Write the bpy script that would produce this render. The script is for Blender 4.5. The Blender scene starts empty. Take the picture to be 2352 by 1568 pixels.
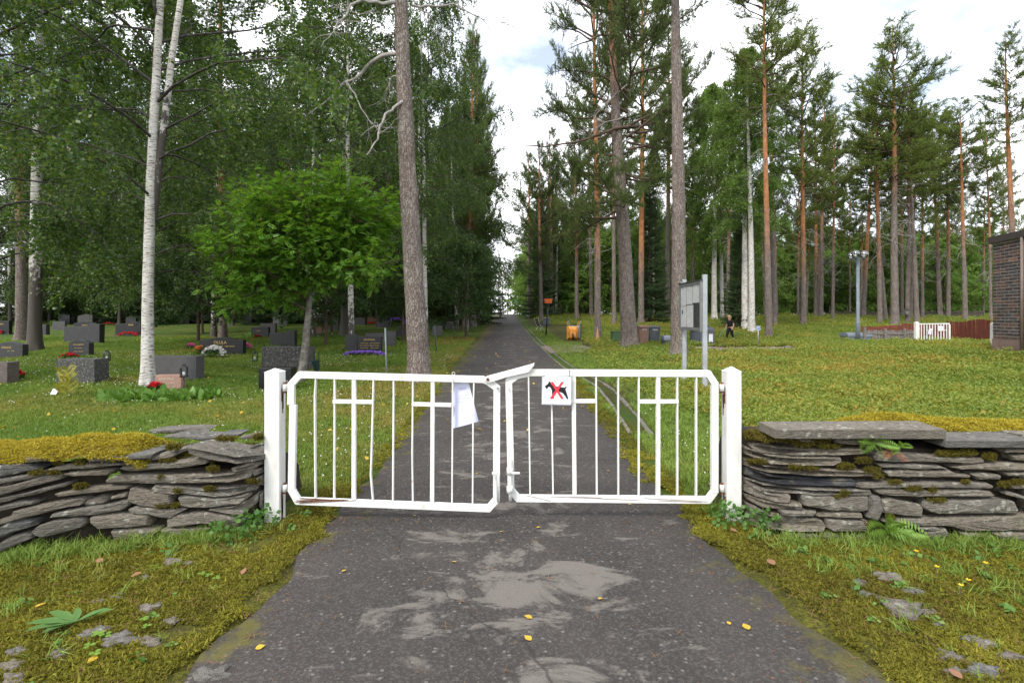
import bpy, bmesh, math, random
import numpy as np
from mathutils import Vector, Matrix, Euler, noise as mnoise
R = math.radians
sc = bpy.context.scene
C = sc.collection
rng = np.random.default_rng(7)
random.seed(7)

# ---------------------------------------------------------------- camera, sky, sun, exposure
SKY_OFF = (9.22, 4.4, 2.06)
EYE = 1.6          # camera height over the asphalt
FV = 1209.0        # focal length in units of a 2352 px wide frame
cam = bpy.data.objects.new('camera', bpy.data.cameras.new('camera')); C.objects.link(cam)
cam.location = (0, 0, EYE); cam.rotation_euler = (R(90), 0, 0)
cam.data.sensor_width = 36; cam.data.lens = FV/2352*36; cam.data.shift_y = -57/2352
cam.data.clip_start = .05; cam.data.clip_end = 2000
sc.camera = cam
SUN_EL, SUN_AZ = 47, 215      # azimuth clockwise from +Y: behind the camera, to the left
world = bpy.data.worlds.new('World'); sc.world = world; world.use_nodes = True
wn = world.node_tree.nodes; wl = world.node_tree.links
sky = wn.new('ShaderNodeTexSky'); sky.sky_type = 'NISHITA'; sky.sun_disc = False
sky.sun_elevation = R(SUN_EL); sky.sun_rotation = R(SUN_AZ)
tc = wn.new('ShaderNodeTexCoord')
cl = wn.new('ShaderNodeTexNoise'); cl.inputs['Scale'].default_value = 2.3; cl.inputs['Detail'].default_value = 7
cl.inputs['Roughness'].default_value = .55
wm = wn.new('ShaderNodeMapping'); wm.inputs['Location'].default_value = SKY_OFF; wm.inputs['Scale'].default_value = (1, 1, 1.8)
wl.new(tc.outputs['Generated'], wm.inputs['Vector']); wl.new(wm.outputs[0], cl.inputs['Vector'])
cr = wn.new('ShaderNodeValToRGB'); cr.color_ramp.elements[0].position = .36; cr.color_ramp.elements[1].position = .56
cr.color_ramp.elements[0].color = (.2, .2, .2, 1); cr.color_ramp.elements[1].color = (1, 1, 1, 1)
wl.new(cl.outputs['Fac'], cr.inputs[0])
mx = wn.new('ShaderNodeMix'); mx.data_type = 'RGBA'
wl.new(cr.outputs[0], mx.inputs['Factor']); wl.new(sky.outputs[0], mx.inputs['A']); mx.inputs['B'].default_value = (11.0, 11.2, 11.6, 1)
wl.new(mx.outputs['Result'], wn['Background'].inputs['Color']); wn['Background'].inputs['Strength'].default_value = .1
sun = bpy.data.objects.new('sun', bpy.data.lights.new('sun', 'SUN')); C.objects.link(sun)
sun.data.energy = 1.5; sun.data.angle = R(14); sun.data.color = (1, .95, .87)
sun.rotation_euler = (R(90-SUN_EL), 0, R(180-SUN_AZ)); sun.location = (-20, -30, 40)
sc.view_settings.view_transform = 'Standard'; sc.view_settings.look = 'None'
sc.view_settings.exposure = 1.15; sc.view_settings.gamma = 1
cy = sc.cycles
cy.max_bounces = 4; cy.diffuse_bounces = 2; cy.glossy_bounces = 2; cy.transmission_bounces = 4; cy.transparent_max_bounces = 6
cy.use_denoising = True; cy.denoiser = 'OPENIMAGEDENOISE'; cy.denoising_prefilter = 'NONE'; cy.caustics_reflective = False; cy.caustics_refractive = False
cy.use_adaptive_sampling = True; cy.adaptive_threshold = .01

# ---------------------------------------------------------------- places
def P(u, v, y): return Vector(((u-1176)*y/FV, y, EYE-(v-727)*y/FV))
def sst(a, b, x):
    t = np.clip((x-a)/(b-a), 0, 1); return t*t*(3-2*t)
PY = [-20, 4, 15.6, 27, 40.7, 63, 73, 85, 100, 600]; PZ = [0, 0, .12, .32, .69, 1.4, 1.82, 2.0, 2.0, 2.0]
RZY = [-20, 10, 20, 33, 42, 52, 70, 90, 600]; RZ = [0, 0, .05, .16, .75, 1.25, 1.65, 1.9, 2.0]
XLY = [-20, 2.3, 4.57, 15.6, 27, 63, 120]; XL = [-1.6, -1.5, -1.42, -1.73, -1.95, -2.5, -3.2]
XRY = [-20, 2.3, 3.3, 4.57, 15.6, 27, 63, 120]; XR = [1.9, 1.72, 1.5, 1.39, 1.45, 1.22, .70, .1]
def gz(x, y):
    z = np.interp(y, PY, PZ); r = np.interp(y, RZY, RZ); k = sst(3.5, 10, x)
    z = z*(1-k)+r*k
    z = z+.42*np.exp(-((x-18.5)**2+(y-17.8)**2)/55.)
    e = sst(1.7, 5, np.abs(x))
    z = z+e*(.05*np.sin(x*.9+.3*y)*np.sin(y*.55+1)+.03*np.sin(x*2.1+y*1.3)*sst(6, 12, y))
    return z
def gzf(x, y): return float(gz(np.float64(x), np.float64(y)))
def G(u, v, off=0.):
    y = 1.5
    while y < 220:
        p = P(u, v, y)
        if p.z <= gzf(p.x, y)+off: break
        y *= 1.004
    p = P(u, v, y); return Vector((p.x, y, gzf(p.x, y)))
def onground(x, y): return Vector((x, y, gzf(x, y)))

# ---------------------------------------------------------------- objects
def tag(o, label=None, cat=None, group=None, kind=None):
    if label: o['label'] = label
    if cat: o['category'] = cat
    if group: o['group'] = group
    if kind: o['kind'] = kind
    return o
def thing(name, label, cat, loc=(0, 0, 0), rz=0., group=None):
    o = bpy.data.objects.new(name, None); C.objects.link(o); o.empty_display_size = .2
    o.location = loc; o.rotation_euler = (0, 0, rz)
    return tag(o, label, cat, group)
def link(name, me, parent=None, loc=None):
    o = bpy.data.objects.new(name, me); C.objects.link(o)
    if parent: o.parent = parent
    if loc is not None: o.location = loc
    return o
def npmesh(name, V, F, mat=None, smooth=False):
    """V (n,3); F an (m,k) index array or a list of such arrays"""
    Fs = F if isinstance(F, list) else [F]
    me = bpy.data.meshes.new(name); me.vertices.add(len(V)); me.vertices.foreach_set('co', np.asarray(V, 'f').ravel())
    nl = sum(f.size for f in Fs); npoly = sum(len(f) for f in Fs)
    me.loops.add(nl); me.polygons.add(npoly)
    me.loops.foreach_set('vertex_index', np.concatenate([f.ravel() for f in Fs]).astype('i'))
    tot = np.concatenate([np.full(len(f), f.shape[1]) for f in Fs]); st = np.concatenate([[0], np.cumsum(tot)[:-1]])
    me.polygons.foreach_set('loop_start', st.astype('i'))
    if smooth: me.polygons.foreach_set('use_smooth', np.ones(npoly, bool))
    if mat: me.materials.append(mat)
    me.update(calc_edges=True); return me
class MB:
    """collects shapes, links them as ONE mesh object"""
    def __init__(s): s.v = []; s.f = []
    def add(s, V, F):
        n = len(s.v); s.v += [tuple(p) for p in V]; s.f += [[i+n for i in f] for f in F]; return s
    def box(s, c, d, M=None):
        x, y, z = [k/2 for k in d]
        V = [Vector((i*x, j*y, k*z)) for k in (-1, 1) for j in (-1, 1) for i in (-1, 1)]
        if M is not None: V = [M @ p for p in V]
        c = Vector(c); V = [p+c for p in V]
        return s.add(V, [(0, 2, 3, 1), (4, 5, 7, 6), (0, 1, 5, 4), (2, 6, 7, 3), (0, 4, 6, 2), (1, 3, 7, 5)])
    def bar(s, a, b, w, d, yaxis=(0, 1, 0)):
        """rectangular bar from a to b: w across, d along yaxis"""
        a = Vector(a); b = Vector(b); t = (b-a).normalized(); y = Vector(yaxis); y = (y-t*y.dot(t)).normalized(); x = t.cross(y)
        V = [p+x*i*w/2+y*j*d/2 for p in (a, b) for i, j in ((-1, -1), (1, -1), (1, 1), (-1, 1))]
        return s.add(V, [(3, 2, 1, 0), (4, 5, 6, 7), (0, 1, 5, 4), (1, 2, 6, 5), (2, 3, 7, 6), (3, 0, 4, 7)])
    def tube(s, pts, r, n=8, cap=True):
        pts = [Vector(p) for p in pts]; rs = r if hasattr(r, '__len__') else [r]*len(pts)
        V = []; up = None
        for i, p in enumerate(pts):
            t = (pts[min(i+1, len(pts)-1)]-pts[max(i-1, 0)]).normalized()
            if up is None: up = Vector((0, 0, 1)) if abs(t.z) < .9 else Vector((1, 0, 0))
            x = t.cross(up).normalized(); y = x.cross(t); up = y
            V += [p+(x*math.cos(a)+y*math.sin(a))*rs[i] for a in [2*math.pi*k/n for k in range(n)]]
        F = [(i*n+k, i*n+(k+1) % n, (i+1)*n+(k+1) % n, (i+1)*n+k) for i in range(len(pts)-1) for k in range(n)]
        if cap: F += [tuple(reversed(range(n))), tuple((len(pts)-1)*n+k for k in range(n))]
        return s.add(V, F)
    def lathe(s, prof, n=24, c=(0, 0, 0), M=None):
        V = []
        for r, z in prof:
            for k in range(n):
                a = 2*math.pi*k/n; p = Vector((r*math.cos(a), r*math.sin(a), z))
                V.append((M @ p if M is not None else p)+Vector(c))
        F = [(i*n+k, i*n+(k+1) % n, (i+1)*n+(k+1) % n, (i+1)*n+k) for i in range(len(prof)-1) for k in range(n)]
        if prof[0][0] > 1e-4: F.append(tuple(reversed(range(n))))
        if prof[-1][0] > 1e-4: F.append(tuple((len(prof)-1)*n+k for k in range(n)))
        return s.add(V, F)
    def prism(s, poly, d, fn=lambda a, b, t: (a, t, b), scale2=1.):
        """poly in a plane extruded by d; fn maps (a, b, depth)"""
        n = len(poly); cx = sum(p[0] for p in poly)/n; cz = sum(p[1] for p in poly)/n
        V = [fn(a, b, 0) for a, b in poly]+[fn(cx+(a-cx)*scale2, cz+(b-cz)*scale2, d) for a, b in poly]
        return s.add(V, [tuple(range(n)), tuple(reversed(range(n, 2*n)))]+[(k, n+k, n+(k+1) % n, (k+1) % n) for k in range(n)])
    def ball(s, c, r, nu=16, nv=10, sq=(1, 1, 1), jit=0.):
        c = Vector(c); V = []
        for i in range(nv+1):
            th = math.pi*i/nv
            for k in range(nu):
                a = 2*math.pi*k/nu; d = Vector((math.sin(th)*math.cos(a)*sq[0], math.sin(th)*math.sin(a)*sq[1], math.cos(th)*sq[2]))
                q = 1+jit*mnoise.noise(Vector((d.x*2.3+c.x*7, d.y*2.3+c.y*7, d.z*2.3)))
                V.append(c+d*r*q)
        return s.add(V, [(i*nu+k, (i+1)*nu+k, (i+1)*nu+(k+1) % nu, i*nu+(k+1) % nu) for i in range(nv) for k in range(nu)])
    def obj(s, name, mat, parent=None, smooth=False, bevel=0, world=False, segs=2):
        me = bpy.data.meshes.new(name)
        V = s.v
        if world and parent is not None:
            l = parent.location; V = [(p[0]-l.x, p[1]-l.y, p[2]-l.z) for p in V]
        me.from_pydata(V, [], s.f); me.materials.append(mat)
        bm = bmesh.new(); bm.from_mesh(me); bmesh.ops.remove_doubles(bm, verts=bm.verts, dist=1e-6)
        bmesh.ops.recalc_face_normals(bm, faces=bm.faces); bm.to_mesh(me); bm.free()
        if smooth: me.polygons.foreach_set('use_smooth', np.ones(len(me.polygons), bool))
        o = link(name, me, parent)
        if bevel:
            b = o.modifiers.new('bevel', 'BEVEL'); b.width = bevel; b.segments = segs; b.limit_method = 'ANGLE'; b.angle_limit = R(35)
        return o
def copy_tree(o, parent=None):
    c = o.copy(); C.objects.link(c)
    if parent: c.parent = parent
    for ch in o.children: copy_tree(ch, c)
    return c
def text_obj(name, txt, size, mat, parent, M, extrude=.0015, align='CENTER', mirror=False, sx=1.):
    cu = bpy.data.curves.new('t', 'FONT'); cu.body = txt; cu.size = size; cu.extrude = extrude; cu.align_x = align; cu.resolution_u = 2
    t = bpy.data.objects.new('t', cu); C.objects.link(t)
    me = bpy.data.meshes.new_from_object(t.evaluated_get(bpy.context.evaluated_depsgraph_get()))
    bpy.data.objects.remove(t)
    S = Matrix.Diagonal((-sx if mirror else sx, 1, 1, 1))
    me.transform(M @ S)
    if mirror: me.flip_normals()
    me.name = name; me.materials.clear(); me.materials.append(mat)
    return link(name, me, parent)
FRONT = Matrix.Rotation(R(90), 4, 'X')      # text lying in XY -> standing, facing -Y

# ---------------------------------------------------------------- materials
def nodes(name):
    m = bpy.data.materials.new(name); m.use_nodes = True; nt = m.node_tree
    b = nt.nodes['Principled BSDF']; return m, nt, b
def N(nt, t, **kw):
    n = nt.nodes.new(t)
    for k, v in kw.items():
        if k in n.inputs: n.inputs[k].default_value = v
        else: setattr(n, k, v)
    return n
def ramp(nt, fac, stops, interp='LINEAR'):
    r = nt.nodes.new('ShaderNodeValToRGB'); r.color_ramp.interpolation = interp
    e = r.color_ramp.elements
    while len(e) < len(stops): e.new(.5)
    for i, (p, c) in enumerate(stops):
        e[i].position = p; e[i].color = (*c, 1) if len(c) == 3 else c
    nt.links.new(fac, r.inputs[0]); return r.outputs[0]
def vscale(nt, src, s):
    m = N(nt, 'ShaderNodeMapping'); m.inputs['Scale'].default_value = s; nt.links.new(src, m.inputs['Vector']); return m.outputs[0]
def mixc(nt, f, a, b, mode='MIX'):
    m = nt.nodes.new('ShaderNodeMix'); m.data_type = 'RGBA'; m.blend_type = mode
    for k, x in (('Factor', f), ('A', a), ('B', b)):
        if hasattr(x, 'is_output'): nt.links.new(x, m.inputs[k])
        elif k == 'Factor': m.inputs[0].default_value = x
        else: m.inputs[k].default_value = (*x, 1)
    return m.outputs['Result']
def noise(nt, vec, scale, detail=4, rough=.55, dist=0.):
    n = N(nt, 'ShaderNodeTexNoise'); n.inputs['Scale'].default_value = scale; n.inputs['Detail'].default_value = detail
    n.inputs['Roughness'].default_value = rough; n.inputs['Distortion'].default_value = dist
    nt.links.new(vec, n.inputs['Vector']); return n.outputs['Fac']
def math_(nt, op, a, b=None, clamp=False):
    m = nt.nodes.new('ShaderNodeMath'); m.operation = op; m.use_clamp = clamp
    for i, x in enumerate((a, b)):
        if x is None: continue
        if hasattr(x, 'is_output'): nt.links.new(x, m.inputs[i])
        else: m.inputs[i].default_value = x
    return m.outputs[0]
def bump(nt, b, h, strength=.5, dist=.01):
    n = N(nt, 'ShaderNodeBump'); n.inputs['Strength'].default_value = strength; n.inputs['Distance'].default_value = dist
    nt.links.new(h, n.inputs['Height']); nt.links.new(n.outputs[0], b.inputs['Normal'])
def pos(nt): return nt.nodes.new('ShaderNodeNewGeometry').outputs['Position']
def objc(nt): return nt.nodes.new('ShaderNodeTexCoord').outputs['Object']
def plain(name, c, rough=.6, var=.25, scale=8., metal=0., bmp=.15, dirt=None, spec=.4):
    """paint / plastic / metal with blotches, optional dirt colour"""
    m, nt, b = nodes(name); p = pos(nt)
    n1 = noise(nt, p, scale, 5); n2 = noise(nt, p, scale*9, 3)
    lo = tuple(k*(1-var) for k in c); hi = tuple(min(1, k*(1+var*.6)) for k in c)
    col = ramp(nt, n1, [(.3, lo), (.7, hi)])
    if dirt:
        f = ramp(nt, noise(nt, p, scale*.8, 8, .7), [(.52, (0, 0, 0)), (.72, (1, 1, 1))]); col = mixc(nt, f, col, dirt)
    nt.links.new(col, b.inputs['Base Color']); b.inputs['Roughness'].default_value = rough; b.inputs['Metallic'].default_value = metal
    b.inputs['Specular IOR Level'].default_value = spec
    if bmp: bump(nt, b, n2, bmp, .004)
    return m
def leafmat(name, c1, c2, trans=.35, rough=.5, inst=False, c3=None, spec=.3, warm=(1.25, 1.15, .55)):
    """leaf faces: colour varies per leaf (and per plant when instanced)"""
    m, nt, b = nodes(name)
    g = nt.nodes.new('ShaderNodeNewGeometry').outputs['Random Per Island']
    if inst:
        a = N(nt, 'ShaderNodeAttribute', attribute_type='INSTANCER', attribute_name='cv').outputs['Fac']
        g = math_(nt, 'ADD', math_(nt, 'MULTIPLY', g, .4), math_(nt, 'MULTIPLY', a, .6))
    st = [(0, c1), (1, c2)] if c3 is None else [(0, c1), (.6, c2), (1, c3)]
    col = ramp(nt, g, st)
    nt.links.new(col, b.inputs['Base Color']); b.inputs['Roughness'].default_value = rough; b.inputs['Specular IOR Level'].default_value = spec
    t = nt.nodes.new('ShaderNodeBsdfTranslucent'); nt.links.new(mixc(nt, 1., col, warm, 'MULTIPLY'), t.inputs['Color'])
    s = nt.nodes.new('ShaderNodeMixShader'); s.inputs[0].default_value = trans
    nt.links.new(b.outputs[0], s.inputs[1]); nt.links.new(t.outputs[0], s.inputs[2])
    nt.links.new(s.outputs[0], nt.nodes['Material Output'].inputs['Surface'])
    return m
M = {}
def mat_ground():
    m, nt, b = nodes('ground'); p = pos(nt)
    sx = N(nt, 'ShaderNodeSeparateXYZ'); nt.links.new(p, sx.inputs[0]); X, Y = sx.outputs[0], sx.outputs[1]
    n1 = noise(nt, p, .9, 6, .6); n2 = noise(nt, p, 6., 6, .65); n3 = noise(nt, p, 60., 4, .6)
    lawn = ramp(nt, n1, [(.3, (.045, .085, .016)), (.5, (.075, .12, .022)), (.62, (.13, .13, .032)), (.74, (.17, .125, .045))])
    lawn = mixc(nt, ramp(nt, n3, [(.35, (.55,)*3), (.7, (1, 1, 1))]), (.02, .035, .008), lawn)
    heath = ramp(nt, n2, [(.3, (.028, .028, .012)), (.5, (.055, .06, .018)), (.7, (.085, .065, .022))])
    moss = ramp(nt, n2, [(.3, (.05, .042, .018)), (.45, (.09, .10, .014)), (.6, (.15, .15, .02)), (.75, (.15, .10, .04))])
    moss = mixc(nt, ramp(nt, n3, [(.35, (0, 0, 0)), (.6, (1, 1, 1))]), (.05, .04, .018), moss)
    nn = math_(nt, 'MULTIPLY', math_(nt, 'SUBTRACT', n1, .5), 2.)
    side = math_(nt, 'ADD', X, nn)
    f1 = ramp(nt, math_(nt, 'MULTIPLY', side, .1), [(.14, (0, 0, 0)), (.19, (1, 1, 1))])
    c = mixc(nt, f1, lawn, heath)
    f2 = ramp(nt, math_(nt, 'MULTIPLY', math_(nt, 'ADD', Y, nn), .1), [(.38, (1, 1, 1)), (.46, (0, 0, 0))])
    c = mixc(nt, f2, c, moss)
    nt.links.new(c, b.inputs['Base Color']); b.inputs['Roughness'].default_value = .95; b.inputs['Specular IOR Level'].default_value = .1
    bump(nt, b, n3, .9, .03); return m
def mat_asphalt():
    m, nt, b = nodes('asphalt'); p = pos(nt)
    v = N(nt, 'ShaderNodeTexVoronoi'); v.inputs['Scale'].default_value = 95; nt.links.new(p, v.inputs['Vector'])
    v2 = N(nt, 'ShaderNodeTexVoronoi'); v2.inputs['Scale'].default_value = 38; nt.links.new(p, v2.inputs['Vector'])
    big = noise(nt, p, 1.1, 5, .6); fine = noise(nt, p, 160., 3, .6)
    base = ramp(nt, big, [(.3, (.027, .0225, .020)), (.7, (.052, .044, .0385))])
    sep = N(nt, 'ShaderNodeSeparateColor'); nt.links.new(v.outputs['Color'], sep.inputs[0])
    base = mixc(nt, ramp(nt, sep.outputs[0], [(.5, (0, 0, 0)), (.95, (.45,)*3)]), base, (.12, .11, .10))
    sep2 = N(nt, 'ShaderNodeSeparateColor'); nt.links.new(v2.outputs['Color'], sep2.inputs[0])
    peb = math_(nt, 'MULTIPLY', ramp(nt, sep2.outputs[1], [(.87, (0, 0, 0)), (.9, (1, 1, 1))]), ramp(nt, v2.outputs['Distance'], [(.28, (1, 1, 1)), (.4, (0, 0, 0))]))
    base = mixc(nt, math_(nt, 'MULTIPLY', peb, .7), base, (.18, .168, .155))
    base = mixc(nt, ramp(nt, fine, [(.3, (.5,)*3), (.55, (0, 0, 0))]), base, (.022, .02, .019))
    # smooth worn patches of finer, paler mortar
    sx = N(nt, 'ShaderNodeSeparateXYZ'); nt.links.new(p, sx.inputs[0])
    mid = ramp(nt, math_(nt, 'ABSOLUTE', math_(nt, 'SUBTRACT', sx.outputs[0], .1)), [(.55, (.075,)*3), (1.0, (0, 0, 0))])
    vd = N(nt, 'ShaderNodeVectorMath', operation='DISTANCE'); nt.links.new(vscale(nt, p, (.75, 1.5, 0)), vd.inputs[0]); vd.inputs[1].default_value = (.09, 4.65, 0)
    spot = ramp(nt, vd.outputs['Value'], [(.1, (.125,)*3), (.66, (0, 0, 0))])
    w = math_(nt, 'ADD', math_(nt, 'ADD', noise(nt, vscale(nt, p, (1.5, 2.6, 1)), 1.35, 9, .70, .6), mid), spot)
    base = mixc(nt, ramp(nt, w, [(.61, (0, 0, 0)), (.645, (.45,)*3), (.69, (.85,)*3)]), base, (.15, .134, .118))
    # moss and needles at the margins
    rr = noise(nt, p, 3.2, 8, .7)
    edge = ramp(nt, math_(nt, 'ABSOLUTE', math_(nt, 'SUBTRACT', sx.outputs[0], 0)), [(.95, (0, 0, 0)), (1.0, (.0,)*3)])
    em = math_(nt, 'ADD', rr, math_(nt, 'MULTIPLY', math_(nt, 'SUBTRACT', math_(nt, 'ABSOLUTE', sx.outputs[0]), 1.25), .45))
    base = mixc(nt, ramp(nt, em, [(.56, (0, 0, 0)), (.68, (.85,)*3)]), base, (.095, .085, .018))
    lit = ramp(nt, noise(nt, p, 46., 2, .5), [(.70, (0, 0, 0)), (.74, (.7,)*3)])
    base = mixc(nt, math_(nt, 'MULTIPLY', lit, ramp(nt, em, [(.35, (0, 0, 0)), (.55, (1, 1, 1))])), base, (.22, .09, .045))
    # cracks
    cv = N(nt, 'ShaderNodeTexVoronoi', feature='DISTANCE_TO_EDGE'); cv.inputs['Scale'].default_value = .42
    d = N(nt, 'ShaderNodeTexNoise'); d.inputs['Scale'].default_value = 2.2; d.inputs['Detail'].default_value = 6; nt.links.new(p, d.inputs['Vector'])
    dm = mixc(nt, .30, p, d.outputs['Color']); nt.links.new(dm, cv.inputs['Vector'])
    crk = ramp(nt, cv.outputs['Distance'], [(.0, (.7,)*3), (.0015, (.4,)*3), (.003, (0, 0, 0))])
    base = mixc(nt, crk, base, (.02, .018, .015))
    nt.links.new(base, b.inputs['Base Color']); b.inputs['Roughness'].default_value = .8; b.inputs['Specular IOR Level'].default_value = .35
    h = math_(nt, 'SUBTRACT', math_(nt, 'ADD', v.outputs['Distance'], fine), math_(nt, 'MULTIPLY', crk, 2))
    bump(nt, b, h, .5, .006); return m
def mat_stone(name, c1, c2, lich=(.42, .42, .36), amt=.5, stretch=(1, 1, 3)):
    m, nt, b = nodes(name); p = pos(nt)
    oi = nt.nodes.new('ShaderNodeObjectInfo').outputs['Random']
    n1 = noise(nt, vscale(nt, p, stretch), 5., 8, .68); n2 = noise(nt, p, 40., 6, .7); n3 = noise(nt, vscale(nt, p, (1, 1, 6)), 22., 6, .65)
    col = ramp(nt, n1, [(.28, c1), (.72, c2)])
    col = mixc(nt, math_(nt, 'MULTIPLY', oi, .8), col, (.27, .225, .165))
    col = mixc(nt, ramp(nt, n3, [(.3, (.7,)*3), (.55, (0, 0, 0))]), col, (.045, .042, .038))
    lv = N(nt, 'ShaderNodeTexVoronoi'); lv.inputs['Scale'].default_value = 26; nt.links.new(mixc(nt, .06, p, noise(nt, p, 30.)), lv.inputs['Vector'])
    sp = N(nt, 'ShaderNodeSeparateColor'); nt.links.new(lv.outputs['Color'], sp.inputs[0])
    spot = math_(nt, 'MULTIPLY', ramp(nt, sp.outputs[0], [(1-.3*amt, (0, 0, 0)), (1-.25*amt, (1, 1, 1))]), ramp(nt, lv.outputs['Distance'], [(.3, (1, 1, 1)), (.5, (0, 0, 0))]))
    col = mixc(nt, math_(nt, 'MULTIPLY', spot, .8), col, lich)
    col = mixc(nt, ramp(nt, noise(nt, p, 7., 8, .75), [(.58, (0, 0, 0)), (.7, (.7*amt,)*3)]), col, lich)
    col = mixc(nt, ramp(nt, noise(nt, p, 4.3, 6, .7), [(.6, (0, 0, 0)), (.72, (.55*amt,)*3)]), col, (.10, .095, .03))
    nt.links.new(col, b.inputs['Base Color']); b.inputs['Roughness'].default_value = .9; b.inputs['Specular IOR Level'].default_value = .25
    h = math_(nt, 'ADD', math_(nt, 'MULTIPLY', n2, .7), math_(nt, 'ADD', n3, n1)); bump(nt, b, h, 1., .03); return m
def mat_pine():
    m, nt, b = nodes('pine_bark'); p = pos(nt); o = objc(nt)
    th = N(nt, 'ShaderNodeAttribute', attribute_type='OBJECT', attribute_name='orange').outputs['Fac']
    v = N(nt, 'ShaderNodeTexVoronoi', feature='DISTANCE_TO_EDGE'); v.inputs['Scale'].default_value = 22
    nz = N(nt, 'ShaderNodeTexNoise'); nz.inputs['Scale'].default_value = 11; nz.inputs['Detail'].default_value = 5; nt.links.new(p, nz.inputs['Vector'])
    pp = mixc(nt, .10, vscale(nt, p, (1, 1, .26)), nz.outputs['Color'])
    nt.links.new(pp, v.inputs['Vector'])
    n1 = noise(nt, p, 30., 5, .7); n2 = noise(nt, vscale(nt, p, (1, 1, .5)), 5., 5, .6)
    low = ramp(nt, n2, [(.25, (.15, .11, .095)), (.5, (.23, .19, .165)), (.75, (.30, .275, .24))])
    low = mixc(nt, ramp(nt, n1, [(.5, (0, 0, 0)), (.75, (.75,)*3)]), low, (.42, .40, .36))
    low = mixc(nt, ramp(nt, v.outputs['Distance'], [(0, (.8,)*3), (.16, (0, 0, 0))]), low, (.075, .055, .046))
    up = ramp(nt, n2, [(.25, (.25, .10, .045)), (.5, (.42, .185, .08)), (.75, (.50, .26, .13))])
    up = mixc(nt, ramp(nt, n1, [(.55, (0, 0, 0)), (.8, (.5,)*3)]), up, (.22, .14, .10))
    sz = N(nt, 'ShaderNodeSeparateXYZ'); nt.links.new(o, sz.inputs[0])
    f = math_(nt, 'MULTIPLY', math_(nt, 'ADD', math_(nt, 'SUBTRACT', sz.outputs[2], th), math_(nt, 'MULTIPLY', math_(nt, 'SUBTRACT', n2, .5), 5.)), .22, True)
    col = mixc(nt, f, low, up)
    nt.links.new(col, b.inputs['Base Color']); b.inputs['Roughness'].default_value = .9; b.inputs['Specular IOR Level'].default_value = .15
    h = math_(nt, 'ADD', ramp(nt, v.outputs['Distance'], [(0, (0,)*3), (.2, (1,)*3)]), math_(nt, 'MULTIPLY', n1, .8)); bump(nt, b, h, .9, .02); return m
def mat_birch():
    m, nt, b = nodes('birch_bark'); p = pos(nt); o = objc(nt)
    dk = N(nt, 'ShaderNodeAttribute', attribute_type='OBJECT', attribute_name='dark').outputs['Fac']
    n1 = noise(nt, vscale(nt, p, (1, 1, 7)), 7., 5, .65); n2 = noise(nt, p, 2.6, 6, .7); n3 = noise(nt, vscale(nt, p, (1, 1, .6)), 9., 6, .7)
    col = ramp(nt, n2, [(.3, (.44, .40, .35)), (.6, (.62, .60, .56))])
    col = mixc(nt, ramp(nt, n1, [(.52, (0, 0, 0)), (.60, (.9,)*3)]), col, (.07, .055, .045))
    sz = N(nt, 'ShaderNodeSeparateXYZ'); nt.links.new(o, sz.inputs[0])
    low = math_(nt, 'MULTIPLY', math_(nt, 'SUBTRACT', dk, sz.outputs[2]), .10)
    f = ramp(nt, math_(nt, 'ADD', n3, low), [(.55, (0, 0, 0)), (.63, (1, 1, 1))])
    col = mixc(nt, f, col, (.075, .065, .055))
    nt.links.new(col, b.inputs['Base Color']); b.inputs['Roughness'].default_value = .75; b.inputs['Specular IOR Level'].default_value = .25
    bump(nt, b, math_(nt, 'ADD', n3, n1), .6, .012); return m
def mat_white():
    m, nt, b = nodes('white_paint'); p = pos(nt)
    n1 = noise(nt, p, 3., 5); col = ramp(nt, n1, [(.3, (.66, .655, .62)), (.7, (.78, .78, .76))])
    r = ramp(nt, noise(nt, p, 15., 8, .72), [(.635, (0, 0, 0)), (.71, (.85,)*3)]); col = mixc(nt, r, col, (.36, .20, .09))
    gr = ramp(nt, noise(nt, vscale(nt, p, (1, 1, .35)), 9., 7, .7), [(.48, (0, 0, 0)), (.72, (.45,)*3)]); col = mixc(nt, gr, col, (.40, .38, .31))
    k = ramp(nt, noise(nt, p, 55., 3, .6), [(.74, (0, 0, 0)), (.78, (.7,)*3)]); col = mixc(nt, k, col, (.14, .12, .10))
    nt.links.new(col, b.inputs['Base Color']); b.inputs['Roughness'].default_value = .42
    bump(nt, b, noise(nt, p, 70., 3), .08, .003); return m
M['ground'] = mat_ground(); M['asphalt'] = mat_asphalt()
M['stone'] = mat_stone('wall_stone', (.125, .113, .095), (.36, .33, .28), amt=.8); M['slate'] = mat_stone('slate', (.085, .087, .086), (.20, .20, .19), amt=.35)
M['fieldstone'] = mat_stone('field_stone', (.13, .125, .12), (.26, .25, .24), amt=.3, stretch=(1, 1, 1))
M['pine'] = mat_pine(); M['birch'] = mat_birch(); M['white'] = mat_white()
M['rust'] = plain('rusty_steel', (.17, .07, .035), .85, .5, 30., .2, .5, (.07, .04, .03))
M['deadwood'] = plain('bleached_dead_wood', (.33, .31, .285), .85, .4, 14., 0, .5, (.16, .14, .12))
M['branch'] = plain('twig_bark', (.09, .06, .042), .9, .4, 9., 0, .3)
M['black'] = plain('black_metal', (.018, .018, .02), .45, .3); M['earth'] = plain('dark_earth', (.035, .026, .018), 1., .5, 12., 0, .8)
M['gravel'] = plain('bare_gravel', (.22, .175, .145), .95, .35, 14., 0, .9, (.15, .12, .10))
M['concrete'] = plain('old_concrete', (.15, .14, .12), .95, .4, 6., 0, .6, (.075, .07, .028))
M['steel'] = plain('galvanised_steel', (.42, .43, .44), .45, .2, 5., .55, .1); M['greysteel'] = plain('grey_painted_steel', (.33, .35, .37), .5, .2, 5., .1, .1)

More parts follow.
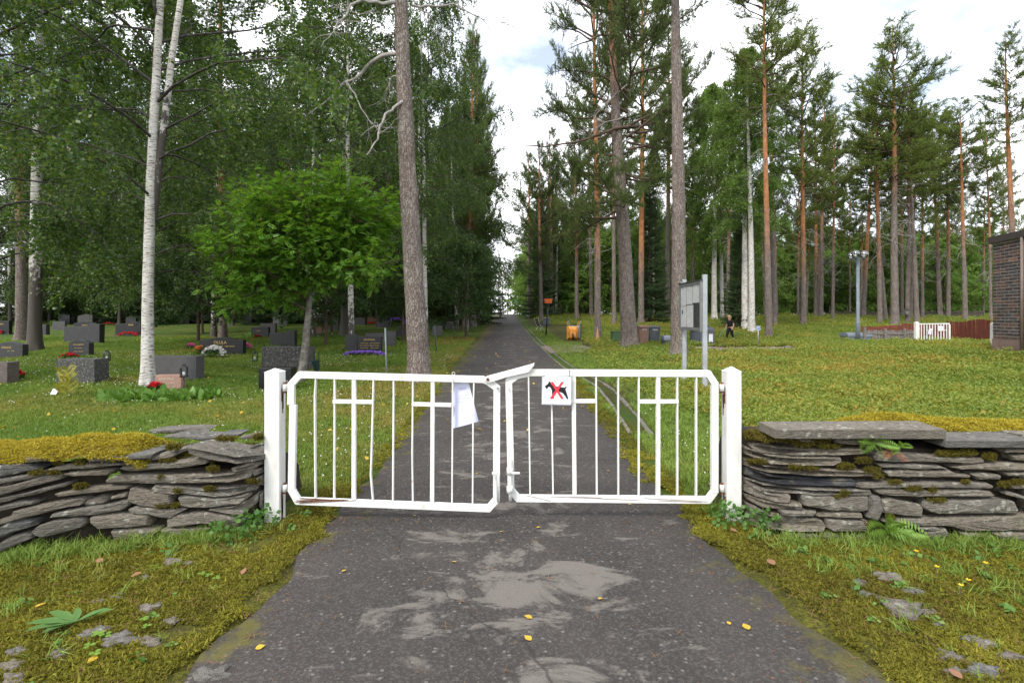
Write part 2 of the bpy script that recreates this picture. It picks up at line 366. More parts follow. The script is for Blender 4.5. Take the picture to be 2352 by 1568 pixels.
# ---------------------------------------------------------------- ground and path
def axis(segs):
    o = []
    for a, b, d in segs: o += list(np.arange(a, b, d))
    return np.array(o+[segs[-1][1]])
gx = axis([(-500, -80, 40), (-80, -20, 4), (-20, -8, 1), (-8, 8, .25), (8, 28, .8), (28, 80, 4), (80, 500, 40)])
gy = axis([(-60, -4, 8), (-4, 12, .25), (12, 40, .7), (40, 110, 2), (110, 200, 10), (200, 900, 70)])
def grid(xs, ys, zf):
    X, Y = np.meshgrid(xs, ys); Z = zf(X, Y); n, m = X.shape
    V = np.stack([X, Y, Z], -1).reshape(-1, 3); i = np.arange(n*m).reshape(n, m)
    return V, np.stack([i[:-1, :-1], i[:-1, 1:], i[1:, 1:], i[1:, :-1]], -1).reshape(-1, 4)
def zground(X, Y):
    Z = gz(X, Y); xl = np.interp(Y, XLY, XL); xr = np.interp(Y, XRY, XR)
    ins = sst(-.05, .25, X-xl)*sst(-.05, .25, xr-X)
    return Z-.05*ins+.012*(1-ins)*np.sin(X*7.3+Y*3.1)*np.sin(Y*6.7-X*2)
V, F = grid(gx, gy, zground)
tag(link('ground', npmesh('ground', V, F, M['ground'], True)), kind='structure')
ys = axis([(-4, 14, .12), (14, 40, .5), (40, 130, 2)])
rows = []
def wob(y, s): return .05*np.sin(y*2.3+s)+.035*np.sin(y*5.9+2*s)+.02*np.sin(y*13.1+3*s)
for y in ys:
    a = np.interp(y, XLY, XL)+wob(y, 1.)*(1 if y < 30 else .3); b = np.interp(y, XRY, XR)+wob(y, 4.)*(1 if y < 30 else .3)
    xs = np.concatenate([[a-.01], np.linspace(a+.05, b-.05, 9), [b+.01]])
    z = gz(xs, np.full(11, y))+.012; z[0] -= .07; z[-1] -= .07
    rows.append(np.stack([xs, np.full(11, y), z], -1))
V = np.array(rows).reshape(-1, 3); i = np.arange(len(V)).reshape(len(ys), 11)
tag(link('path', npmesh('path', V, np.stack([i[:-1, :-1], i[:-1, 1:], i[1:, 1:], i[1:, :-1]], -1).reshape(-1, 4), M['asphalt'], True)), kind='structure')
def patch(name, poly_uv, mat, dz):
    pts = [G(u, v) for u, v in poly_uv]; cx = sum(p.x for p in pts)/len(pts); cy_ = sum(p.y for p in pts)/len(pts)
    out = []
    n = len(pts)
    for k in range(n):
        a, b = pts[k], pts[(k+1) % n]
        for t in np.linspace(0, 1, 7)[:-1]:
            q = a.lerp(b, t); j = 1+.10*mnoise.noise(Vector((q.x*1.3, q.y*.9, 3)))
            out.append((cx+(q.x-cx)*j, cy_+(q.y-cy_)*j))
    ring = [0, .25, .5, .7, .85, .95, 1.]
    V = []; 
    for r in ring:
        for x, y in out:
            xx, yy = cx+(x-cx)*r, cy_+(y-cy_)*r; V.append((xx, yy, gzf(xx, yy)+(dz if r < .99 else -.03)))
    m = len(out); F = [(i*m+k, i*m+(k+1) % m, (i+1)*m+(k+1) % m, (i+1)*m+k) for i in range(len(ring)-1) for k in range(m)]
    me = npmesh(name, np.array(V), np.array(F), mat, True)
    return tag(link(name, me), kind='structure')
patch('gravel_ground', [(1240, 797), (1290, 791), (1335, 793), (1362, 799), (1340, 808), (1290, 812), (1262, 810)], M['gravel'], .03)
patch('gravel_ground', [(1585, 797), (1700, 797), (1780, 797), (1830, 800), (1780, 805), (1680, 808), (1590, 808)], M['gravel'], .03)

# ---------------------------------------------------------------- drain gutter beside the path
gut = thing('drain_gutter', 'mossy concrete drain gutter of short sections along the right edge of the path', 'gutter', (1.75, 7.2, 0))
gl = [(7.0, 1.72), (8.5, 1.84), (11.4, 2.0), (15.3, 1.64), (20, 1.47), (27, 1.33), (40, 1.12), (63, .80)]
y = 7.0
while y < 44:
    L = 1.0 if y < 27 else 3.
    a = (float(np.interp(y+.02, *zip(*gl))), y+.02); b = (float(np.interp(y+L-.02, *zip(*gl))), y+L-.02)
    d = Vector((b[0]-a[0], b[1]-a[1], 0)).normalized(); s = Vector((d.y, -d.x, 0))
    prof = [(-.17, -.08), (-.17, .03), (-.12, .035), (-.09, -.01), (-.03, -.05), (.03, -.05), (.09, -.01), (.12, .03), (.17, .025), (.17, -.08)]
    k = random.uniform(-.012, .012); V = []
    for q in (a, b):
        base = Vector((q[0], q[1], gzf(*q)-.012+k))
        V += [base+s*o+Vector((0, 0, h)) for o, h in prof]
    n = len(prof)
    mb = MB().add(V, [(i, i+1, n+i+1, n+i) for i in range(n-1)]+[tuple(reversed(range(n))), tuple(range(n, 2*n)), (n-1, 0, n, 2*n-1)])
    mb.obj('gutter_section', M['concrete'], gut, world=True)
    y += L

# ---------------------------------------------------------------- white steel gate
def Z1(x, y, d=4.12): return P((1000+x/2.1382)/1.74150, (1400+y/2.1382)/1.74150, d)     # left-leaf tracing
def Z2(x, y, d=4.12): return P((1950+x/2.1382)/1.74150, (1400+y/2.1382)/1.74150, d)
def gate_post(fn, x0, x1, ytop, ysh, side, label):
    a = fn(x0, ysh, 4.08); b = fn(x1, ysh, 4.08); ap = fn((x0+x1)/2, ytop, 4.14)
    w = b.x-a.x; r = thing('gate_post', label, 'post', ((a.x+b.x)/2, 4.08+w/2, 0))
    MB().box((0, 0, a.z/2-.05), (w, w, a.z+.1)).obj('post_shaft', M['white'], r, bevel=.006)
    h = w/2+.003
    MB().add([(-h, -h, a.z), (h, -h, a.z), (h, h, a.z), (-h, h, a.z), (0, 0, ap.z)], [(3, 2, 1, 0), (0, 1, 4), (1, 2, 4), (2, 3, 4), (3, 0, 4)]).obj('post_cap', M['white'], r)
    for yy in (330, 1190):
        z = fn(0, yy).z
        hx = side*(w/2+.022)
        MB().tube([(hx, -.01, z-.02), (hx, -.01, z+.035)], .019, 12).obj('hinge_sleeve', M['white'], r, True)
        MB().tube([(hx, -.01, z-.035), (hx, -.01, z+.05)], .011, 10).obj('hinge_pin', M['rust'], r, True)
        MB().box((side*(w/2+.012), -.01, z-.03), (.05, .03, .008)).obj('hinge_bracket', M['rust'], r)
        # rust run below the bracket
        s = MB()
        for q in range(3):
            s.box((side*(w/2+.0012), random.uniform(-.02, .02), z-.05-.05*q-.03*(yy > 500)), (.002, random.uniform(.012, .035), random.uniform(.08, .18)))
        s.obj('rust_streak', M['rust'], r)
    return r
gate_post(Z1, 120, 250, 153, 190, 1, 'white square steel gate post beside the stone wall with the rounded moss mound')
gate_post(Z2, 2050, 2175, 137, 187, -1, 'white square steel gate post beside the stone wall with the flat stone slabs')
def leaf(name, label, fn, frame, rails, bars, cross, loc):
    r = thing(name, label, 'gate', loc)
    w = .053
    for nm, pts in rails:
        s = MB(); P3 = [fn(*q) for q in pts]
        for i in range(len(P3)-1):
            a, b = P3[i], P3[i+1]; t = (b-a).normalized()
            ea = .012 if i > 0 else 0; eb = .012 if i < len(P3)-2 else 0
            s.bar(a-t*ea, b+t*eb, w, .036+.0012*i)
        s.obj(nm, M['white'], r, bevel=.003, world=True)
    for pts, wd in bars:
        thick = wd >= 36
        s = MB(); P3 = [fn(*q) for q in pts]
        bw = .030 if thick else .0105
        for i in range(len(P3)-1): s.bar(P3[i], P3[i+1], bw, .031)
        s.obj('bar', M['white'], r, world=True)
    for a, b in cross:
        pa, pb = fn(*a), fn(*b)
        MB().bar(pa, pb, .029, .0345).obj('cross_bar', M['white'], r, bevel=.002, world=True)
    return r
ll = leaf('gate_leaf', 'sagging white steel gate leaf with two crosses and a paper notice hung behind it', Z1, None,
     [('frame', [(2030, 262), (1990, 250), (430, 210), (357, 290), (355, 465)]),
      ('frame', [(372, 466), (358, 1192), (412, 1286), (2040, 1350), (2108, 1275), (2112, 322), (2030, 262)])],
     [([(566, 238), (556, 400), (562, 1260)], 26), ([(726, 240), (722, 1268)], 26), ([(891, 245), (889, 1278)], 46),
      ([(1058, 250), (1040, 900), (1034, 1060), (1052, 1280)], 24), ([(1230, 255), (1223, 1290)], 22), ([(1394, 258), (1388, 900), (1394, 1298)], 24),
      ([(1564, 262), (1558, 1304)], 40), ([(1734, 268), (1728, 1312)], 12), ([(1915, 275), (1908, 560), (1904, 1318)], 12)],
     [((712, 437), (1048, 443)), ((1385, 460), (1724, 468))], (-1.9, 4.12, 0))
rl = leaf('gate_leaf', 'white steel gate leaf with two crosses carrying the no dogs sign', Z2, None,
     [('frame', [(182, 300), (182, 266), (255, 215), (370, 192), (1885, 200), (1940, 285), (1940, 1215)]),
      ('frame', [(1940, 1205), (1885, 1278), (262, 1264), (201, 1195), (199, 1030), (182, 285)])],
     [([(350, 215), (364, 1240)], 12), ([(545, 215), (560, 1245)], 13), ([(738, 215), (738, 600), (744, 1250)], 40), ([(927, 220), (934, 1252)], 18),
      ([(1116, 220), (1118, 1254)], 18), ([(1292, 220), (1292, 1256)], 20), ([(1457, 222), (1457, 1258)], 44), ([(1621, 222), (1622, 1258)], 24), ([(1783, 224), (1783, 1258)], 26)],
     [((545, 435), (935, 435)), ((1292, 438), (1632, 438))], (1.9, 4.12, 0))
# flip-over latch arm on the left leaf
arm = [(-5, 222), (60, 205), (375, 120), (402, 108), (398, 132), (352, 190), (160, 232), (10, 282), (-28, 262)]
p3 = [Z2(x, y, 4.085) for x, y in arm]
MB().prism([(p.x, p.z) for p in p3], .03, lambda a, b, t: (a, 4.075+t, b)).obj('latch_arm', M['white'], ll, bevel=.003, world=True)
c = Z2(2, 250, 4.07)
MB().tube([c, c+Vector((0, -.006, 0))], .012, 14).obj('pivot_bolt', M['rust'], ll, world=True)
c = Z2(88, 325, 4.09); MB().tube([c, c+Vector((0, -.018, 0))], .009, 12).obj('bolt', M['steel'], ll, world=True)
c = Z2(178, 322, 4.09); MB().tube([c, c+Vector((0, -.018, 0))], .007, 12).obj('bolt', M['white'], rl, world=True)
# bolts and handles at the free ends
s = MB(); s.tube([Z1(2070, 1053, 4.06), Z1(2105, 1053, 4.06), Z1(2120, 1062, 4.06), Z1(2122, 1300, 4.06)], .0105, 10); s.obj('hook_handle', M['white'], ll, True, world=True)
s = MB(); s.tube([Z2(188, 915, 4.06), Z2(192, 1180, 4.06), Z2(196, 1285, 4.06)], .0125, 10); s.obj('drop_bolt', M['white'], rl, True, world=True)
s = MB(); s.tube([Z2(195, 1050, 4.055), Z2(275, 1052, 4.03)], .0095, 10); s.obj('bolt_handle', M['white'], rl, True, world=True)
for yy in (1028, 1185):
    a = Z2(190, yy, 4.06); MB().tube([a+Vector((0, 0, .022)), a-Vector((0, 0, .03))], .0235, 12).obj('bolt_guide', M['white'], rl, True, world=True)
# split, splintered paint at the low corner
s = MB()
for k in range(9):
    a = Z1(380+random.uniform(0, 60), 1262+random.uniform(0, 45), 4.095); b = Z1(560+random.uniform(0, 420), 1276+random.uniform(0, 22), 4.098); s.bar(a, b, random.uniform(.002, .004), .004)
s.obj('rust_crack', M['rust'], ll, world=True)
s = MB()
for a, b in (((330, 1240), (540, 1290)), ((540, 1250), (1290, 1282)), ((1340, 1265), (1880, 1296)), ((1460, 1285), (1830, 1300)), ((700, 1248), (980, 1262))):
    s.bar(Z2(*a, 4.1005), Z2(*b, 4.1005), .0022, .003)
s.obj('rust_crack', M['rust'], rl, world=True)

# no-dogs sign
M['signwhite'] = plain('sign_enamel', (.76, .79, .84), .3, .06, 4., 0, 0); M['signblack'] = plain('sign_black', (.012, .011, .011), .4, .1, 4., 0, 0)
M['signred'] = plain('sign_red', (.78, .045, .065), .4, .12, 6., 0, 0)
def ZS(x, y, d=4.075): return P((2160+x/6.4)/1.74150, (1490+y/6.4)/1.74150, d)
c = ZS(425, 440); sg = thing('no_dogs_sign', 'square white sign with a black dog crossed out in red hanging on the gate', 'sign', c)
def plate(poly, y0, y1, name, mat, par):
    q = [ZS(*p) for p in poly]; return MB().prism([(p.x, p.z) for p in q], y1-y0, lambda a, b, t: (a, y0+t, b)).obj(name, mat, par, world=True)
plate([(52, 62), (808, 75), (796, 820), (38, 808)], 4.066, 4.070, 'sign_plate', M['signwhite'], sg)
for a, b in (((65, 72), (800, 82)), ((800, 82), (786, 806)), ((786, 806), (50, 798)), ((50, 798), (65, 72))):
    MB().bar(ZS(*a, 4.0655), ZS(*b, 4.0655), .0016, .001).obj('border_line', M['signblack'], sg, world=True)
dog = [(122, 345), (215, 265), (220, 208), (262, 240), (300, 300), (360, 345), (410, 347), (625, 378), (655, 345), (680, 368), (645, 412), (660, 450), (726, 665), (685, 670), (640, 590), (580, 520), (505, 488), (420, 500), (360, 570), (350, 663), (315, 663), (300, 440), (270, 380), (232, 353), (205, 365), (180, 416), (160, 408)]
plate(dog, 4.0648, 4.0662, 'dog_pictogram', M['signblack'], sg)
plate([(262, 231), (332, 231), (608, 662), (538, 662)], 4.0635, 4.0647, 'red_cross_stroke', M['signred'], sg)
plate([(545, 231), (610, 231), (315, 660), (245, 657)], 4.0628, 4.0640, 'red_cross_stroke', M['signred'], sg)
s = MB(); s.tube([ZS(755, 108, 4.06), ZS(758, 60, 4.06), ZS(752, -60, 4.075), ZS(752, -75, 4.12)], .0022, 6); s.obj('cable_tie', M['black'], sg, world=True)
c = ZS(97, 85, 4.064); MB().tube([c, c+Vector((0, -.003, 0))], .006, 12).obj('screw', M['steel'], sg, world=True)

# paper notice behind the left leaf, print showing through in reverse
m, nt, b = nodes('thin_paper'); b.inputs['Base Color'].default_value = (.70, .72, .90, 1); b.inputs['Roughness'].default_value = .8; M['paper'] = m
M['faint'] = plain('show_through_ink', (.42, .43, .58), .8, .1, 5., 0, 0)
q = [Z1(1737, 282, 4.15), Z1(1870, 270, 4.15), Z1(1955, 610, 4.17), Z1(1738, 668, 4.16)]
pn = thing('paper_notice', 'thin white paper notice seen from its back between the gate bars', 'notice', q[0])
nu, nv = 8, 12; V = []
for side in (0, .0012):
    for i in range(nv+1):
        for k in range(nu+1):
            a, t = k/nu, i/nv; p = q[0].lerp(q[1], a).lerp(q[3].lerp(q[2], a), t)
            V.append((p.x, p.y+.006*math.sin(a*4+t*3)+side, p.z))
W = nu+1; F = []; o = W*(nv+1)
for i in range(nv):
    for k in range(nu):
        a = i*W+k; F.append((a, a+1, a+W+1, a+W)); F.append((o+a, o+a+W, o+a+W+1, o+a+1))
MB().add(V, F).obj('sheet', M['paper'], pn, True, world=True)
lines = [('HUOM!', .024, 65), ('Kynttilöiden sytyttäminen', .0125, 120), ('hautausmaalla on KIELLETTY', .0125, 145), ('15.4.-31.10. välisenä aikana', .0125, 172), ('Maastopalovaaran takia', .0085, 215), ('ja metsäpalojen ehkäisyksi', .0085, 235), ('noudata ohjeita', .0085, 255), ('Seurakunta', .0085, 320)]
for t, sz, dy in lines:
    w_ = 0.5+dy/800.
    p = Z1(1808+dy*.09, 270+dy, 4.1455); M4 = Matrix.Translation(p-q[0]) @ Matrix.Rotation(R(-7), 4, 'Y') @ FRONT
    text_obj('print', t, sz, M['faint'], pn, M4, .0002, mirror=True, sx=.72)
lo = Z1(1740, 200, 4.12); s = MB(); s.tube([lo+Vector((.012*math.cos(a), 0, .012*math.sin(a))) for a in np.linspace(0, 6.3, 12)], .0022, 6); s.tube([lo+Vector((0, -.02, -.01)), lo+Vector((0, -.024, -.06))], .0018, 6)
s.obj('string', M['white'], pn, True, world=True)

# ---------------------------------------------------------------- dry-stone walls
def YL(u): return float(np.interp(u, [-400, 0, 300, 560, 612], [3.2, 3.48, 3.76, 3.90, 4.12]))
def YR(u): return float(np.interp(u, [1700, 1745, 1800, 2352, 2800], [4.18, 3.96, 3.79, 3.73, 3.73]))
def stone(poly, conv, yf, parent, mat, depth, back=0., seed=0, taper=.93):
    q = []
    for x, y in poly:
        u, v = conv(x, y); q.append(P(u, v, yf(u)+back))
    # resample the outline with a little roughness
    out = []; n = len(q)
    for k in range(n):
        a, b = q[k], q[(k+1) % n]; m = max(1, int((b-a).length/.055))
        for t in range(m):
            p = a.lerp(b, t/m); o = Vector((p.x*9, p.z*21, seed)); out.append(p+Vector((.006*mnoise.noise(o), 0, .006*mnoise.noise(o+Vector((7, 3, 1))))))
    c = sum(out, Vector())/len(out); m = len(out)
    hz = max(p.z for p in out)-min(p.z for p in out); wx = max(p.x for p in out)-min(p.x for p in out)
    ins = min(.012, hz*.2)
    def ring(dy, inset):
        r = []
        for p in out:
            d = p-c; fx = 1-inset/max(wx/2, .02); fz = 1-inset/max(hz/2, .012)
            j = .010*mnoise.noise(Vector((p.x*14, p.z*25, seed+dy*10)))
            r.append(Vector((c.x+d.x*fx, p.y+dy+j, c.z+d.z*max(fz, .3))))
        return r
    rings = [ring(depth, .02), ring(.03, 0), ring(.006, ins*.35), ring(-.008, ins)]
    fc = Vector((c.x, sum(p.y for p in rings[3])/m-.004, c.z))
    inner = [fc.lerp(p, .55)+Vector((0, .010*mnoise.noise(Vector((p.x*11, p.z*17, seed+5)))-.003, 0)) for p in rings[3]]
    V = [p for r in rings for p in r]+inner+[fc]
    F = [(i*m+k, i*m+(k+1) % m, (i+1)*m+(k+1) % m, (i+1)*m+k) for i in range(4) for k in range(m)]
    F += [(4*m+k, 4*m+(k+1) % m, 5*m) for k in range(m)]+[tuple(reversed(range(m)))]
    return MB().add(V, F).obj('stone', mat, parent, world=True)
def cL(x, y): return ((x/2.0452)/1.7415, (1600+y/2.0452)/1.7415)
def cR(x, y): return ((2900+x/1.9666)/1.7415, (1600+y/1.9666)/1.7415)
wl_ = thing('stone_wall', 'dry-stone wall of dark slabs with a rounded yellow moss mound on top', 'wall', (-3.2, 3.9, 0))
wr_ = thing('stone_wall', 'dry-stone wall capped with two long flat grey stone slabs', 'wall', (3.2, 3.9, 0))
SL = [[(-40,535),(0,530),(210,515),(320,560),(318,575),(100,610),(-40,640)],[(-40,650),(180,610),(360,575),(370,605),(300,640),(-40,705)],[(-40,720),(100,690),(440,590),(515,605),(515,640),(300,700),(-40,795)],
[(-40,815),(150,770),(540,670),(555,690),(300,770),(-40,855)],[(-40,875),(120,830),(280,820),(285,845),(-40,925)],[(-40,990),(90,945),(110,905),(400,840),(660,795),(690,820),(680,850),(400,910),(0,1025),(-40,1030)],
[(-40,1050),(60,1000),(200,975),(275,985),(270,1030),(100,1085),(20,1130),(-40,1140)],[(-40,1190),(60,1120),(200,1085),(255,1100),(260,1130),(120,1190),(0,1245),(-40,1245)],[(255,1070),(300,1030),(450,980),(620,955),(690,970),(700,1010),(660,1050),(500,1090),(340,1130),(270,1110)],
[(205,465),(380,455),(460,480),(440,500),(210,512)],[(390,560),(550,520),(900,510),(1180,506),(1170,520),(900,545),(480,580)],[(1240,470),(1300,440),(1440,420),(1450,445),(1400,480),(1240,500)],
[(970,560),(1000,540),(1300,510),(1600,478),(1710,485),(1700,515),(1500,555),(1050,585)],[(520,600),(570,585),(880,565),(930,575),(875,620),(600,625)],[(860,650),(900,625),(1030,610),(1400,610),(1900,600),(2040,570),(2065,600),(2030,640),(1880,680),(1350,685),(1000,675),(870,668)],
[(445,765),(540,745),(700,710),(1000,690),(1065,700),(1050,725),(700,770),(470,795)],[(900,790),(1000,765),(1040,760),(1035,790),(905,820)],[(400,960),(420,930),(560,900),(900,850),(1000,815),(1065,810),(1065,850),(1000,900),(800,940),(520,960)],
[(1038,800),(1060,720),(1080,710),(1240,750),(1395,770),(1398,850),(1360,885),(1150,868),(1050,830)],[(1045,890),(1100,873),(1400,893),(1500,884),(1530,889),(1400,970),(1360,970),(1060,915)],[(728,955),(760,945),(1000,925),(1200,935),(1225,945),(1215,1030),(1180,1035),(800,1060),(740,1000)],
[(1230,720),(1260,690),(1400,700),(1600,720),(1850,720),(2060,690),(2095,700),(2080,740),(1900,785),(1760,800),(1700,785),(1420,762),(1240,750)],[(1450,795),(1500,780),(1750,806),(2020,775),(2025,800),(1960,850),(1700,885),(1560,880),(1470,860)],[(1700,895),(1900,870),(2010,830),(2120,750),(2110,830),(1980,945),(1930,945)],
[(1360,978),(1450,940),(1650,915),(1900,952),(1995,990),(1940,1055),(1870,1040),(1620,1010),(1500,1035),(1365,1035)],[(1305,1060),(1400,1050),(1800,1045),(1940,1062),(1930,1140),(1700,1150),(1380,1150),(1310,1120)],[(900,1070),(1000,1060),(1150,1048),(1290,1060),(1250,1140),(930,1140)],
[(1880,560),(2000,528),(2150,505),(2155,520),(2040,570),(1900,590)],[(2070,580),(2140,560),(2140,600),(2080,625)],[(2125,760),(2165,720),(2165,900),(2120,880)],[(2090,640),(2150,610),(2165,700),(2105,690)]]
for i, p in enumerate(SL): stone(p, cL, YL, wl_, M['stone'] if i > 9 else M['slate'], .38, 0, i)
stone([(682,835),(720,805),(820,780),(880,780),(898,805),(860,845),(760,868),(690,865)], cL, YL, wl_, M['fieldstone'], .2, .02, 40)
stone([(715,468),(1000,440),(1276,425),(1235,488),(900,503),(720,506)], cL, YL, wl_, M['slate'], .36, -.03, 41)
stone([(1518,372),(1640,395),(1940,462),(2150,448),(2160,490),(1940,525),(1700,478),(1535,425)], cL, YL, wl_, M['slate'], .33, -.04, 42)
for p, bk in (([(1210,250),(1300,235),(1560,222),(1640,232),(1690,250),(1640,258),(1400,278),(1250,272)], .42), ([(1325,290),(1480,275),(1750,310),(1720,345),(1640,335),(1500,312)], .22), ([(1770,275),(1970,272),(1960,298),(1800,300)], .45), ([(1960,295),(2085,285),(2070,318),(1970,315)], .38), ([(2040,375),(2155,360),(2155,410),(2060,400)], .12)):
    stone(p, cL, YL, wl_, M['slate'], .2, bk, int(bk*100)+50)
SR = [[(205,365),(230,350),(400,370),(1060,385),(1110,400),(1100,422),(900,436),(500,432),(290,422),(240,400)],[(140,395),(200,388),(330,430),(500,442),(920,450),(930,480),(860,518),(600,518),(370,510),(300,480),(150,425)],[(135,480),(165,468),(300,514),(800,540),(1150,560),(1210,580),(1190,600),(700,595),(350,575),(240,550),(140,510)],
[(145,625),(170,620),(290,658),(700,697),(1150,704),(1170,745),(700,745),(350,725),(270,715),(155,650)],[(145,680),(170,668),(320,725),(520,752),(520,803),(400,803),(250,765),(150,720)],[(150,745),(300,793),(500,812),(612,820),(610,850),(300,850),(180,790)],
[(622,755),(700,748),(1130,752),(1130,870),(1080,880),(850,875),(660,840),(625,830)],[(1175,705),(1250,697),(1600,707),(2000,702),(2100,720),(2125,750),(2050,768),(1800,765),(1500,768),(1260,755),(1190,730)],[(1035,660),(1150,650),(1600,645),(2080,650),(2115,670),(2110,695),(1800,692),(1150,695),(1080,702),(1040,690)],
[(1185,420),(1250,408),(1700,440),(2030,460),(2050,488),(1950,500),(1700,494),(1300,488),(1195,480)],[(1205,505),(1500,500),(1700,520),(1750,540),(1600,545),(1400,542),(1230,530)],[(1250,560),(1400,549),(1780,552),(1830,580),(1930,590),(1928,612),(1600,612),(1280,605)],
[(1780,530),(2000,497),(2400,497),(2400,563),(2100,560),(1850,545)],[(1940,580),(2050,572),(2170,590),(2160,625),(2000,628)],[(2190,385),(2400,380),(2400,412),(2200,415)],[(2260,440),(2400,420),(2400,485),(2280,480)],
[(1240,790),(1300,772),(1550,825),(1565,850),(1550,918),(1450,916),(1250,890),(1235,850)],[(1575,810),(1600,785),(2200,785),(2280,795),(2312,870),(2280,893),(1800,898),(1680,902),(1600,880),(1572,850)],[(465,880),(600,870),(720,872),(700,912),(600,918),(470,912)],[(710,900),(900,882),(1080,885),(1085,925),(900,928),(720,916)],
[(185,935),(240,882),(300,884),(700,928),(770,942),(800,990),(780,1030),(500,1032),(260,1005),(190,970)],[(790,934),(900,938),(1180,960),(1190,1010),(1100,1038),(850,1035),(805,1010)],[(1240,950),(1400,935),(1700,930),(2400,905),(2400,1025),(2100,1030),(1900,1035),(1800,1000),(1700,985),(1500,992),(1300,990)],
[(195,1010),(320,1035),(330,1100),(280,1140),(230,1120)],[(480,1070),(600,1050),(900,1055),(930,1085),(800,1130),(560,1130)],[(935,1062),(1160,1055),(1170,1120),(960,1125)],[(1540,1035),(1600,1030),(1740,1005),(1770,1050),(1720,1100),(1600,1080)],[(1860,1048),(2000,1042),(2095,1065),(2090,1115),(1900,1110)],[(2110,1045),(2250,1036),(2400,1036),(2400,1115),(2200,1120),(2140,1070)],
[(1500,1003),(1650,992),(1695,1010),(1650,1025),(1540,1022)],[(2200,735),(2400,805),(2400,770),(2230,715)],[(2230,668),(2400,658),(2400,700),(2260,697)],[(2200,573),(2400,568),(2400,602),(2220,602)],[(875,312),(1000,304),(1300,322),(1330,345),(1000,355),(880,340)],[(560,300),(650,302),(705,330),(600,335)],[(1370,1090),(1550,1085),(1540,1130),(1380,1130)],[(150,795),(250,855),(300,872),(200,878)],[(140,366),(198,372),(198,384),(145,382)],[(1130,1110),(1370,1125),(1360,1160),(1140,1150)],[(1590,1110),(1850,1100),(2100,1125),(2390,1125),(2390,1160),(1600,1150)]]
for i, p in enumerate(SR): stone(p, cR, YR, wr_, M['stone'], .36, 0, 100+i)
stone([(155,532),(180,532),(320,580),(1000,618),(1030,630),(1025,675),(800,678),(400,662),(290,640),(160,590)], cR, YR, wr_, plain('black_slate', (.03, .032, .036), .6, .4, 12., 0, .4, (.17, .16, .12)), .3, 0, 180)
stone([(1150,757),(1225,757),(1225,800),(1250,860),(1200,955),(1130,930),(1150,850)], cR, YR, wr_, M['fieldstone'], .25, -.02, 181)
def slab(x0, x1, y0, y1, z0, z1, seed):
    V = [(x0, y0, z0), (x1, y0-.01, z0), (x1, y1, z0+.01), (x0, y1, z0+.005), (x0, y0, z1), (x1, y0-.01, z1), (x1, y1, z1+.01), (x0, y1, z1+.005)]
    return MB().add(V, [(0, 3, 2, 1), (4, 5, 6, 7), (0, 1, 5, 4), (1, 2, 6, 5), (2, 3, 7, 6), (3, 0, 4, 7)]).obj('slab', M['slate'], wr_, world=True, bevel=.006)
a = P(*cR(396, 222), 3.72); b = P(*cR(1733, 318), 3.72); slab(a.x, b.x, 3.72, 3.98, b.z+.012, a.z-.006, 1)
a = P(*cR(1737, 316), 3.70); b = P(*cR(2352, 375), 3.70); slab(a.x, a.x+1.9, 3.70, 4.02, b.z, a.z, 2)
# the walls run on beyond both sides of the view: plain courses
for par, x0, x1, yf, zt in ((wl_, -6.6, -3.46, lambda x: 3.44-.12*(x+3.46)*-.4, .52), (wr_, 3.72, 6.5, lambda x: 3.73, .66)):
    z = .0; cN = 0
    while z < zt:
        h = random.uniform(.045, .1); x = x0+random.uniform(-.08, .0)
        while x < x1:
            L = random.uniform(.3, .8); e = min(x+L, x1)
            if e-x > .1:
                V = []
                for d_, i_ in ((0, .01), (.04, 0), (.36, .02)):
                    for k, (aa, bb) in enumerate(((x, z), (e-.02, z), (e-.02, z+h-.012), (x, z+h-.012))):
                        V.append((aa+random.uniform(-.02, .02), yf(aa)+d_+random.uniform(-.015, .01), bb+random.uniform(-.008, .006)))
                MB().add(V, [(0, 1, 2, 3), (11, 10, 9, 8)]+[(r*4+k, (r+1)*4+k, (r+1)*4+(k+1) % 4, r*4+(k+1) % 4) for r in (0, 1) for k in range(4)]).obj('stone', M['stone'], par, world=True)
            x = e
        z += h
# earth and rubble core
for par, us, yf, zt in ((wl_, [-500, 0, 150, 300, 450, 560, 600], YL, [.47, .47, .49, .49, .47, .44, .40]), (wr_, [1722, 1760, 1850, 2000, 2200, 2352, 2900], YR, [.62, .66, .68, .66, .62, .62, .62])):
    V = []
    for u, z in zip(us, zt):
        y0 = yf(u)+.10; x = (u-1176)*(y0-.1)/FV
        V += [(x, y0, -.05), (x, y0, z), (x, y0+.42, z+.02), (x, y0+.62, .25), (x, y0+.70, -.05)]
    n = len(us); F = [(i*5+k, i*5+k+1, (i+1)*5+k+1, (i+1)*5+k) for i in range(n-1) for k in range(4)]+[(0, 1, 2, 3, 4), tuple(5*(n-1)+k for k in (4, 3, 2, 1, 0))]
    MB().add(V, F).obj('earth_core', M['earth'], par, world=True)

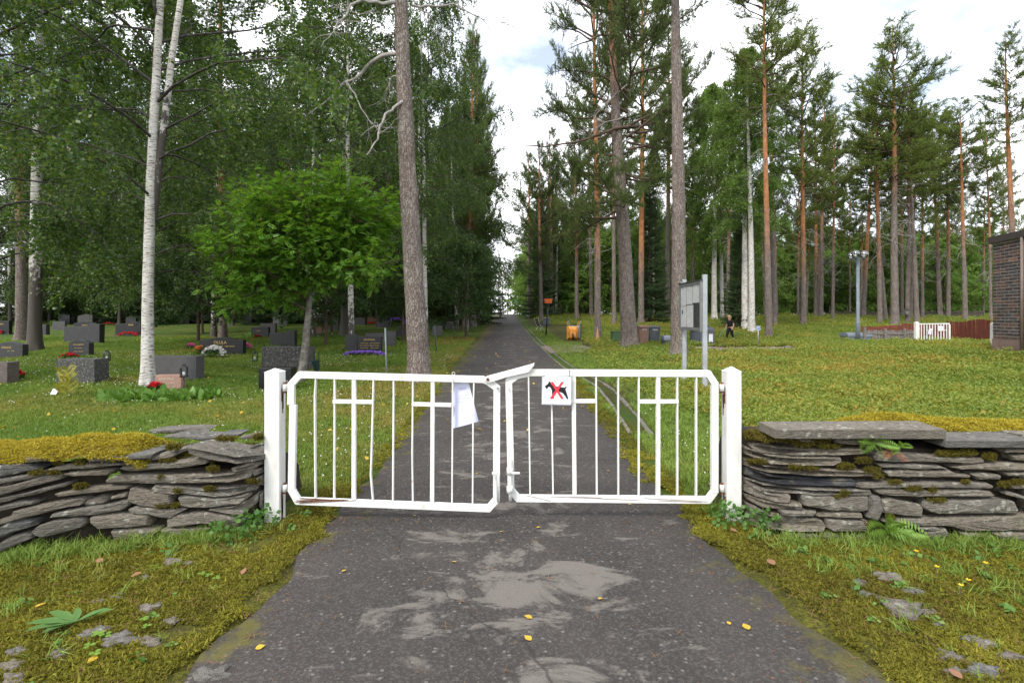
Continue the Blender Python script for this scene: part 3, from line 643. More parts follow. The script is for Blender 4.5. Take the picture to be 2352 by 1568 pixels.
# ---------------------------------------------------------------- tree builders
def rot_to(d, roll):
    """rotation matrices whose z axis is d (n,3), spun by roll"""
    d = d/np.linalg.norm(d, axis=1, keepdims=True)
    h = np.where(np.abs(d[:, 2:3]) < .95, np.array([[0, 0, 1.]]), np.array([[1., 0, 0]]))
    x = np.cross(h, d); x /= np.linalg.norm(x, axis=1, keepdims=True); y = np.cross(d, x)
    c, s = np.cos(roll)[:, None], np.sin(roll)[:, None]
    return np.stack([x*c+y*s, y*c-x*s, d], -1)
def spread(TV, TF, pos_, Rm, scl):
    TV = np.asarray(TV, float); V = np.einsum('nij,kj->nki', Rm, TV)*scl[:, None, None]+pos_[:, None, :]
    n, k = len(pos_), len(TV)
    return V.reshape(-1, 3), (TF[None]+(np.arange(n)*k)[:, None, None]).reshape(-1, TF.shape[1])
def tubes(lines, sides):
    Vs = []; Fs = []; o = 0; a = np.linspace(0, 2*np.pi, sides, endpoint=False); ca, sa = np.cos(a), np.sin(a)
    for p, r in lines:
        p = np.asarray(p, float); r = np.asarray(r, float); t = np.gradient(p, axis=0); t /= np.linalg.norm(t, axis=1, keepdims=True)+1e-9
        h = np.array([0, 0, 1.]) if abs(t[0, 2]) < .8 else np.array([1., 0, 0])
        x = np.cross(t, h); x /= np.linalg.norm(x, axis=1, keepdims=True)+1e-9; y = np.cross(x, t)
        v = p[:, None]+r[:, None, None]*(x[:, None]*ca[None, :, None]+y[:, None]*sa[None, :, None])
        n = len(p); Vs.append(v.reshape(-1, 3)); i = np.arange(n*sides).reshape(n, sides)+o; j = np.roll(i, -1, 1)
        Fs.append(np.stack([i[:-1], j[:-1], j[1:], i[1:]], -1).reshape(-1, 4)); o += n*sides
    return np.concatenate(Vs), np.concatenate(Fs)
def limb(p0, d, L, n, rg, rise=0., wig=.12):
    """curved polyline from p0"""
    d = np.array(d, float); d /= np.linalg.norm(d); p = [np.array(p0, float)]
    for k in range(n):
        d = d+rg.normal(0, wig, 3)+np.array([0, 0, rise/n]); d /= np.linalg.norm(d); p.append(p[-1]+d*L/n)
    return np.array(p)
LEAF = np.array([(0, 0, 0), (.34, .5, .04), (0, 1, 0), (-.34, .5, .04)]); LEAFF = np.array([[0, 1, 2, 3]])
# pine shoot: a brush of needles round the axis (z)
sv = []; sf = []
for k in range(11):
    a = k*2.4; z0 = .0+.012*k; t = .62 if k < 9 else .25; L = .105
    dx, dy = math.cos(a), math.sin(a); b = np.array([0, 0, z0]); e = b+np.array([dx*math.sin(t), dy*math.sin(t), math.cos(t)])*L; w = np.array([-dy, dx, 0])*.0125
    n = len(sv); sv += [b-w*.6, b+w*.6, e]; sf.append((n, n+1, n+2))
SHV, SHF = np.array(sv), np.array(sf)
M['needle'] = leafmat('pine_needles', (.05, .088, .024), (.13, .175, .045), .28, .55, spec=.3)
M['needle2'] = leafmat('young_pine_needles', (.085, .135, .028), (.18, .235, .05), .32, .55)
M['spruce'] = leafmat('spruce_needles', (.022, .05, .018), (.06, .10, .033), .15, .6)
M['bleaf'] = leafmat('birch_leaves', (.034, .085, .016), (.082, .155, .03), .45, .42, c3=(.15, .21, .046), spec=.45)
M['bleaf2'] = leafmat('bright_birch_leaves', (.09, .175, .03), (.17, .275, .05), .48, .45, spec=.4)
M['rleaf'] = leafmat('rowan_leaves', (.07, .19, .022), (.125, .285, .036), .48, .45, c3=(.25, .37, .045), spec=.4)
M['bush'] = leafmat('shrub_leaves', (.026, .062, .013), (.06, .11, .022), .3, .5, spec=.3)
M['birchtwig'] = plain('birch_twig', (.055, .045, .040), .85, .5, 9., 0, .3, (.16, .15, .14))
PROTO = {}
def pine_proto(key, seed, H, Rm, nw, mat, lowprof=.6, subgap=.09, dens=.06, elev=(2, 50), gaps=.15):
    rg = np.random.default_rng(seed); br = []; tw = []; sp = []; sd = []
    for w in range(nw):
        t0 = (w+.5)/nw
        for k in range(rg.integers(3, 6)):
            if rg.random() < gaps: continue
            t = np.clip(t0+rg.uniform(-.5, .5)/nw, 0, .99)
            L = Rm*np.interp(t, [0, .2, .55, .85, 1], [lowprof, 1, .8, .42, .1])*rg.uniform(.6, 1.1)
            az = rg.uniform(0, 2*np.pi); el = R(np.interp(t, [0, 1], elev)+rg.uniform(-9, 9))
            d = (math.cos(az)*math.cos(el), math.sin(az)*math.cos(el), math.sin(el))
            pl = limb((0, 0, t*H), d, L, 6, rg, .35, .13); br.append((pl, np.linspace(.018+.010*L, .006, 7)))
            s = .32*L
            while s < L:
                q = s/L*6; i = min(int(q), 5); p = pl[i]+(pl[i+1]-pl[i])*(q-i); dd = pl[i+1]-pl[i]; dd /= np.linalg.norm(dd)
                sgn = rg.choice([-1, 1]); sidev = np.cross(dd, [0, 0, 1.])*sgn
                sl = (.22+.42*(L-s))*rg.uniform(.6, 1.15); sl = min(sl, 1.15)
                sub = limb(p, dd*.7+sidev*.8+np.array([0, 0, rg.uniform(-.45, .45)]), sl, 3, rg, .3, .16); tw.append((sub, np.array([.008, .006, .005, .003])))
                m = max(3, int(sl/dens))
                for f in np.linspace(.18, 1, m):
                    j = min(int(f*3), 2); pp = sub[j]+(sub[j+1]-sub[j])*(f*3-j); sp.append(pp); sd.append((sub[j+1]-sub[j])/sl*3+rg.normal(0, .7, 3)+np.array([0, 0, .25]))
                s += subgap*rg.uniform(.6, 1.3)
            for f in np.linspace(.55, 1, 6): sp.append(pl[min(6, int(f*6))]+rg.normal(0, .03, 3)); sd.append(np.array(d)+rg.normal(0, .5, 3)+np.array([0, 0, .4]))
    sp = np.array(sp); sd = np.array(sd)
    v1, f1 = tubes(br, 4); v2, f2 = tubes(tw, 3)
    bm_ = npmesh(key+'_branches', np.concatenate([v1, v2]), np.concatenate([f1, f2+len(v1)]), M['branch'], True)
    V, F = spread(SHV, SHF, sp, rot_to(sd, rg.uniform(0, 6.28, len(sp))), rg.uniform(.75, 1.45, len(sp)))
    PROTO[key] = (bm_, npmesh(key+'_needles', V, F, mat), H, Rm)
def birch_proto(key, seed, H, Rm, nl, mat, leaf=.062, nsub=7, ntw=4, hang=1., up=42, prof=((0, .7), (.3, 1), (.7, .7), (1, .15)), twl=(.45, 1.1), gap=.045):
    rg = np.random.default_rng(seed); br = []; tw = []; lp = []; ld = []
    px, py = zip(*prof)
    for k in range(nl):
        t = min(.98, (k+rg.uniform(0, 1))/nl); L = Rm*np.interp(t, px, py)*rg.uniform(.65, 1.12); az = k*2.4+rg.uniform(-.6, .6); el = R(up+rg.uniform(-12, 14)+18*t)
        pl = limb((0, 0, t*H), (math.cos(az)*math.cos(el), math.sin(az)*math.cos(el), math.sin(el)), L*1.15, 7, rg, -1.0*hang, .13)
        br.append((pl, np.linspace(.010+.0065*L, .004, 8)))
        for s in np.linspace(.25, 1, nsub):
            q = s*7; i = min(int(q), 6); p = pl[i]+(pl[i+1]-pl[i])*(q-i); dd = pl[i+1]-pl[i]; dd = dd/np.linalg.norm(dd); sidev = np.cross(dd, [0, 0, 1.])*rg.choice([-1, 1])
            sl = L*.38*(1.15-s*.6)*rg.uniform(.6, 1.2)
            sub = limb(p, dd*.7+sidev*rg.uniform(.2, 1.)+np.array([0, 0, rg.uniform(-.2, .5)]), sl, 4, rg, -.8*hang, .16); tw.append((sub, np.linspace(.009, .004, 5)))
            for f in np.linspace(.15, 1, ntw):
                j = min(int(f*4), 3); p2 = sub[j]+(sub[j+1]-sub[j])*(f*4-j); tl = rg.uniform(*twl)
                twg = limb(p2, (sub[j+1]-sub[j])*3+np.array([rg.normal(0, .3), rg.normal(0, .3), -.25*hang]), tl, 4, rg, -1.5*hang, .12); tw.append((twg, np.array([.0035, .003, .0025, .002, .0015])))
                m = max(3, int(tl/gap)); ff = rg.uniform(.05, 1, m)*3.999; jj = ff.astype(int); pp = twg[jj]+(twg[jj+1]-twg[jj])*(ff-jj)[:, None]+rg.normal(0, .03, (m, 3))
                lp.append(pp); ld.append(rg.normal(0, .8, (m, 3))+np.array([0, 0, -.75]))
    lp = np.concatenate(lp); ld = np.concatenate(ld)
    v1, f1 = tubes(br, 5); v2, f2 = tubes(tw, 3)
    bm_ = npmesh(key+'_branches', np.concatenate([v1, v2]), np.concatenate([f1, f2+len(v1)]), M['birchtwig'], True)
    Rm_ = rot_to(ld, rg.uniform(0, 6.28, len(lp)))[:, :, [0, 2, 1]]*np.array([1, 1, -1.])
    V, F = spread(LEAF, LEAFF, lp, Rm_, leaf*rg.uniform(.6, 1.3, len(lp)))
    PROTO[key] = (bm_, npmesh(key+'_leaves', V, F, mat), H, Rm)
def spruce_proto(key, seed, H, Rm, mat):
    rg = np.random.default_rng(seed); br = []; sp = []; sd = []
    nw = int(H/.28)
    for w in range(nw):
        t = w/nw
        for k in range(7):
            L = Rm*(1-t)**.85*rg.uniform(.7, 1.1)+.08; az = rg.uniform(0, 6.28); el = R(np.interp(t, [0, 1], [-18, 35])+rg.uniform(-8, 8))
            pl = limb((0, 0, t*H+rg.uniform(-.1, .1)), (math.cos(az)*math.cos(el), math.sin(az)*math.cos(el), math.sin(el)), L, 4, rg, .3, .06); br.append((pl, np.linspace(.02, .005, 5)))
            for s in np.arange(.2*L, L, .11):
                q = s/L*4; i = min(int(q), 3); p = pl[i]+(pl[i+1]-pl[i])*(q-i); dd = (pl[i+1]-pl[i]); dd /= np.linalg.norm(dd); sd_ = np.cross(dd, [0, 0, 1.])
                for g in (-1, 1):
                    wd = (.12+.26*(L-s))*rg.uniform(.6, 1.1)
                    for f in np.arange(.05, wd, .13): sp.append(p+(dd*.6+sd_*g)*f+np.array([0, 0, -.18*f])); sd.append(dd*.6+sd_*g+np.array([0, 0, -.3])+rg.normal(0, .35, 3))
    v1, f1 = tubes(br, 3); sp = np.array(sp); sd = np.array(sd)
    V, F = spread(SHV[:24], SHF[:8], sp, rot_to(sd, rg.uniform(0, 6.28, len(sp))), rg.uniform(1.1, 1.9, len(sp)))
    PROTO[key] = (npmesh(key+'_branches', v1, f1, M['branch'], True), npmesh(key+'_needles', V, F, mat), H, Rm)
def dead_proto(key, seed, H, Rm, nb):
    rg = np.random.default_rng(seed); br = []
    for k in range(nb):
        az = rg.uniform(0, 6.28); L = Rm*rg.uniform(.3, 1.); el = R(rg.uniform(-25, 25)); p0 = (0, 0, H*rg.uniform(0, 1))
        pl = limb(p0, (math.cos(az)*math.cos(el), math.sin(az)*math.cos(el), math.sin(el)), L, 6, rg, -.25, .22); br.append((pl, np.linspace(.012+.006*L, .003, 7)))
        for q in range(rg.integers(2, 6)):
            i = rg.integers(1, 6); s2 = limb(pl[i], pl[i]-pl[i-1]+rg.normal(0, .25, 3), L*rg.uniform(.15, .45), 4, rg, -.2, .25); br.append((s2, np.linspace(.007, .002, 5)))
    v, f = tubes(br, 4); PROTO[key] = (npmesh(key, v, f, M['deadwood'], True), None, H, Rm)
pine_proto('pine_a', 1, 9, 2.6, 17, M['needle2'])
pine_proto('pine_b', 2, 10, 2.9, 18, M['needle'])
pine_proto('pine_w', 3, 11, 5.0, 16, M['needle'], .9, .085, .062, (-10, 40), .05)
pine_proto('pine_s', 4, 8, 1.9, 16, M['needle2'], .6, .14, .075, (5, 50), .15)
birch_proto('birch_a', 11, 13, 3.9, 50, M['bleaf'], .082, 9, 7, gap=.036)
birch_proto('birch_b', 12, 12, 3.2, 46, M['bleaf'], .086, 8, 7, gap=.038)
birch_proto('birch_c', 13, 12, 2.6, 46, M['bleaf2'], .10, 7, 7, gap=.045)
birch_proto('shrub', 14, 6, 2.3, 40, M['bush'], .10, 8, 6, .5, 35, ((0, .9), (.3, 1), (.7, .75), (1, .2)), (.25, .6), .03)
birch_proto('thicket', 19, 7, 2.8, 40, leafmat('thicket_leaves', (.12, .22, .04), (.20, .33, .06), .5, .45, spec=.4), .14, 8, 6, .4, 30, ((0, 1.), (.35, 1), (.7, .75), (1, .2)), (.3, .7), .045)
spruce_proto('spruce', 15, 12, 2.3, M['spruce'])
dead_proto('dead_branches', 16, 5, 2.3, 26)
def trunk(r0, H, top, parent, mat, n=14, m=26, bark=.06, flare=.45, wig=.05, seed=0, taper=.75, mind=.02):
    """tapered, slightly crooked, rough stem from the root to top (dx, dy)"""
    rg = np.random.default_rng(seed); ph = rg.uniform(0, 6.28, 4)
    t = np.linspace(0, 1, m)**1.3; z = t*H-.0
    cx = top[0]*t+wig*np.sin(t*5+ph[0])*(1-t)*t*4; cy = top[1]*t+wig*np.sin(t*4+ph[1])*(1-t)*t*4
    r = np.maximum(r0*(1-t)**taper, mind)*(1+flare*np.exp(-z/.28))
    a = np.linspace(0, 2*np.pi, n, endpoint=False)
    lump = 1+bark*(np.sin(3*a[None]+ph[2]+z[:, None]*.7)*.6+np.sin(5*a[None]+z[:, None]*2.1+ph[3])*.5+rg.normal(0, .35, (m, n)))+.13*np.exp(-z/.22)[:, None]*np.sin(5*a[None]+ph[0])
    V = np.stack([cx[:, None]+r[:, None]*lump*np.cos(a), cy[:, None]+r[:, None]*lump*np.sin(a), np.repeat(z[:, None]-.12*(t[:, None] == 0), n, 1)], -1).reshape(-1, 3)
    i = np.arange(m*n).reshape(m, n); j = np.roll(i, -1, 1)
    me = npmesh('trunk', V, np.stack([i[:-1], j[:-1], j[1:], i[1:]], -1).reshape(-1, 4), mat, True)
    return link('trunk', me, parent)
TN = [0]
def tree(name, label, cat, base, r0, H, top, bark, crown, cb, half, group=None, orange=None, dark=None, dead=None, big=False, dh=0.):
    """name > trunk, branches, crown; cb = height of the crown's foot, half = its half width"""
    TN[0] += 1; sd = TN[0]
    root = thing(name, label, cat, base, 0, group)
    tr = trunk(r0, H, top, root, M[bark], *((26, 60) if big else (12, 24)), seed=sd, bark=.05 if bark == 'pine' else .04)
    if orange is not None: tr['orange'] = float(orange)
    if dark is not None: tr['dark'] = float(dark)
    if crown:
        b, l, H0, R0 = PROTO[crown]; k = half/R0; ch = H-cb
        for nm, me in (('branches', b), ('crown', l)):
            o = link(nm, me, root); o.scale = (k, k, ch/H0*1.02); f = cb/H
            o.location = (top[0]*f, top[1]*f, cb); o.rotation_euler = (-math.atan2(top[1], H), math.atan2(top[0], H), sd*1.7)
    if dead:
        o = link('dead_branches', PROTO['dead_branches'][0], root); lo, hi, w = dead; o.location = (top[0]*lo/H, top[1]*lo/H, lo); o.scale = (w/2.3, w/2.3, (hi-lo)/5.); o.rotation_euler[2] = sd*.9
    return root
def ptree(name, label, u, vb, w, tv, tu, crown, cbv, half, bark='pine', ov=None, cat='tree', group=None, dead=None, dark=None, big=False, y=None):
    """read off a tree: foot (u,vb), width w, top (tu,tv), crown foot cbv and half width in frame units"""
    b = G(u, vb) if y is None else onground((u-1176)*y/FV, y)
    s = FV/b.y; z = lambda v: EYE-(v-727)/s-b.z
    H = z(tv); return tree(name, label, cat, b, w/s/2, H, ((tu-u)/s, 0), bark, crown, max(.3, z(cbv)), half/s, group,
                           None if ov is None else z(ov), dark, None if dead is None else (z(dead[0]), z(dead[1]), dead[2]/s), big)

# ---------------------------------------------------------------- the three thick pines by the gate
pL = ptree('pine_tree', 'thick grey pine with bleached dead limbs standing left of the path behind the gate', 963, 877, 49, -900, 880, 'pine_w', -260, 330, ov=-150, big=True)
pC = ptree('pine_tree', 'thick leaning pine beside the brown and grey wheelie bins', 1446, 802, 37, -190, 1392, 'pine_w', 500, 215, ov=250, big=True)
pR = ptree('pine_tree', 'thick straight pine just behind the information board', 1560, 821, 36, -520, 1546, 'pine_w', -60, 170, ov=-60, big=True)
# bleached limbs of the left pine, traced at its depth
def dlimb(pts, r0, r1, root, dy0=0., dy1=.8, twigs=5, seed=0, mat='deadwood'):
    rg = np.random.default_rng(seed); y0 = root.location.y; n = len(pts); p3 = []
    for i, (u, v) in enumerate(pts):
        p = P(u, v, y0+dy0+(dy1-dy0)*i/(n-1)); p3.append(np.array(p-root.location))
    # smooth
    q = [p3[0]]
    for a, b in zip(p3[:-1], p3[1:]):
        for t in (.33, .67, 1.): q.append(a+(b-a)*t+rg.normal(0, .012, 3))
    q = np.array(q); lines = [(q, np.linspace(r0, r1, len(q)))]
    for k in range(twigs):
        i = rg.integers(len(q)//3, len(q)); s = limb(q[i], (q[i]-q[i-1])*6+rg.normal(0, .5, 3), rg.uniform(.3, .9), 5, rg, -.5, .3); lines.append((s, np.linspace(.010, .003, 6)))
        s2 = limb(s[2], (s[3]-s[2])*6+rg.normal(0, .6, 3), rg.uniform(.2, .5), 4, rg, -.4, .3); lines.append((s2, np.linspace(.006, .002, 5)))
    v, f = tubes(lines, 6); link('dead_limb', npmesh('dead_limb', v, f, M[mat], True), root)
dlimb([(920, 122), (880, 128), (850, 145), (820, 182), (790, 190), (770, 215), (740, 240), (700, 270), (670, 300)], .055, .008, pL, 0, .9, 12, 1)
dlimb([(795, 188), (815, 215), (830, 250), (850, 280), (870, 295)], .025, .006, pL, .3, .2, 5, 2)
dlimb([(925, 233), (905, 248), (885, 262), (873, 290), (868, 320), (852, 345), (840, 358)], .038, .012, pL, -.1, -.5, 3, 3)
dlimb([(918, 8), (880, 8), (830, 2), (805, 12), (795, 35), (775, 55), (760, 80)], .05, .008, pL, 0, -.6, 12, 4)
dlimb([(918, 65), (895, 85), (880, 105), (865, 128)], .02, .006, pL, .1, .6, 3, 5)
dlimb([(945, 12), (1000, 15), (1040, 10), (1075, 28), (1110, 45), (1150, 52)], .03, .006, pL, 0, 1.2, 10, 6)
dlimb([(960, 20), (985, 30), (1000, 60), (1012, 80)], .018, .005, pL, 0, .5, 4, 7)
dlimb([(920, 172), (900, 178), (895, 195), (885, 215)], .022, .006, pL, 0, .4, 6, 8)
# heavy live limbs of the leaning pine
dlimb([(1452, 290), (1430, 295), (1400, 305), (1360, 320), (1310, 330), (1260, 338), (1200, 335)], .085, .015, pC, 0, -1.5, 14, 9, 'pinebranch') if 'pinebranch' in M else dlimb([(1450, 290), (1420, 294), (1390, 305), (1350, 320), (1300, 330), (1250, 337), (1190, 335)], .085, .015, pC, 0, -1.5, 14, 9, 'branch')
dlimb([(1425, 32), (1395, 28), (1360, 20), (1320, 0)], .10, .03, pC, 0, -.8, 6, 10, 'branch')
dlimb([(1448, 260), (1420, 275), (1390, 280), (1370, 295), (1330, 300)], .03, .006, pC, 0, -1., 14, 11)
dlimb([(1440, 195), (1415, 215), (1390, 240), (1370, 262)], .03, .006, pC, 0, -1., 14, 12)
dlimb([(1420, 85), (1380, 80), (1350, 95), (1310, 110)], .06, .015, pC, 0, -1.2, 6, 13, 'branch')

# ---------------------------------------------------------------- pines and birches read off one by one
PINES = [
 ('red-barked pine, left one of a close pair on the left edge of the path', 1069, 751, 15, 78, 1090, 'pine_b', 560, 72, 640),
 ('taller red-barked pine, right one of a close pair on the left edge of the path', 1086, 750, 16, 60, 1098, 'pine_a', 600, 66, 600),
 ('slim pine on the left of the path next to the second path lamp', 1100, 738, 11, 180, 1104, 'pine_b', 640, 50, 600),
 ('slim pine to the right of the path beside the far grey bin', 1216, 727, 10, 355, 1214, 'pine_b', 620, 48, 560),
 ('slim pine behind the orange sign', 1243, 738, 10, 330, 1238, 'pine_b', 600, 48, 600),
 ('brown pine behind the grey bin and the bench', 1268, 728, 10, 300, 1262, 'pine_b', 560, 52, 560),
 ('grey pine rising behind the orange wheelbarrow', 1325, 737, 10, 280, 1320, 'pine_b', 560, 50, 620),
 ('pine with an orange upper stem and a wooden wedge leaning at its foot', 1373, 781, 16, -260, 1362, 'pine_b', 440, 110, 650),
 ('slim pine in the dark row behind the wedge pine', 1358, 731, 9, 200, 1352, 'pine_b', 500, 60, 560),
 ('grey pine just left of the thick leaning pine', 1411, 745, 11, 120, 1405, 'pine_b', 480, 60, 520),
 ('dark pine directly behind the brown wheelie bin', 1473, 746, 14, -200, 1475, 'pine_b', 420, 120, 660),
 ('pine left of the thick straight trunk behind the board', 1534, 733, 13, 40, 1536, 'pine_b', 430, 90, 500),
 ('thin dark pine behind the information board frame', 1592, 731, 8, 330, 1590, 'pine_b', 560, 45, 620),
 ('thin reddish pine just left of the woman', 1672, 746, 9, 190, 1676, 'pine_b', 520, 50, 600),
 ('tall orange-stemmed pine standing near the blue WC sign', 1766, 779, 15, -150, 1752, 'pine_a', 235, 95, 610),
 ('brown pine right behind the tall pine near the WC sign', 1778, 752, 13, 60, 1772, 'pine_b', 420, 70, 500),
 ('orange-stemmed pine in open heath midway between the WC sign and the globe lamp', 1845, 750, 13, 60, 1842, 'pine_a', 420, 88, 660),
 ('orange pine left of the globe lamp, nearer the double birch', 1874, 731, 9, 240, 1872, 'pine_a', 470, 50, 640),
 ('grey pine left of the globe lamp, nearer the lamp', 1886, 731, 9, 190, 1894, 'pine_b', 460, 52, 560),
 ('thin straight pine just left of the globe lamp', 1913, 735, 7, 260, 1916, 'pine_a', 480, 45, 600),
 ('leaning orange pine right behind the globe lamp', 1982, 731, 10, 210, 2012, 'pine_a', 470, 55, 660),
 ('slim orange pine rising behind the old grey fence', 2021, 746, 11, 150, 2012, 'pine_a', 430, 60, 640),
 ('leaning dark pine behind the old grey fence', 2034, 737, 10, 260, 1998, 'pine_b', 470, 55, 560),
 ('tallest pine on the right, a broad crown over a grey stem behind the red fence', 2056, 751, 17, 56, 2050, 'pine_a', 400, 110, 470),
 ('thin pine between the tallest pine and the one with the bird box', 2072, 731, 7, 250, 2070, 'pine_b', 440, 48, 600),
 ('pine with a small bird box nailed to its stem', 2084, 745, 10, 170, 2089, 'pine_a', 440, 60, 520),
 ('grey pine left of the small white gate, leaning left', 2106, 746, 11, 200, 2083, 'pine_a', 430, 62, 460),
 ('curved leaning pine behind the red fence', 2160, 731, 10, 240, 2138, 'pine_a', 450, 55, 600),
 ('dark-stemmed pine behind the middle of the red fence', 2178, 733, 9, 260, 2176, 'pine_b', 470, 50, 620),
 ('orange pine with a pale foot behind the red fence, nearest the building', 2217, 738, 11, 232, 2205, 'pine_a', 420, 68, 600),
]
for lb, u, vb, w, tv, tu, cr_, cbv, hf, ov in PINES:
    ptree('pine_tree', lb, u, vb, w, tv, tu, cr_, cbv+15, hf*1.32, ov=ov, group='pines among the heath and graves', dead=(cbv+160, cbv-20, hf*.8) if u > 1650 or u < 1110 or u == 1373 else None)
ptree('pine_tree', 'tall orange pine rising behind the brick building', 2333, 700, 16, 72, 2308, 'pine_a', 330, 75, ov=560, y=34, dead=(470, 330, 60))
ptree('pine_tree', 'orange pine stem half hidden in birch foliage at upper left', 512, 760, 17, -260, 505, 'pine_b', 60, 110, ov=560, y=30, dead=(360, 100, 90))
ptree('pine_tree', 'red-brown pine stem at the far left edge', 48, 770, 22, -200, 40, 'pine_b', 300, 130, ov=560, y=27, dead=(560, 300, 120))
# birches
b1 = G(338, 885); s1 = FV/b1.y
bt = tree('birch_tree', 'forked white birch rising beside the pink granite headstone', 'tree', b1, .125, 15.5, (.45, 0), 'birch', 'birch_a', 3.6, 4.6, dark=-.2, big=True)
f = limb((.09, .02, 3.5), (.13, .02, 1), 11, 9, np.random.default_rng(5), 0, .02)
vv, ff = tubes([(f, np.linspace(.085, .03, 10))], 16); o_ = link('stem', npmesh('stem', vv, ff, M['birch'], True), bt); o_['dark'] = 7.
ptree('birch_tree', 'old birch with a rough black and white foot at the left edge', 78, 806, 27, -420, 104, 'birch_b', 420, 200, 'birch', dark=4.5, big=True)
ptree('birch_tree', 'black and white birch stem half hidden behind the rowan', 793, 768, 21, -300, 800, 'birch_a', 330, 150, 'birch', dark=5., big=True)
ptree('birch_tree', 'white birch, left stem of the twin birch beside the woman', 1711, 761, 15, 170, 1708, 'birch_c', 540, 95, 'birch', dark=-2.)
ptree('birch_tree', 'white birch, right stem of the twin birch beside the woman', 1727, 765, 15, 120, 1716, 'birch_c', 520, 100, 'birch', dark=-2.)
ptree('birch_tree', 'pale birch left of the woman behind the round container', 1641, 737, 13, 205, 1638, 'birch_c', 580, 90, 'birch', dark=0.)
ptree('birch_tree', 'thin pale birch close behind the one left of the woman', 1659, 733, 9, 260, 1655, 'birch_c', 590, 72, 'birch', dark=1.)
ptree('birch_tree', 'bright green birch crown filling the gap above the round container', 1615, 726, 9, 215, 1622, 'birch_c', 640, 80, 'birch', dark=1.)
ptree('birch_tree', 'thin black and white birch behind the grey wheelie bin', 1502, 729, 6, 330, 1500, 'birch_b', 640, 45, 'birch', dark=3.)
ptree('birch_tree', 'white birch stem behind the brown pine at the bench', 1278, 727, 6, 360, 1280, 'birch_b', 640, 50, 'birch', dark=2.)
# foliage of the burial ground: birches, bushes and spruces behind the graves
LB = [(-13.4, 13.6, .11, 15, 'birch_a', 2.6, 5.2, 'birch hanging over the burial ground near the left edge'), (-6.4, 21, .12, 17, 'birch_b', 4.0, 4.0, 'birch behind the forked birch'),
      (-14.5, 21, .14, 16, 'birch_b', 3.0, 4.4, 'birch in the second row at the far left'), (-3.9, 24, .12, 18, 'birch_a', 5.0, 3.4, 'birch with hanging twigs left of the thick pine'),
      (-11, 29, .16, 17, 'birch_a', 3.2, 4.6, 'birch behind the black arched headstone'), (-17, 30, .16, 17, 'birch_a', 3.0, 4.6, 'birch in the third row at the far left'),
      (-6, 33, .16, 18, 'birch_b', 3.5, 4.2, 'birch in the dark rows behind the rowan'), (-4.2, 40, .15, 17, 'birch_b', 2.6, 3.6, 'birch behind the first path lamp'),
      (-13, 42, .18, 19, 'birch_b', 3.0, 5.0, 'birch deep in the burial ground'), (-22, 40, .18, 18, 'birch_a', 3.0, 5.2, 'birch deep at the far left')]
for x, y, r0, H, cr_, cb, hf, lb in LB: tree('birch_tree', lb, 'tree', onground(x, y), r0, H, (random.uniform(-.5, .5), 0), 'birch', cr_, cb, hf, 'birches of the burial ground', dark=2.5)
BU = [(-2.6, 30, 5.5, 2.0, 'leafy bush hiding the graves right of the thick pine'), (-3.4, 36, 6.5, 2.3, 'leafy bush behind the black headstones by the path'), (-5.6, 27, 5., 2.0, 'low leafy tree behind the rowan'), (-8.5, 24, 6., 2.4, 'low leafy tree between the forked birch and the rowan'),
      (-15.5, 26, 6., 2.6, 'low leafy tree left of the forked birch'), (-12, 35, 7., 2.8, 'leafy bush behind the grey block headstone'), (-20, 34, 7., 2.8, 'leafy bush at the far left behind the graves'), (-9, 45, 8., 3.2, 'tall leafy bush in the dark middle rows')]
for x, y, H, hf, lb in BU: tree('leafy_tree', lb, 'tree', onground(x, y), .07, H, (.1, 0), 'branch', 'shrub', .8, hf, 'low leafy trees of the burial ground')
SPR = [(-3.1, 47, 15, 2.5, 'dark spruce on the left of the path behind the pair of pines'), (-4.8, 52, 17, 2.8, 'second dark spruce on the left of the path'), (3.4, 62, 15, 2.6, 'dark spruce on the right of the path behind the far grey bin'), (5.2, 70, 16, 2.8, 'dark spruce behind the orange sign'),
       (17.3, 40, 9, 1.5, 'young spruce beside the open-heath pine'), (12.3, 47, 14, 2.2, 'dark spruce right behind the woman'), (-4.6, 64, 16, 2.8, 'farthest dark spruce on the left of the path')]
for x, y, H, hf, lb in SPR: tree('spruce_tree', lb, 'tree', onground(x, y), .17, H, (0, 0), 'branch', 'spruce', .4, hf, 'spruces')
def near(x, y):
    u = 1176+x*FV/y; AN = [(40, 'the old birch at the left edge'), (190, 'the headstone with the gilt sun'), (338, 'the forked birch'), (500, 'the wide black headstone'), (650, 'the rowan'), (793, 'the birch hidden by the rowan'), (860, 'the gilt-named black stone'), (963, 'the thick left pine'), (1030, 'the wide black headstone right of the pine'), (1085, 'the pair of path pines'), (1216, 'the far waste container'), (1250, 'the orange sign'), (1315, 'the wheelbarrows'), (1373, 'the wedge pine'), (1446, 'the thick leaning pine'), (1500, 'the grey wheelie bin'), (1560, 'the thick straight pine'), (1600, 'the information board'), (1650, 'the round container'), (1685, 'the person with the hose'), (1720, 'the twin birch'), (1770, 'the WC sign'), (1845, 'the open-heath pine'), (1900, 'the heath left of the globe lamp'), (1970, 'the globe lamp'), (2030, 'the weathered grey fence'), (2085, 'the bird box'), (2140, 'the small white gate'), (2200, 'the red picket fence'), (2270, 'the white post at the building'), (2340, 'the brick building')]
    return min(AN, key=lambda q: abs(q[0]-u))[1]
rg = np.random.default_rng(99)
for k in range(32):
    x = -6-58*k/31+rg.uniform(-1.5, 1.5); y = rg.uniform(46, 66); tree('spruce_tree', 'dark spruce in the far wall behind '+near(x, y), 'tree', onground(x, y), .16, rg.uniform(16, 25), (0, 0), 'branch', 'spruce', .3, rg.uniform(3.2, 4.4), 'far spruces behind the graves')
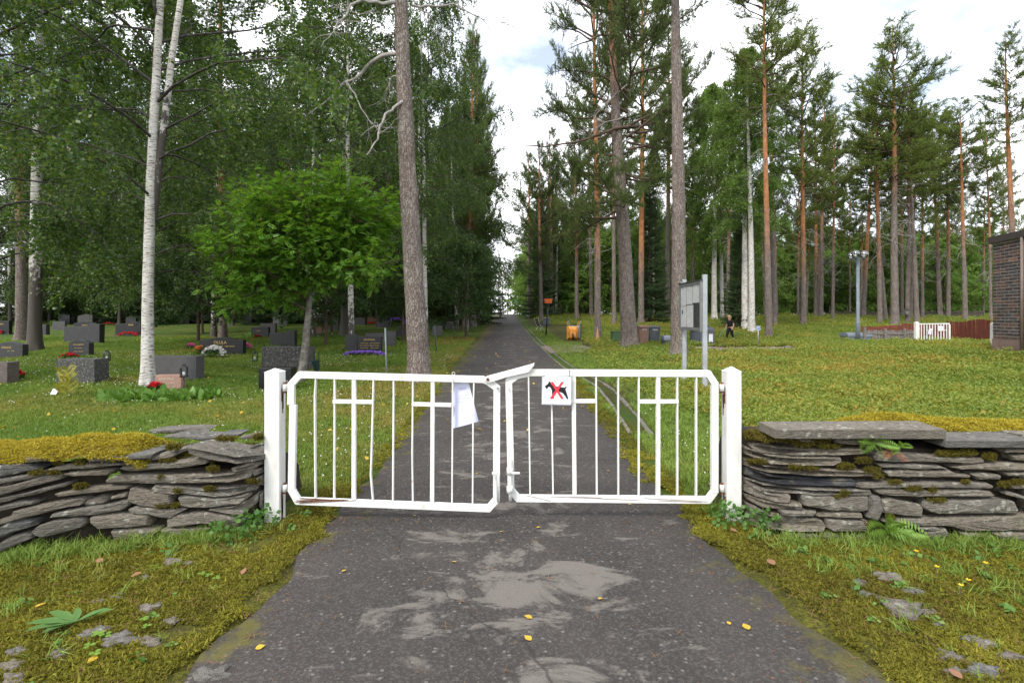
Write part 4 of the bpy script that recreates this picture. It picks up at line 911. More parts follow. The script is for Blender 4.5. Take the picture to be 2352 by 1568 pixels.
for k in range(22):
    x = -5-46*k/21+rg.uniform(-1.5, 1.5); y = rg.uniform(44, 60); tree('birch_tree', 'birch in the far wall of trees behind '+near(x, y), 'tree', onground(x, y), .14, rg.uniform(17, 24), (rg.uniform(-.6, .6), 0), 'birch', 'birch_b', rg.uniform(1.5, 3.5), rg.uniform(3.8, 5.2), 'far birches behind the graves', dark=4.)
for k in range(64):
    u = 1585+12.4*k+rg.uniform(-9, 9); y = rg.uniform(76, 112); x = (u-1176)*y/FV; kind = rg.random()
    if kind < .55: tree('birch_tree', 'bright young birch in the far forest edge behind '+near(x, y), 'tree', onground(x, y), .10, rg.uniform(11, 17), (rg.uniform(-.5, .5), 0), 'birch', 'birch_c', rg.uniform(.8, 2.2), rg.uniform(2.6, 3.8), 'far young birches beyond the heath', dark=1.)
    else: tree('pine_tree', 'young pine in the far forest edge behind '+near(x, y), 'tree', onground(x, y), .13, rg.uniform(10, 18), (rg.uniform(-.5, .5), 0), 'pine', 'pine_s', rg.uniform(2, 5), rg.uniform(2.0, 2.8), 'far young pines beyond the heath', orange=5.)
for k in range(40):
    u = 1205+10.2*k+rg.uniform(-6, 6); y = rg.uniform(66, 112); x = (u-1176)*y/FV; kind = rg.random()
    if kind < .4: tree('birch_tree', 'green birch in the far wood behind '+near(x, y), 'tree', onground(x, y), .12, rg.uniform(12, 19), (rg.uniform(-.5, .5), 0), 'birch', 'birch_c', rg.uniform(1.2, 3.), rg.uniform(3.0, 4.2), 'far birches behind the bins', dark=2.)
    else: tree('pine_tree', 'slender pine in the far wood behind '+near(x, y), 'tree', onground(x, y), .16, rg.uniform(15, 22), (rg.uniform(-.5, .5), 0), 'pine', 'pine_b', rg.uniform(6, 10), rg.uniform(2.0, 3.0), 'far pines behind the bins', orange=6.)
for k in range(14):
    u = 1096+12*k+rg.uniform(-4, 4); y = rg.uniform(105, 150); x = (u-1176)*y/FV
    tree('pine_tree', 'slender pine at the far end of the path, '+('left of it' if u < 1140 else 'right of it' if u > 1190 else 'straight ahead'), 'tree', onground(x, y), .16, rg.uniform(10, 17) if 1120 < u < 1215 else rg.uniform(16, 24), (rg.uniform(-.5, .5), 0), 'pine', 'pine_s', rg.uniform(3, 6), rg.uniform(1.8, 2.6), 'pines at the far end of the path', orange=6.)

for k in range(20):
    u = 1690+33*k+rg.uniform(-12, 12); y = rg.uniform(50, 76); x = (u-1176)*y/FV
    tree('pine_tree', 'slim pine of the middle rows behind '+near(x, y), 'tree', onground(x, y), rg.uniform(.11, .17), rg.uniform(15, 21), (rg.uniform(-.6, .6), 0), 'pine', 'pine_a', rg.uniform(6.5, 9.5), rg.uniform(2.2, 3.), 'slim pines of the middle rows', orange=rg.uniform(3, 6), dead=(3.5, 8, 2.))
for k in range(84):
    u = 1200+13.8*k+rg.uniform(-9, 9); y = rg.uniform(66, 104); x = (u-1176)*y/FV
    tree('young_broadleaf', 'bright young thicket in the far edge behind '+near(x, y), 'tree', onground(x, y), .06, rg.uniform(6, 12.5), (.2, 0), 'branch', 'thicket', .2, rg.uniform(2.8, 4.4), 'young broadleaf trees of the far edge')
# ---------------------------------------------------------------- rowan
rb = G(691, 877); rg = np.random.default_rng(21)
ro = thing('rowan_tree', 'bushy bright green rowan with feathery leaves in front of the headstones', 'tree', rb)
br = []; tips = []
stem = limb((0, 0, -.05), (.02, 0, 1), 2.0, 8, rg, 0, .05); st2 = limb(stem[-1], (.05, 0, 1), 2.4, 7, rg, 0, .1)
def lump(q):
    q = Vector(q).normalized(); return .80+.42*mnoise.noise(q*1.7+Vector((3.1, 1, 7)))+.22*mnoise.noise(q*4.1)
def inside(p):
    q = np.array([(p[0]-.10)/2.55, p[1]/1.9, (p[2]-3.45)/1.80]); return (np.abs(q)**3).sum()**(1/3) < lump(q)
starts = [stem[i] for i in (5, 6, 7, 8)]+[st2[i] for i in range(1, 8)]
for k in range(48):
    p0 = starts[k % len(starts)]; az = k*2.4+rg.uniform(-.4, .4); el = rg.uniform(-.1, .85); L = rg.uniform(2.1, 3.4)
    pl = limb(p0, (math.cos(az)*math.cos(el), math.sin(az)*math.cos(el), math.sin(el)), L, 8, rg, -.15, .13)
    keep = [0]+[i for i in range(1, 9) if inside(pl[i])]; keep = keep[:next((i for i in range(1, len(keep)) if keep[i] != keep[i-1]+1), len(keep))]
    if len(keep) < 3: continue
    pl = pl[keep]; br.append((pl, np.linspace(.03, .008, len(pl))))
    for i in range(1, len(pl)):
        for q in range(5):
            s = limb(pl[i]*(1-q/7)+pl[i-1]*q/7, (pl[i]-pl[i-1])*2+rg.normal(0, .5, 3)+np.array([0, 0, .15]), rg.uniform(.35, .85), 4, rg, .1, .15); br.append((s, np.linspace(.008, .004, 5)))
            tips += [(s[-1], s[-1]-s[-2], 6), (s[2], s[2]-s[1], 4)]
lines = [(np.concatenate([stem, st2[1:]]), np.linspace(.105, .03, len(stem)+len(st2)-1))]
v1, f1 = tubes(lines, 14); tr = link('trunk', npmesh('trunk', v1, f1, plain('rowan_bark', (.17, .15, .125), .85, .5, 10., 0, .5, (.3, .29, .26)), True), ro)
v1, f1 = tubes(br, 5); link('branches', npmesh('branches', v1, f1, M['branch'], True), ro)
for k in range(1300):       # outer twigs that close the crown
    q = rg.normal(0, 1, 3); q /= (np.abs(q)**3).sum()**(1/3); q = q*lump(q)*rg.uniform(.45, 1.0); tips.append((np.array([q[0]*2.55+.10, q[1]*1.9, q[2]*1.80+3.45]), q+np.array([0, 0, .2]), 3))
tv = []; tf = []
for k in range(13):     # a pinnate leaf along +y, six pairs and a tip
    if k < 12: yb, sd = .05+.024*(k//2), (1 if k % 2 else -1); d = np.array([.85*sd, .5, -.12])
    else: yb, sd, d = .19, 0, np.array([0, 1., -.12])
    d = d/np.linalg.norm(d); pnt = np.array([0, yb, -.5*yb**2]); L = .062*(1-.25*abs(k-6)/6); w = np.cross(d, [0, 0, 1.])*.0125
    n = len(tv); tv += [pnt, pnt+d*L*.5+w, pnt+d*L, pnt+d*L*.5-w]; tf.append((n, n+1, n+2, n+3))
pp = []; dd = []
for p, d, c in tips:
    if not (inside(p*.985) or rg.random() < .06): continue
    for q in range(c+3):
        a = rg.uniform(0, 6.28); h = np.array([math.cos(a), math.sin(a), rg.uniform(-.9, .35)])+d/np.linalg.norm(d)*.6; pp.append(p+rg.normal(0, .03, 3)); dd.append(h)
pp = np.array(pp); dd = np.array(dd); y_ = dd/np.linalg.norm(dd, axis=1, keepdims=True)
z_ = np.array([0, 0, 1.])-y_*y_[:, 2:3]; z_ = z_/np.linalg.norm(z_, axis=1, keepdims=True)+rg.normal(0, .45, y_.shape); x_ = np.cross(y_, z_); x_ /= np.linalg.norm(x_, axis=1, keepdims=True); z_ = np.cross(x_, y_)
V, F = spread(np.array(tv), np.array(tf), pp, np.stack([x_, y_, z_], -1), rg.uniform(.6, 1.12, len(pp)))
link('crown', npmesh('crown', V, F, M['rleaf']), ro)
print('rowan leaves', len(pp), 'tris', {k: (len(v[1].polygons) if v[1] else 0) for k, v in PROTO.items()})

# ---------------------------------------------------------------- brick building at the right edge
def q5(x, y): return ((x/2.1382)/1.7415, (1000+y/2.1382)/1.7415)
def q6(x, y): return ((1000+x/2.352)/1.7415, (1000+y/2.352)/1.7415)
def q7(x, y): return ((1900+x/2.1382)/1.7415, (1000+y/2.1382)/1.7415)
def q8(x, y): return ((2900+x/1.9666)/1.7415, (900+y/1.9666)/1.7415)
A = Vector((15.99, 17.5, 0)); dr = Vector((-.33, -1.4, 0)).normalized(); nr = Vector((dr.y, -dr.x, 0))     # nr points left, out of the wall
if nr.x > 0: nr = -nr
bd = thing('brick_building', 'low building of dark clinker brick at the right edge', 'building', A)
Z0, Z1_ = .875, 4.02
M['mortar'] = plain('mortar', (.42, .40, .37), .95, .2, 20., 0, .5)
BR = [plain('clinker_%d' % i, c, .7, .45, 9., 0, .5) for i, c in enumerate([(.06, .046, .046), (.095, .06, .052), (.14, .078, .058), (.24, .125, .08), (.08, .07, .075)])]
def bq(a, h, d): return dr*a-nr*d+Vector((0, 0, h))        # along the wall, height, depth inwards
def slabb(a0, a1, z0, z1, d0, d1, name, mat):
    V = [bq(a, z, d) for a in (a0, a1) for z in (z0, z1) for d in (d0, d1)]
    return MB().add(V, [(0, 1, 3, 2), (4, 6, 7, 5), (0, 4, 5, 1), (2, 3, 7, 6), (0, 2, 6, 4), (1, 5, 7, 3)]).obj(name, mat, bd)
slabb(.01, 6, Z0, Z1_, .007, 8, 'wall', M['mortar'])
slabb(-.02, 6.02, .2, Z0-.004, -.012, 8.02, 'plinth', plain('plinth_paint', (.20, .135, .115), .9, .2, 6., 0, .3, (.13, .10, .09)))
V = [bq(a, z+.0*a, d) for a in (-.10, 6.1) for z in (Z1_, Z1_+.22) for d in (-.09, 8.1)]
MB().add(V, [(0, 1, 3, 2), (4, 6, 7, 5), (0, 4, 5, 1), (2, 3, 7, 6), (0, 2, 6, 4), (1, 5, 7, 3)]).obj('roof_edge', plain('dark_fascia', (.05, .04, .035), .6, .3), bd)
nrow = int((Z1_-Z0)/.1035); bl = .385; bmesh_cache = {}
for r_ in range(nrow):
    off = (-.5*bl if r_ % 2 else 0.)
    for k in range(9):
        a0 = off+k*bl; a1 = a0+bl-.022; a0 = max(a0, 0)
        if a1-a0 < .05: continue
        key = round(a1-a0, 2)
        mi = random.choices(range(5), [38, 26, 14, 5, 17])[0]
        if (key, mi) not in bmesh_cache:
            L = a1-a0; V = [dr*a-nr*d+Vector((0, 0, z)) for a in (0, L) for z in (0, .083) for d in (0, .10)]
            m_ = bpy.data.meshes.new('brick'); m_.from_pydata(V, [], [(0, 1, 3, 2), (4, 6, 7, 5), (0, 4, 5, 1), (2, 3, 7, 6), (0, 2, 6, 4), (1, 5, 7, 3)]); m_.materials.append(BR[mi])
            bmesh_cache[(key, mi)] = m_
        link('brick', bmesh_cache[(key, mi)], bd, bq(a0, Z0+.007+r_*.1035, random.uniform(-.002, .002)))
# the short face turned to the forest: bricks too, seen edge-on
s = MB(); s.tube([bq(1.47, Z1_, -.07), bq(1.47, .35, -.07)], .045, 12); s.obj('downpipe', plain('downpipe_paint', (.16, .12, .10), .5, .2), bd, True)

# ---------------------------------------------------------------- fences, second gate
M['redboard'] = plain('red_stained_board', (.17, .042, .026), .85, .35, 7., 0, .4, (.09, .03, .025))
M['greyboard'] = plain('weathered_board', (.20, .185, .165), .95, .55, 16., 0, .7, (.05, .045, .04)); M['darkboard'] = plain('dark_old_board', (.085, .07, .058), .95, .5, 12., 0, .6, (.17, .16, .14))
def fence(name, label, pts, bw, gap, z0, tops, mat, thick=.022, rails=(), posts=None, jit=.012, cat='fence'):
    """pts: plan polyline; every board its own part"""
    root = thing(name, label, cat, onground(*pts[0])); me = None
    Ls = [0.]
    for a, b in zip(pts[:-1], pts[1:]): Ls.append(Ls[-1]+math.dist(a, b))
    X = lambda s: (float(np.interp(s, Ls, [p[0] for p in pts])), float(np.interp(s, Ls, [p[1] for p in pts])))
    s = 0.
    while s < Ls[-1]:
        x, y = X(s); x2, y2 = X(s+.05); an = math.atan2(y2-y, x2-x); h = float(np.interp(s/Ls[-1], *zip(*tops)))+random.uniform(-jit, jit); g = gzf(x, y)
        if me is None: me = MB().box((0, 0, .5), (bw, thick, 1.)).obj('board', mat, root).data; bpy.data.objects.remove(bpy.data.objects[-1]) if False else None; root.children[0].location = (0, 0, 0)
        o = root.children[0] if s == 0 else link('board', me, root)
        o.location = Vector((x, y, g+z0))-root.location; o.scale = (random.uniform(.92, 1.04), 1, h-z0); o.rotation_euler = (random.uniform(-.02, .02), random.uniform(-.015, .015), an)
        s += bw+gap
    for z in rails:
        sb = MB(); q = [Vector((*X(t), 0)) for t in np.linspace(0, Ls[-1], 9)]
        for a, b in zip(q[:-1], q[1:]):
            zz = lambda t: gzf(t.x, t.y)+z*float(np.interp(math.dist((t.x, t.y), pts[0])/Ls[-1], *zip(*tops)))
            sb.bar((a.x, a.y-.03, zz(a)), (b.x, b.y-.03, zz(b)), .10, .03)
        sb.obj('rail', mat, root, world=True)
    if posts:
        for t in np.arange(0, Ls[-1]+.1, posts[0]):
            x, y = X(t); MB().box((x, y-.07, gzf(x, y)+posts[1]/2-.1), (.10, .09, posts[1]+.2)).obj('fence_post', mat, root, world=True)
    return root
def gp(u, y): return ((u-1176)*y/FV, y)
fence('picket_fence', 'red-brown picket fence stepping up behind the small white gate', [gp(1980, 31.5), gp(2058, 31.5), gp(2150, 32), gp(2200, 30.5), gp(2276, 27)], .095, .018, .02,
      [(0, .86), (.24, .88), (.245, 1.02), (.5, 1.05), (.55, 1.10), (.56, 1.2), (1, 1.3)], M['redboard'])
fence('board_fence', 'crooked weathered grey board fence with peeling dark boards beside the globe lamp', [gp(1984, 28.3), gp(2040, 28.3), gp(2102, 28.4)], .105, .03, .03, [(0, .68), (.5, .75), (1, .72)], M['greyboard'], rails=(.78,), posts=(1.1, .85), jit=.03)
fence('board_fence', 'long dark old board fence far behind the pines', [gp(1905, 66), gp(1990, 62), gp(2080, 60), gp(2180, 58), gp(2262, 56)], .17, .015, .0, [(0, .6), (.3, .75), (1, .85)], M['darkboard'], rails=(.85,), posts=(2.2, 1.3), jit=.04)
def small_post(u, v, Y, h, label):
    r = thing('gate_post', label, 'post', onground(*gp(u, Y))); w = .16
    MB().box((0, 0, h/2-.1), (w, w, h+.2)).obj('post_shaft', M['white'], r, bevel=.006)
    MB().add([(-.083, -.083, h), (.083, -.083, h), (.083, .083, h), (-.083, .083, h), (0, 0, h+.04)], [(3, 2, 1, 0), (0, 1, 4), (1, 2, 4), (2, 3, 4), (3, 0, 4)]).obj('post_cap', M['white'], r)
    MB().box((.09, -.05, h*.72), (.06, .05, .09)).obj('hinge', M['white'], r); return r
small_post(2105, 793, 27.6, 1.17, 'short white gate post at the end of the weathered grey fence')
small_post(2283, 795, 19.4, .93, 'white gate post standing against the brick building')
a = onground(*gp(2110, 27.5)); b = onground(*gp(2181, 26.6)); g2 = thing('gate_leaf', 'small white barred gate leaf standing open in the heath on the right', 'gate', a)
dv = (b-a); L = dv.length; ux = dv.normalized()
for z in (.12, 1.08): MB().bar(a+Vector((0, 0, z)), b+Vector((0, 0, z)), .06, .04).obj('rail', M['white'], g2, world=True)
for k in range(12):
    p = a+ux*(L*k/11); p.z = a.z; MB().bar(p+Vector((0, 0, .12)), p+Vector((0, 0, 1.08)), .07 if k in (0, 11) else .035, .034).obj('bar', M['white'], g2, world=True)
for t in (.38, .82): MB().bar(a+ux*L*(t-.09)+Vector((0, -.01, .74)), a+ux*L*(t+.09)+Vector((0, -.01, .74)), .04, .042).obj('cross_bar', M['white'], g2, world=True)
nt_ = thing('paper_notice', 'tilted white paper sheet tied to the small white gate', 'notice', a+ux*L*.36+Vector((0, -.04, .55)))
MB().box((0, 0, .14), (.17, .004, .30), Matrix.Rotation(R(14), 3, 'Y')).obj('sheet', M['paper'], nt_)
nt_ = thing('no_dogs_sign', 'square white sign plate on the small white gate', 'sign', a+ux*L*.7+Vector((0, -.035, .72)))
MB().box((0, 0, .12), (.26, .006, .26)).obj('sign_plate', M['signwhite'], nt_)

# ---------------------------------------------------------------- triple globe lamp, grit box, WC sign
M['lampgrey'] = plain('blue_grey_paint', (.125, .15, .17), .5, .2, 8., .1, .1, (.30, .31, .31))
lp = G(*q8(1045, 928)); s = FV/lp.y; lt = thing('street_lamp', 'grey street lamp with three clear globes standing in the heath', 'lamp', lp)
H = (787.8-q8(0, 258)[1])/s
MB().tube([(0, 0, -.2), (0, 0, H*.27), (0, 0, H*.27+.02), (0, 0, H)], [.105, .10, .085, .08], 16).obj('pole', M['lampgrey'], lt, True)
m, nt, b_ = nodes('clear_globe'); gl_ = nt.nodes.new('ShaderNodeBsdfGlossy'); gl_.inputs['Roughness'].default_value = .03; tr_ = nt.nodes.new('ShaderNodeBsdfTransparent'); tr_.inputs['Color'].default_value = (.80, .82, .83, 1)
fr = nt.nodes.new('ShaderNodeFresnel'); ms = nt.nodes.new('ShaderNodeMixShader'); nt.links.new(math_(nt, 'ADD', fr.outputs[0], .22), ms.inputs[0]); nt.links.new(tr_.outputs[0], ms.inputs[1]); nt.links.new(gl_.outputs[0], ms.inputs[2]); nt.links.new(ms.outputs[0], nt.nodes['Material Output'].inputs['Surface']); M['globe'] = m
for x, y, r_, dy in ((990, 243, 26, .35), (1027, 226, 29, -.25), (1093, 230, 30, -.1)):
    c = P(*q8(x, y), lp.y+dy)-lp; rr = r_/1.9666/1.7415/s
    g_ = MB().ball(c, rr, 24, 16).obj('globe', M['globe'], lt, True)
    MB().lathe([(.05, 0), (.11, .02), (.09, .07)], 16, c-Vector((0, 0, rr+.03))).obj('globe_holder', M['lampgrey'], g_, True)
    MB().tube([c-Vector((0, 0, rr)), c-Vector((0, 0, rr*.2))], .04, 10).obj('bulb', plain('bulb', (.8, .8, .78), .3, .05), g_, True)
    MB().tube([(0, 0, H-.02), c-Vector((0, 0, rr+.05))], .03, 8).obj('lamp_arm', M['lampgrey'], lt, True)
def box_profile(name, label, cat, loc, w, d, h, lidh, mat, mat2, rz=0., taper=.88):
    r = thing(name, label, cat, loc, rz)
    V = [(-w/2*taper, -d/2*taper, -.03), (w/2*taper, -d/2*taper, -.03), (w/2*taper, d/2*taper, -.03), (-w/2*taper, d/2*taper, -.03), (-w/2, -d/2, h), (w/2, -d/2, h), (w/2, d/2, h), (-w/2, d/2, h)]
    MB().add(V, [(0, 3, 2, 1), (4, 5, 6, 7), (0, 1, 5, 4), (1, 2, 6, 5), (2, 3, 7, 6), (3, 0, 4, 7)]).obj('container', mat, r, bevel=.02)
    V = []; n = 9
    for x in (-w/2-.02, w/2+.02):
        for k in range(n):
            a_ = math.pi*k/(n-1); V.append((x, -math.cos(a_)*(d/2+.02), h+.006+math.sin(a_)**.7*lidh))
    MB().add(V, [(k, k+1, n+k+1, n+k) for k in range(n-1)]+[tuple(range(n)), tuple(reversed(range(n, 2*n))), (0, n, 2*n-1, n-1)]).obj('lid', mat2, r)
    return r
M['binGrey'] = plain('grey_blue_plastic', (.14, .165, .195), .45, .15, 5., 0, .1); M['binDark'] = plain('dark_grey_plastic', (.062, .072, .085), .45, .2, 6., 0, .1, (.12, .12, .12))
gb = G(*q8(1010, 928)); box_profile('grit_box', 'grey plastic grit box at the foot of the globe lamp', 'box', gb+Vector((.33, .3, 0)), 1.3, .75, .36, .2, M['binGrey'], M['binGrey'])
wc = G(*q8(260, 958)); s = FV/wc.y; w_ = thing('wc_sign', 'small blue and white WC sign on a thin post', 'sign', wc)
MB().tube([(0, 0, -.1), (0, 0, (958-795)/1.9666/1.7415/s)], .022, 8).obj('post', M['steel'], w_, True)
cz = (958-810)/1.9666/1.7415/s; wd = 30/1.9666/1.7415/s
MB().box((0, -.03, cz), (wd, .01, wd)).obj('sign_plate', M['signwhite'], w_)
MB().box((0, -.0375, cz), (wd*.88, .004, wd*.72)).obj('blue_panel', plain('sign_blue', (.03, .17, .50), .4, .08), w_)
text_obj('lettering', 'WC', wd*.62, M['signwhite'], w_, Matrix.Translation((0, -.041, cz-wd*.2)) @ FRONT)
def pebble_row(us, vs, nm, lb):
    for i, (u, v) in enumerate(zip(us, vs)):
        p = G(u, v); tag(MB().ball(p+Vector((0, 0, .03)), random.uniform(.08, .16), 8, 6, (1.3, 1, .6), .5).obj(nm, M['fieldstone'], None, True), lb, 'stone', 'pale stones at the gravel edge')
pebble_row([1810, 1838, 1846, 1856, 1868, 1876, 1888], [799, 798, 800, 798, 799, 800, 799], 'edge_stone', 'pale stone at the right end of the gravel strip')

# ---------------------------------------------------------------- information board
lb_ = Vector((3.78, 11.65, 0)); rb_ = Vector((3.74, 10.3, 0)); lb_.z = gzf(lb_.x, lb_.y); rb_.z = gzf(rb_.x, rb_.y)
ib = thing('information_board', 'grey metal information board with printed sheets on two posts', 'board', (lb_+rb_)/2); ib.location.z = 0
for q in (lb_, rb_): MB().box((q.x+.03, q.y, 1.16), (.085, .075, 2.52)).obj('leg', M['greysteel'], ib, bevel=.005, world=True)
t_ = (lb_-rb_); t_.z = 0; t_.normalize(); n_ = Vector((-t_.y, t_.x, 0)); n_ = -n_ if n_.x > 0 else n_
zt, zb = 2.30, 1.33; c0 = rb_+t_*.0; c1 = lb_+t_*.05
def bp(a, z, d): q = rb_.lerp(lb_, a); return Vector((q.x, q.y, 0))+n_*d+Vector((0, 0, z))
def bbox(a0, a1, z0, z1, d0, d1, nm, mt, par=ib):
    V = [bp(a, z, d) for a in (a0, a1) for z in (z0, z1) for d in (d0, d1)]
    return MB().add(V, [(0, 1, 3, 2), (4, 6, 7, 5), (0, 4, 5, 1), (2, 3, 7, 6), (0, 2, 6, 4), (1, 5, 7, 3)]).obj(nm, mt, par, world=True)
bbox(.03, 1.05, zb, zt, -.0, .03, 'back_panel', plain('board_dark', (.07, .072, .07), .7, .2)); fm = plain('board_frame', (.20, .205, .20), .5, .2, 5., .3)
for a0, a1, z0, z1 in ((.0, 1.08, zt-.045, zt+.01), (.0, 1.08, zb-.01, zb+.045), (.0, .045, zb+.046, zt-.046), (1.035, 1.08, zb+.046, zt-.046)): bbox(a0, a1, z0, z1, -.02, .055, 'frame', fm)
bbox(-.02, 1.10, zt+.011, zt+.03, -.04, .07, 'roof_strip', plain('board_roof', (.05, .05, .05), .5, .2))
m, nt, b_ = nodes('printed_sheet'); p_ = pos(nt); sx = N(nt, 'ShaderNodeSeparateXYZ'); nt.links.new(p_, sx.inputs[0])
ln = math_(nt, 'FRACT', math_(nt, 'MULTIPLY', sx.outputs[2], 42.)); wv = math_(nt, 'MULTIPLY', ramp(nt, ln, [(.45, (0, 0, 0)), (.5, (1, 1, 1)), (.85, (1, 1, 1)), (.9, (0, 0, 0))]), ramp(nt, noise(nt, p_, 9., 2), [(.36, (0, 0, 0)), (.42, (1, 1, 1))]))
nt.links.new(mixc(nt, math_(nt, 'MULTIPLY', wv, .4), (.85, .85, .85), (.30, .30, .31)), b_.inputs['Base Color']); M['print'] = m
for a0, a1, z0, z1 in ((.74, 1.02, 1.83, 2.25), (.42, .72, 1.86, 2.25), (.10, .40, 1.88, 2.25), (.72, 1.02, 1.38, 1.82), (.38, .70, 1.38, 1.84)): bbox(a0, a1, z0, z1, .031, .034, 'printed_sheet', M['print'])
bc = bp(.93, 1.70, .036); MB().tube([bc, bc+n_*.002], .05, 14).obj('blue_emblem', plain('emblem_blue', (.06, .17, .32), .5, .1), ib, world=True)
m, nt, b_ = nodes('board_glass'); gl_ = nt.nodes.new('ShaderNodeBsdfGlossy'); gl_.inputs['Roughness'].default_value = .04; tr_ = nt.nodes.new('ShaderNodeBsdfTransparent'); fr = nt.nodes.new('ShaderNodeFresnel'); ms = nt.nodes.new('ShaderNodeMixShader')
nt.links.new(math_(nt, 'MULTIPLY', fr.outputs[0], .25), ms.inputs[0]); nt.links.new(tr_.outputs[0], ms.inputs[1]); nt.links.new(gl_.outputs[0], ms.inputs[2]); nt.links.new(ms.outputs[0], nt.nodes['Material Output'].inputs['Surface']); M['glass'] = m
bbox(.046, 1.034, zb+.047, zt-.047, .042, .044, 'pane', M['glass'])

# ---------------------------------------------------------------- bins and containers
def wheelie(label, x0, x1, y0, y1, mat, txt, conv=q7):
    ub, vb = conv((x0+x1)/2, y1); u0 = conv(x0, 0)[0]; u1 = conv(x1, 0)[0]; vt = conv(0, y0)[1]
    b = G(ub, vb); s = FV/b.y; w = (u1-u0)/s; h = (vb-vt)/s; r = thing('wheelie_bin', label, 'bin', b)
    wb = w*.80/2; wt = w*.94/2; dd = w*.62
    MB().add([(-wb, -dd*.8, .03), (wb, -dd*.8, .03), (wb, dd*.8, .03), (-wb, dd*.8, .03), (-wt, -dd, h*.93), (wt, -dd, h*.93), (wt, dd, h*.93), (-wt, dd, h*.93)], [(0, 3, 2, 1), (4, 5, 6, 7), (0, 1, 5, 4), (1, 2, 6, 5), (2, 3, 7, 6), (3, 0, 4, 7)]).obj('container', mat, r, bevel=.02)
    MB().add([(-w/2, -dd-.03, h*.935), (w/2, -dd-.03, h*.935), (w/2, dd+.05, h*.955), (-w/2, dd+.05, h*.955), (-w*.46, -dd, h*.975), (w*.46, -dd, h*.975), (w*.46, dd, h), (-w*.46, dd, h)], [(0, 3, 2, 1), (4, 5, 6, 7), (0, 1, 5, 4), (1, 2, 6, 5), (2, 3, 7, 6), (3, 0, 4, 7)]).obj('lid', mat, r, bevel=.012)
    MB().box((0, -dd-.02, h*.905), (w*.97, .05, .05)).obj('rim', mat, r)
    for sx_ in (-1, 1): MB().tube([(sx_*w*.44, dd*.75, .1), (sx_*w*.50, dd*.75, .1)], .1, 16).obj('wheel', M['black'], r)
    MB().tube([(-w*.35, dd+.09, h*.93), (w*.35, dd+.09, h*.93)], .018, 8).obj('handle', M['black'], r)
    for i, t in enumerate(txt): text_obj('lettering', t, w*.20, M['signwhite'], r, Matrix.Translation((0, -dd*.95-.012+.03*i, h*(.76-.09*i))) @ Matrix.Rotation(R(3), 4, 'X') @ FRONT)
    return r
wheelie('brown wheelie bin partly behind the thick leaning pine', 1392, 1478, 643, 811, plain('brown_plastic', (.24, .135, .10), .5, .15, 5., 0, .1), ['VIRKE'])
wheelie('dark grey wheelie bin with white lettering beside the brown bin', 1474, 1572, 646, 810, M['binDark'], ['VAIN', 'MUOVI'])
wheelie('small grey bin behind the bench', 575, 641, 580, 642, plain('bluegrey_bin', (.10, .12, .135), .5, .15), [])
gb = G(*q7(1216, 798)); s = FV/gb.y
r = thing('green_bin', 'plain green box bin left of the thick leaning pine', 'bin', gb); w = 95/2.1382/1.7415/s; h = 98/2.1382/1.7415/s
MB().add([(-w*.48, -.3, -.02), (w*.48, -.3, -.02), (w*.48, .3, -.02), (-w*.48, .3, -.02), (-w/2, -.34, h), (w/2, -.34, h), (w/2, .34, h), (-w/2, .34, h)], [(0, 3, 2, 1), (4, 5, 6, 7), (0, 1, 5, 4), (1, 2, 6, 5), (2, 3, 7, 6), (3, 0, 4, 7)]).obj('container', plain('green_plastic', (.055, .115, .05), .55, .2), r, bevel=.02)
MB().box((0, 0, h+.012), (w+.04, .72, .022)).obj('lid', plain('dark_green', (.03, .05, .03), .5, .2), r)
hz_ = G(*q7(1150, 791)); hs = thing('coiled_hose', 'coil of dark blue hose on the grass beside the green bin', 'hose', hz_)
MB().tube([(.30*math.cos(a)*(1-.02*a), .22*math.sin(a)*(1-.02*a), .03+.006*a) for a in np.linspace(0, 18, 70)], .018, 6).obj('hose_coil', plain('blue_hose', (.03, .07, .09), .5, .2), hs, True)
# far bin with watering cans
b = G(*q7(465, 556)); s = FV/b.y; r = thing('waste_bin', 'dark blue waste container far up the path behind a pine', 'bin', b); w = 70/2.1382/1.7415/s; h = 40/2.1382/1.7415/s
MB().add([(-w*.45, -.5, 0), (w*.45, -.5, 0), (w*.45, .5, 0), (-w*.45, .5, 0), (-w/2, -.55, h), (w/2, -.55, h), (w/2, .55, h), (-w/2, .55, h)], [(0, 3, 2, 1), (4, 5, 6, 7), (0, 1, 5, 4), (1, 2, 6, 5), (2, 3, 7, 6), (3, 0, 4, 7)]).obj('container', M['binDark'], r, bevel=.02)
MB().box((0, 0, h+.03), (w+.06, 1.18, .05)).obj('lid', M['binGrey'], r, bevel=.01)
for x, lb in ((411, 'left green watering can by the far waste container'), (429, 'right green watering can by the far waste container')):
    b = G(*q7(x, 557)); r = thing('watering_can', lb, 'watering can', b, 0, 'watering cans')
    gm = plain('can_green', (.03, .22, .11), .4, .1); MB().lathe([(.16, 0), (.17, .3), (.12, .36)], 14).obj('body', gm, r, True); MB().tube([(.1, 0, .1), (.3, 0, .3), (.42, 0, .42)], .03, 8).obj('spout', gm, r, True); MB().tube([(-.14, 0, .1), (-.28, 0, .22), (-.2, 0, .38), (0, 0, .42)], .018, 6).obj('handle', gm, r, True)
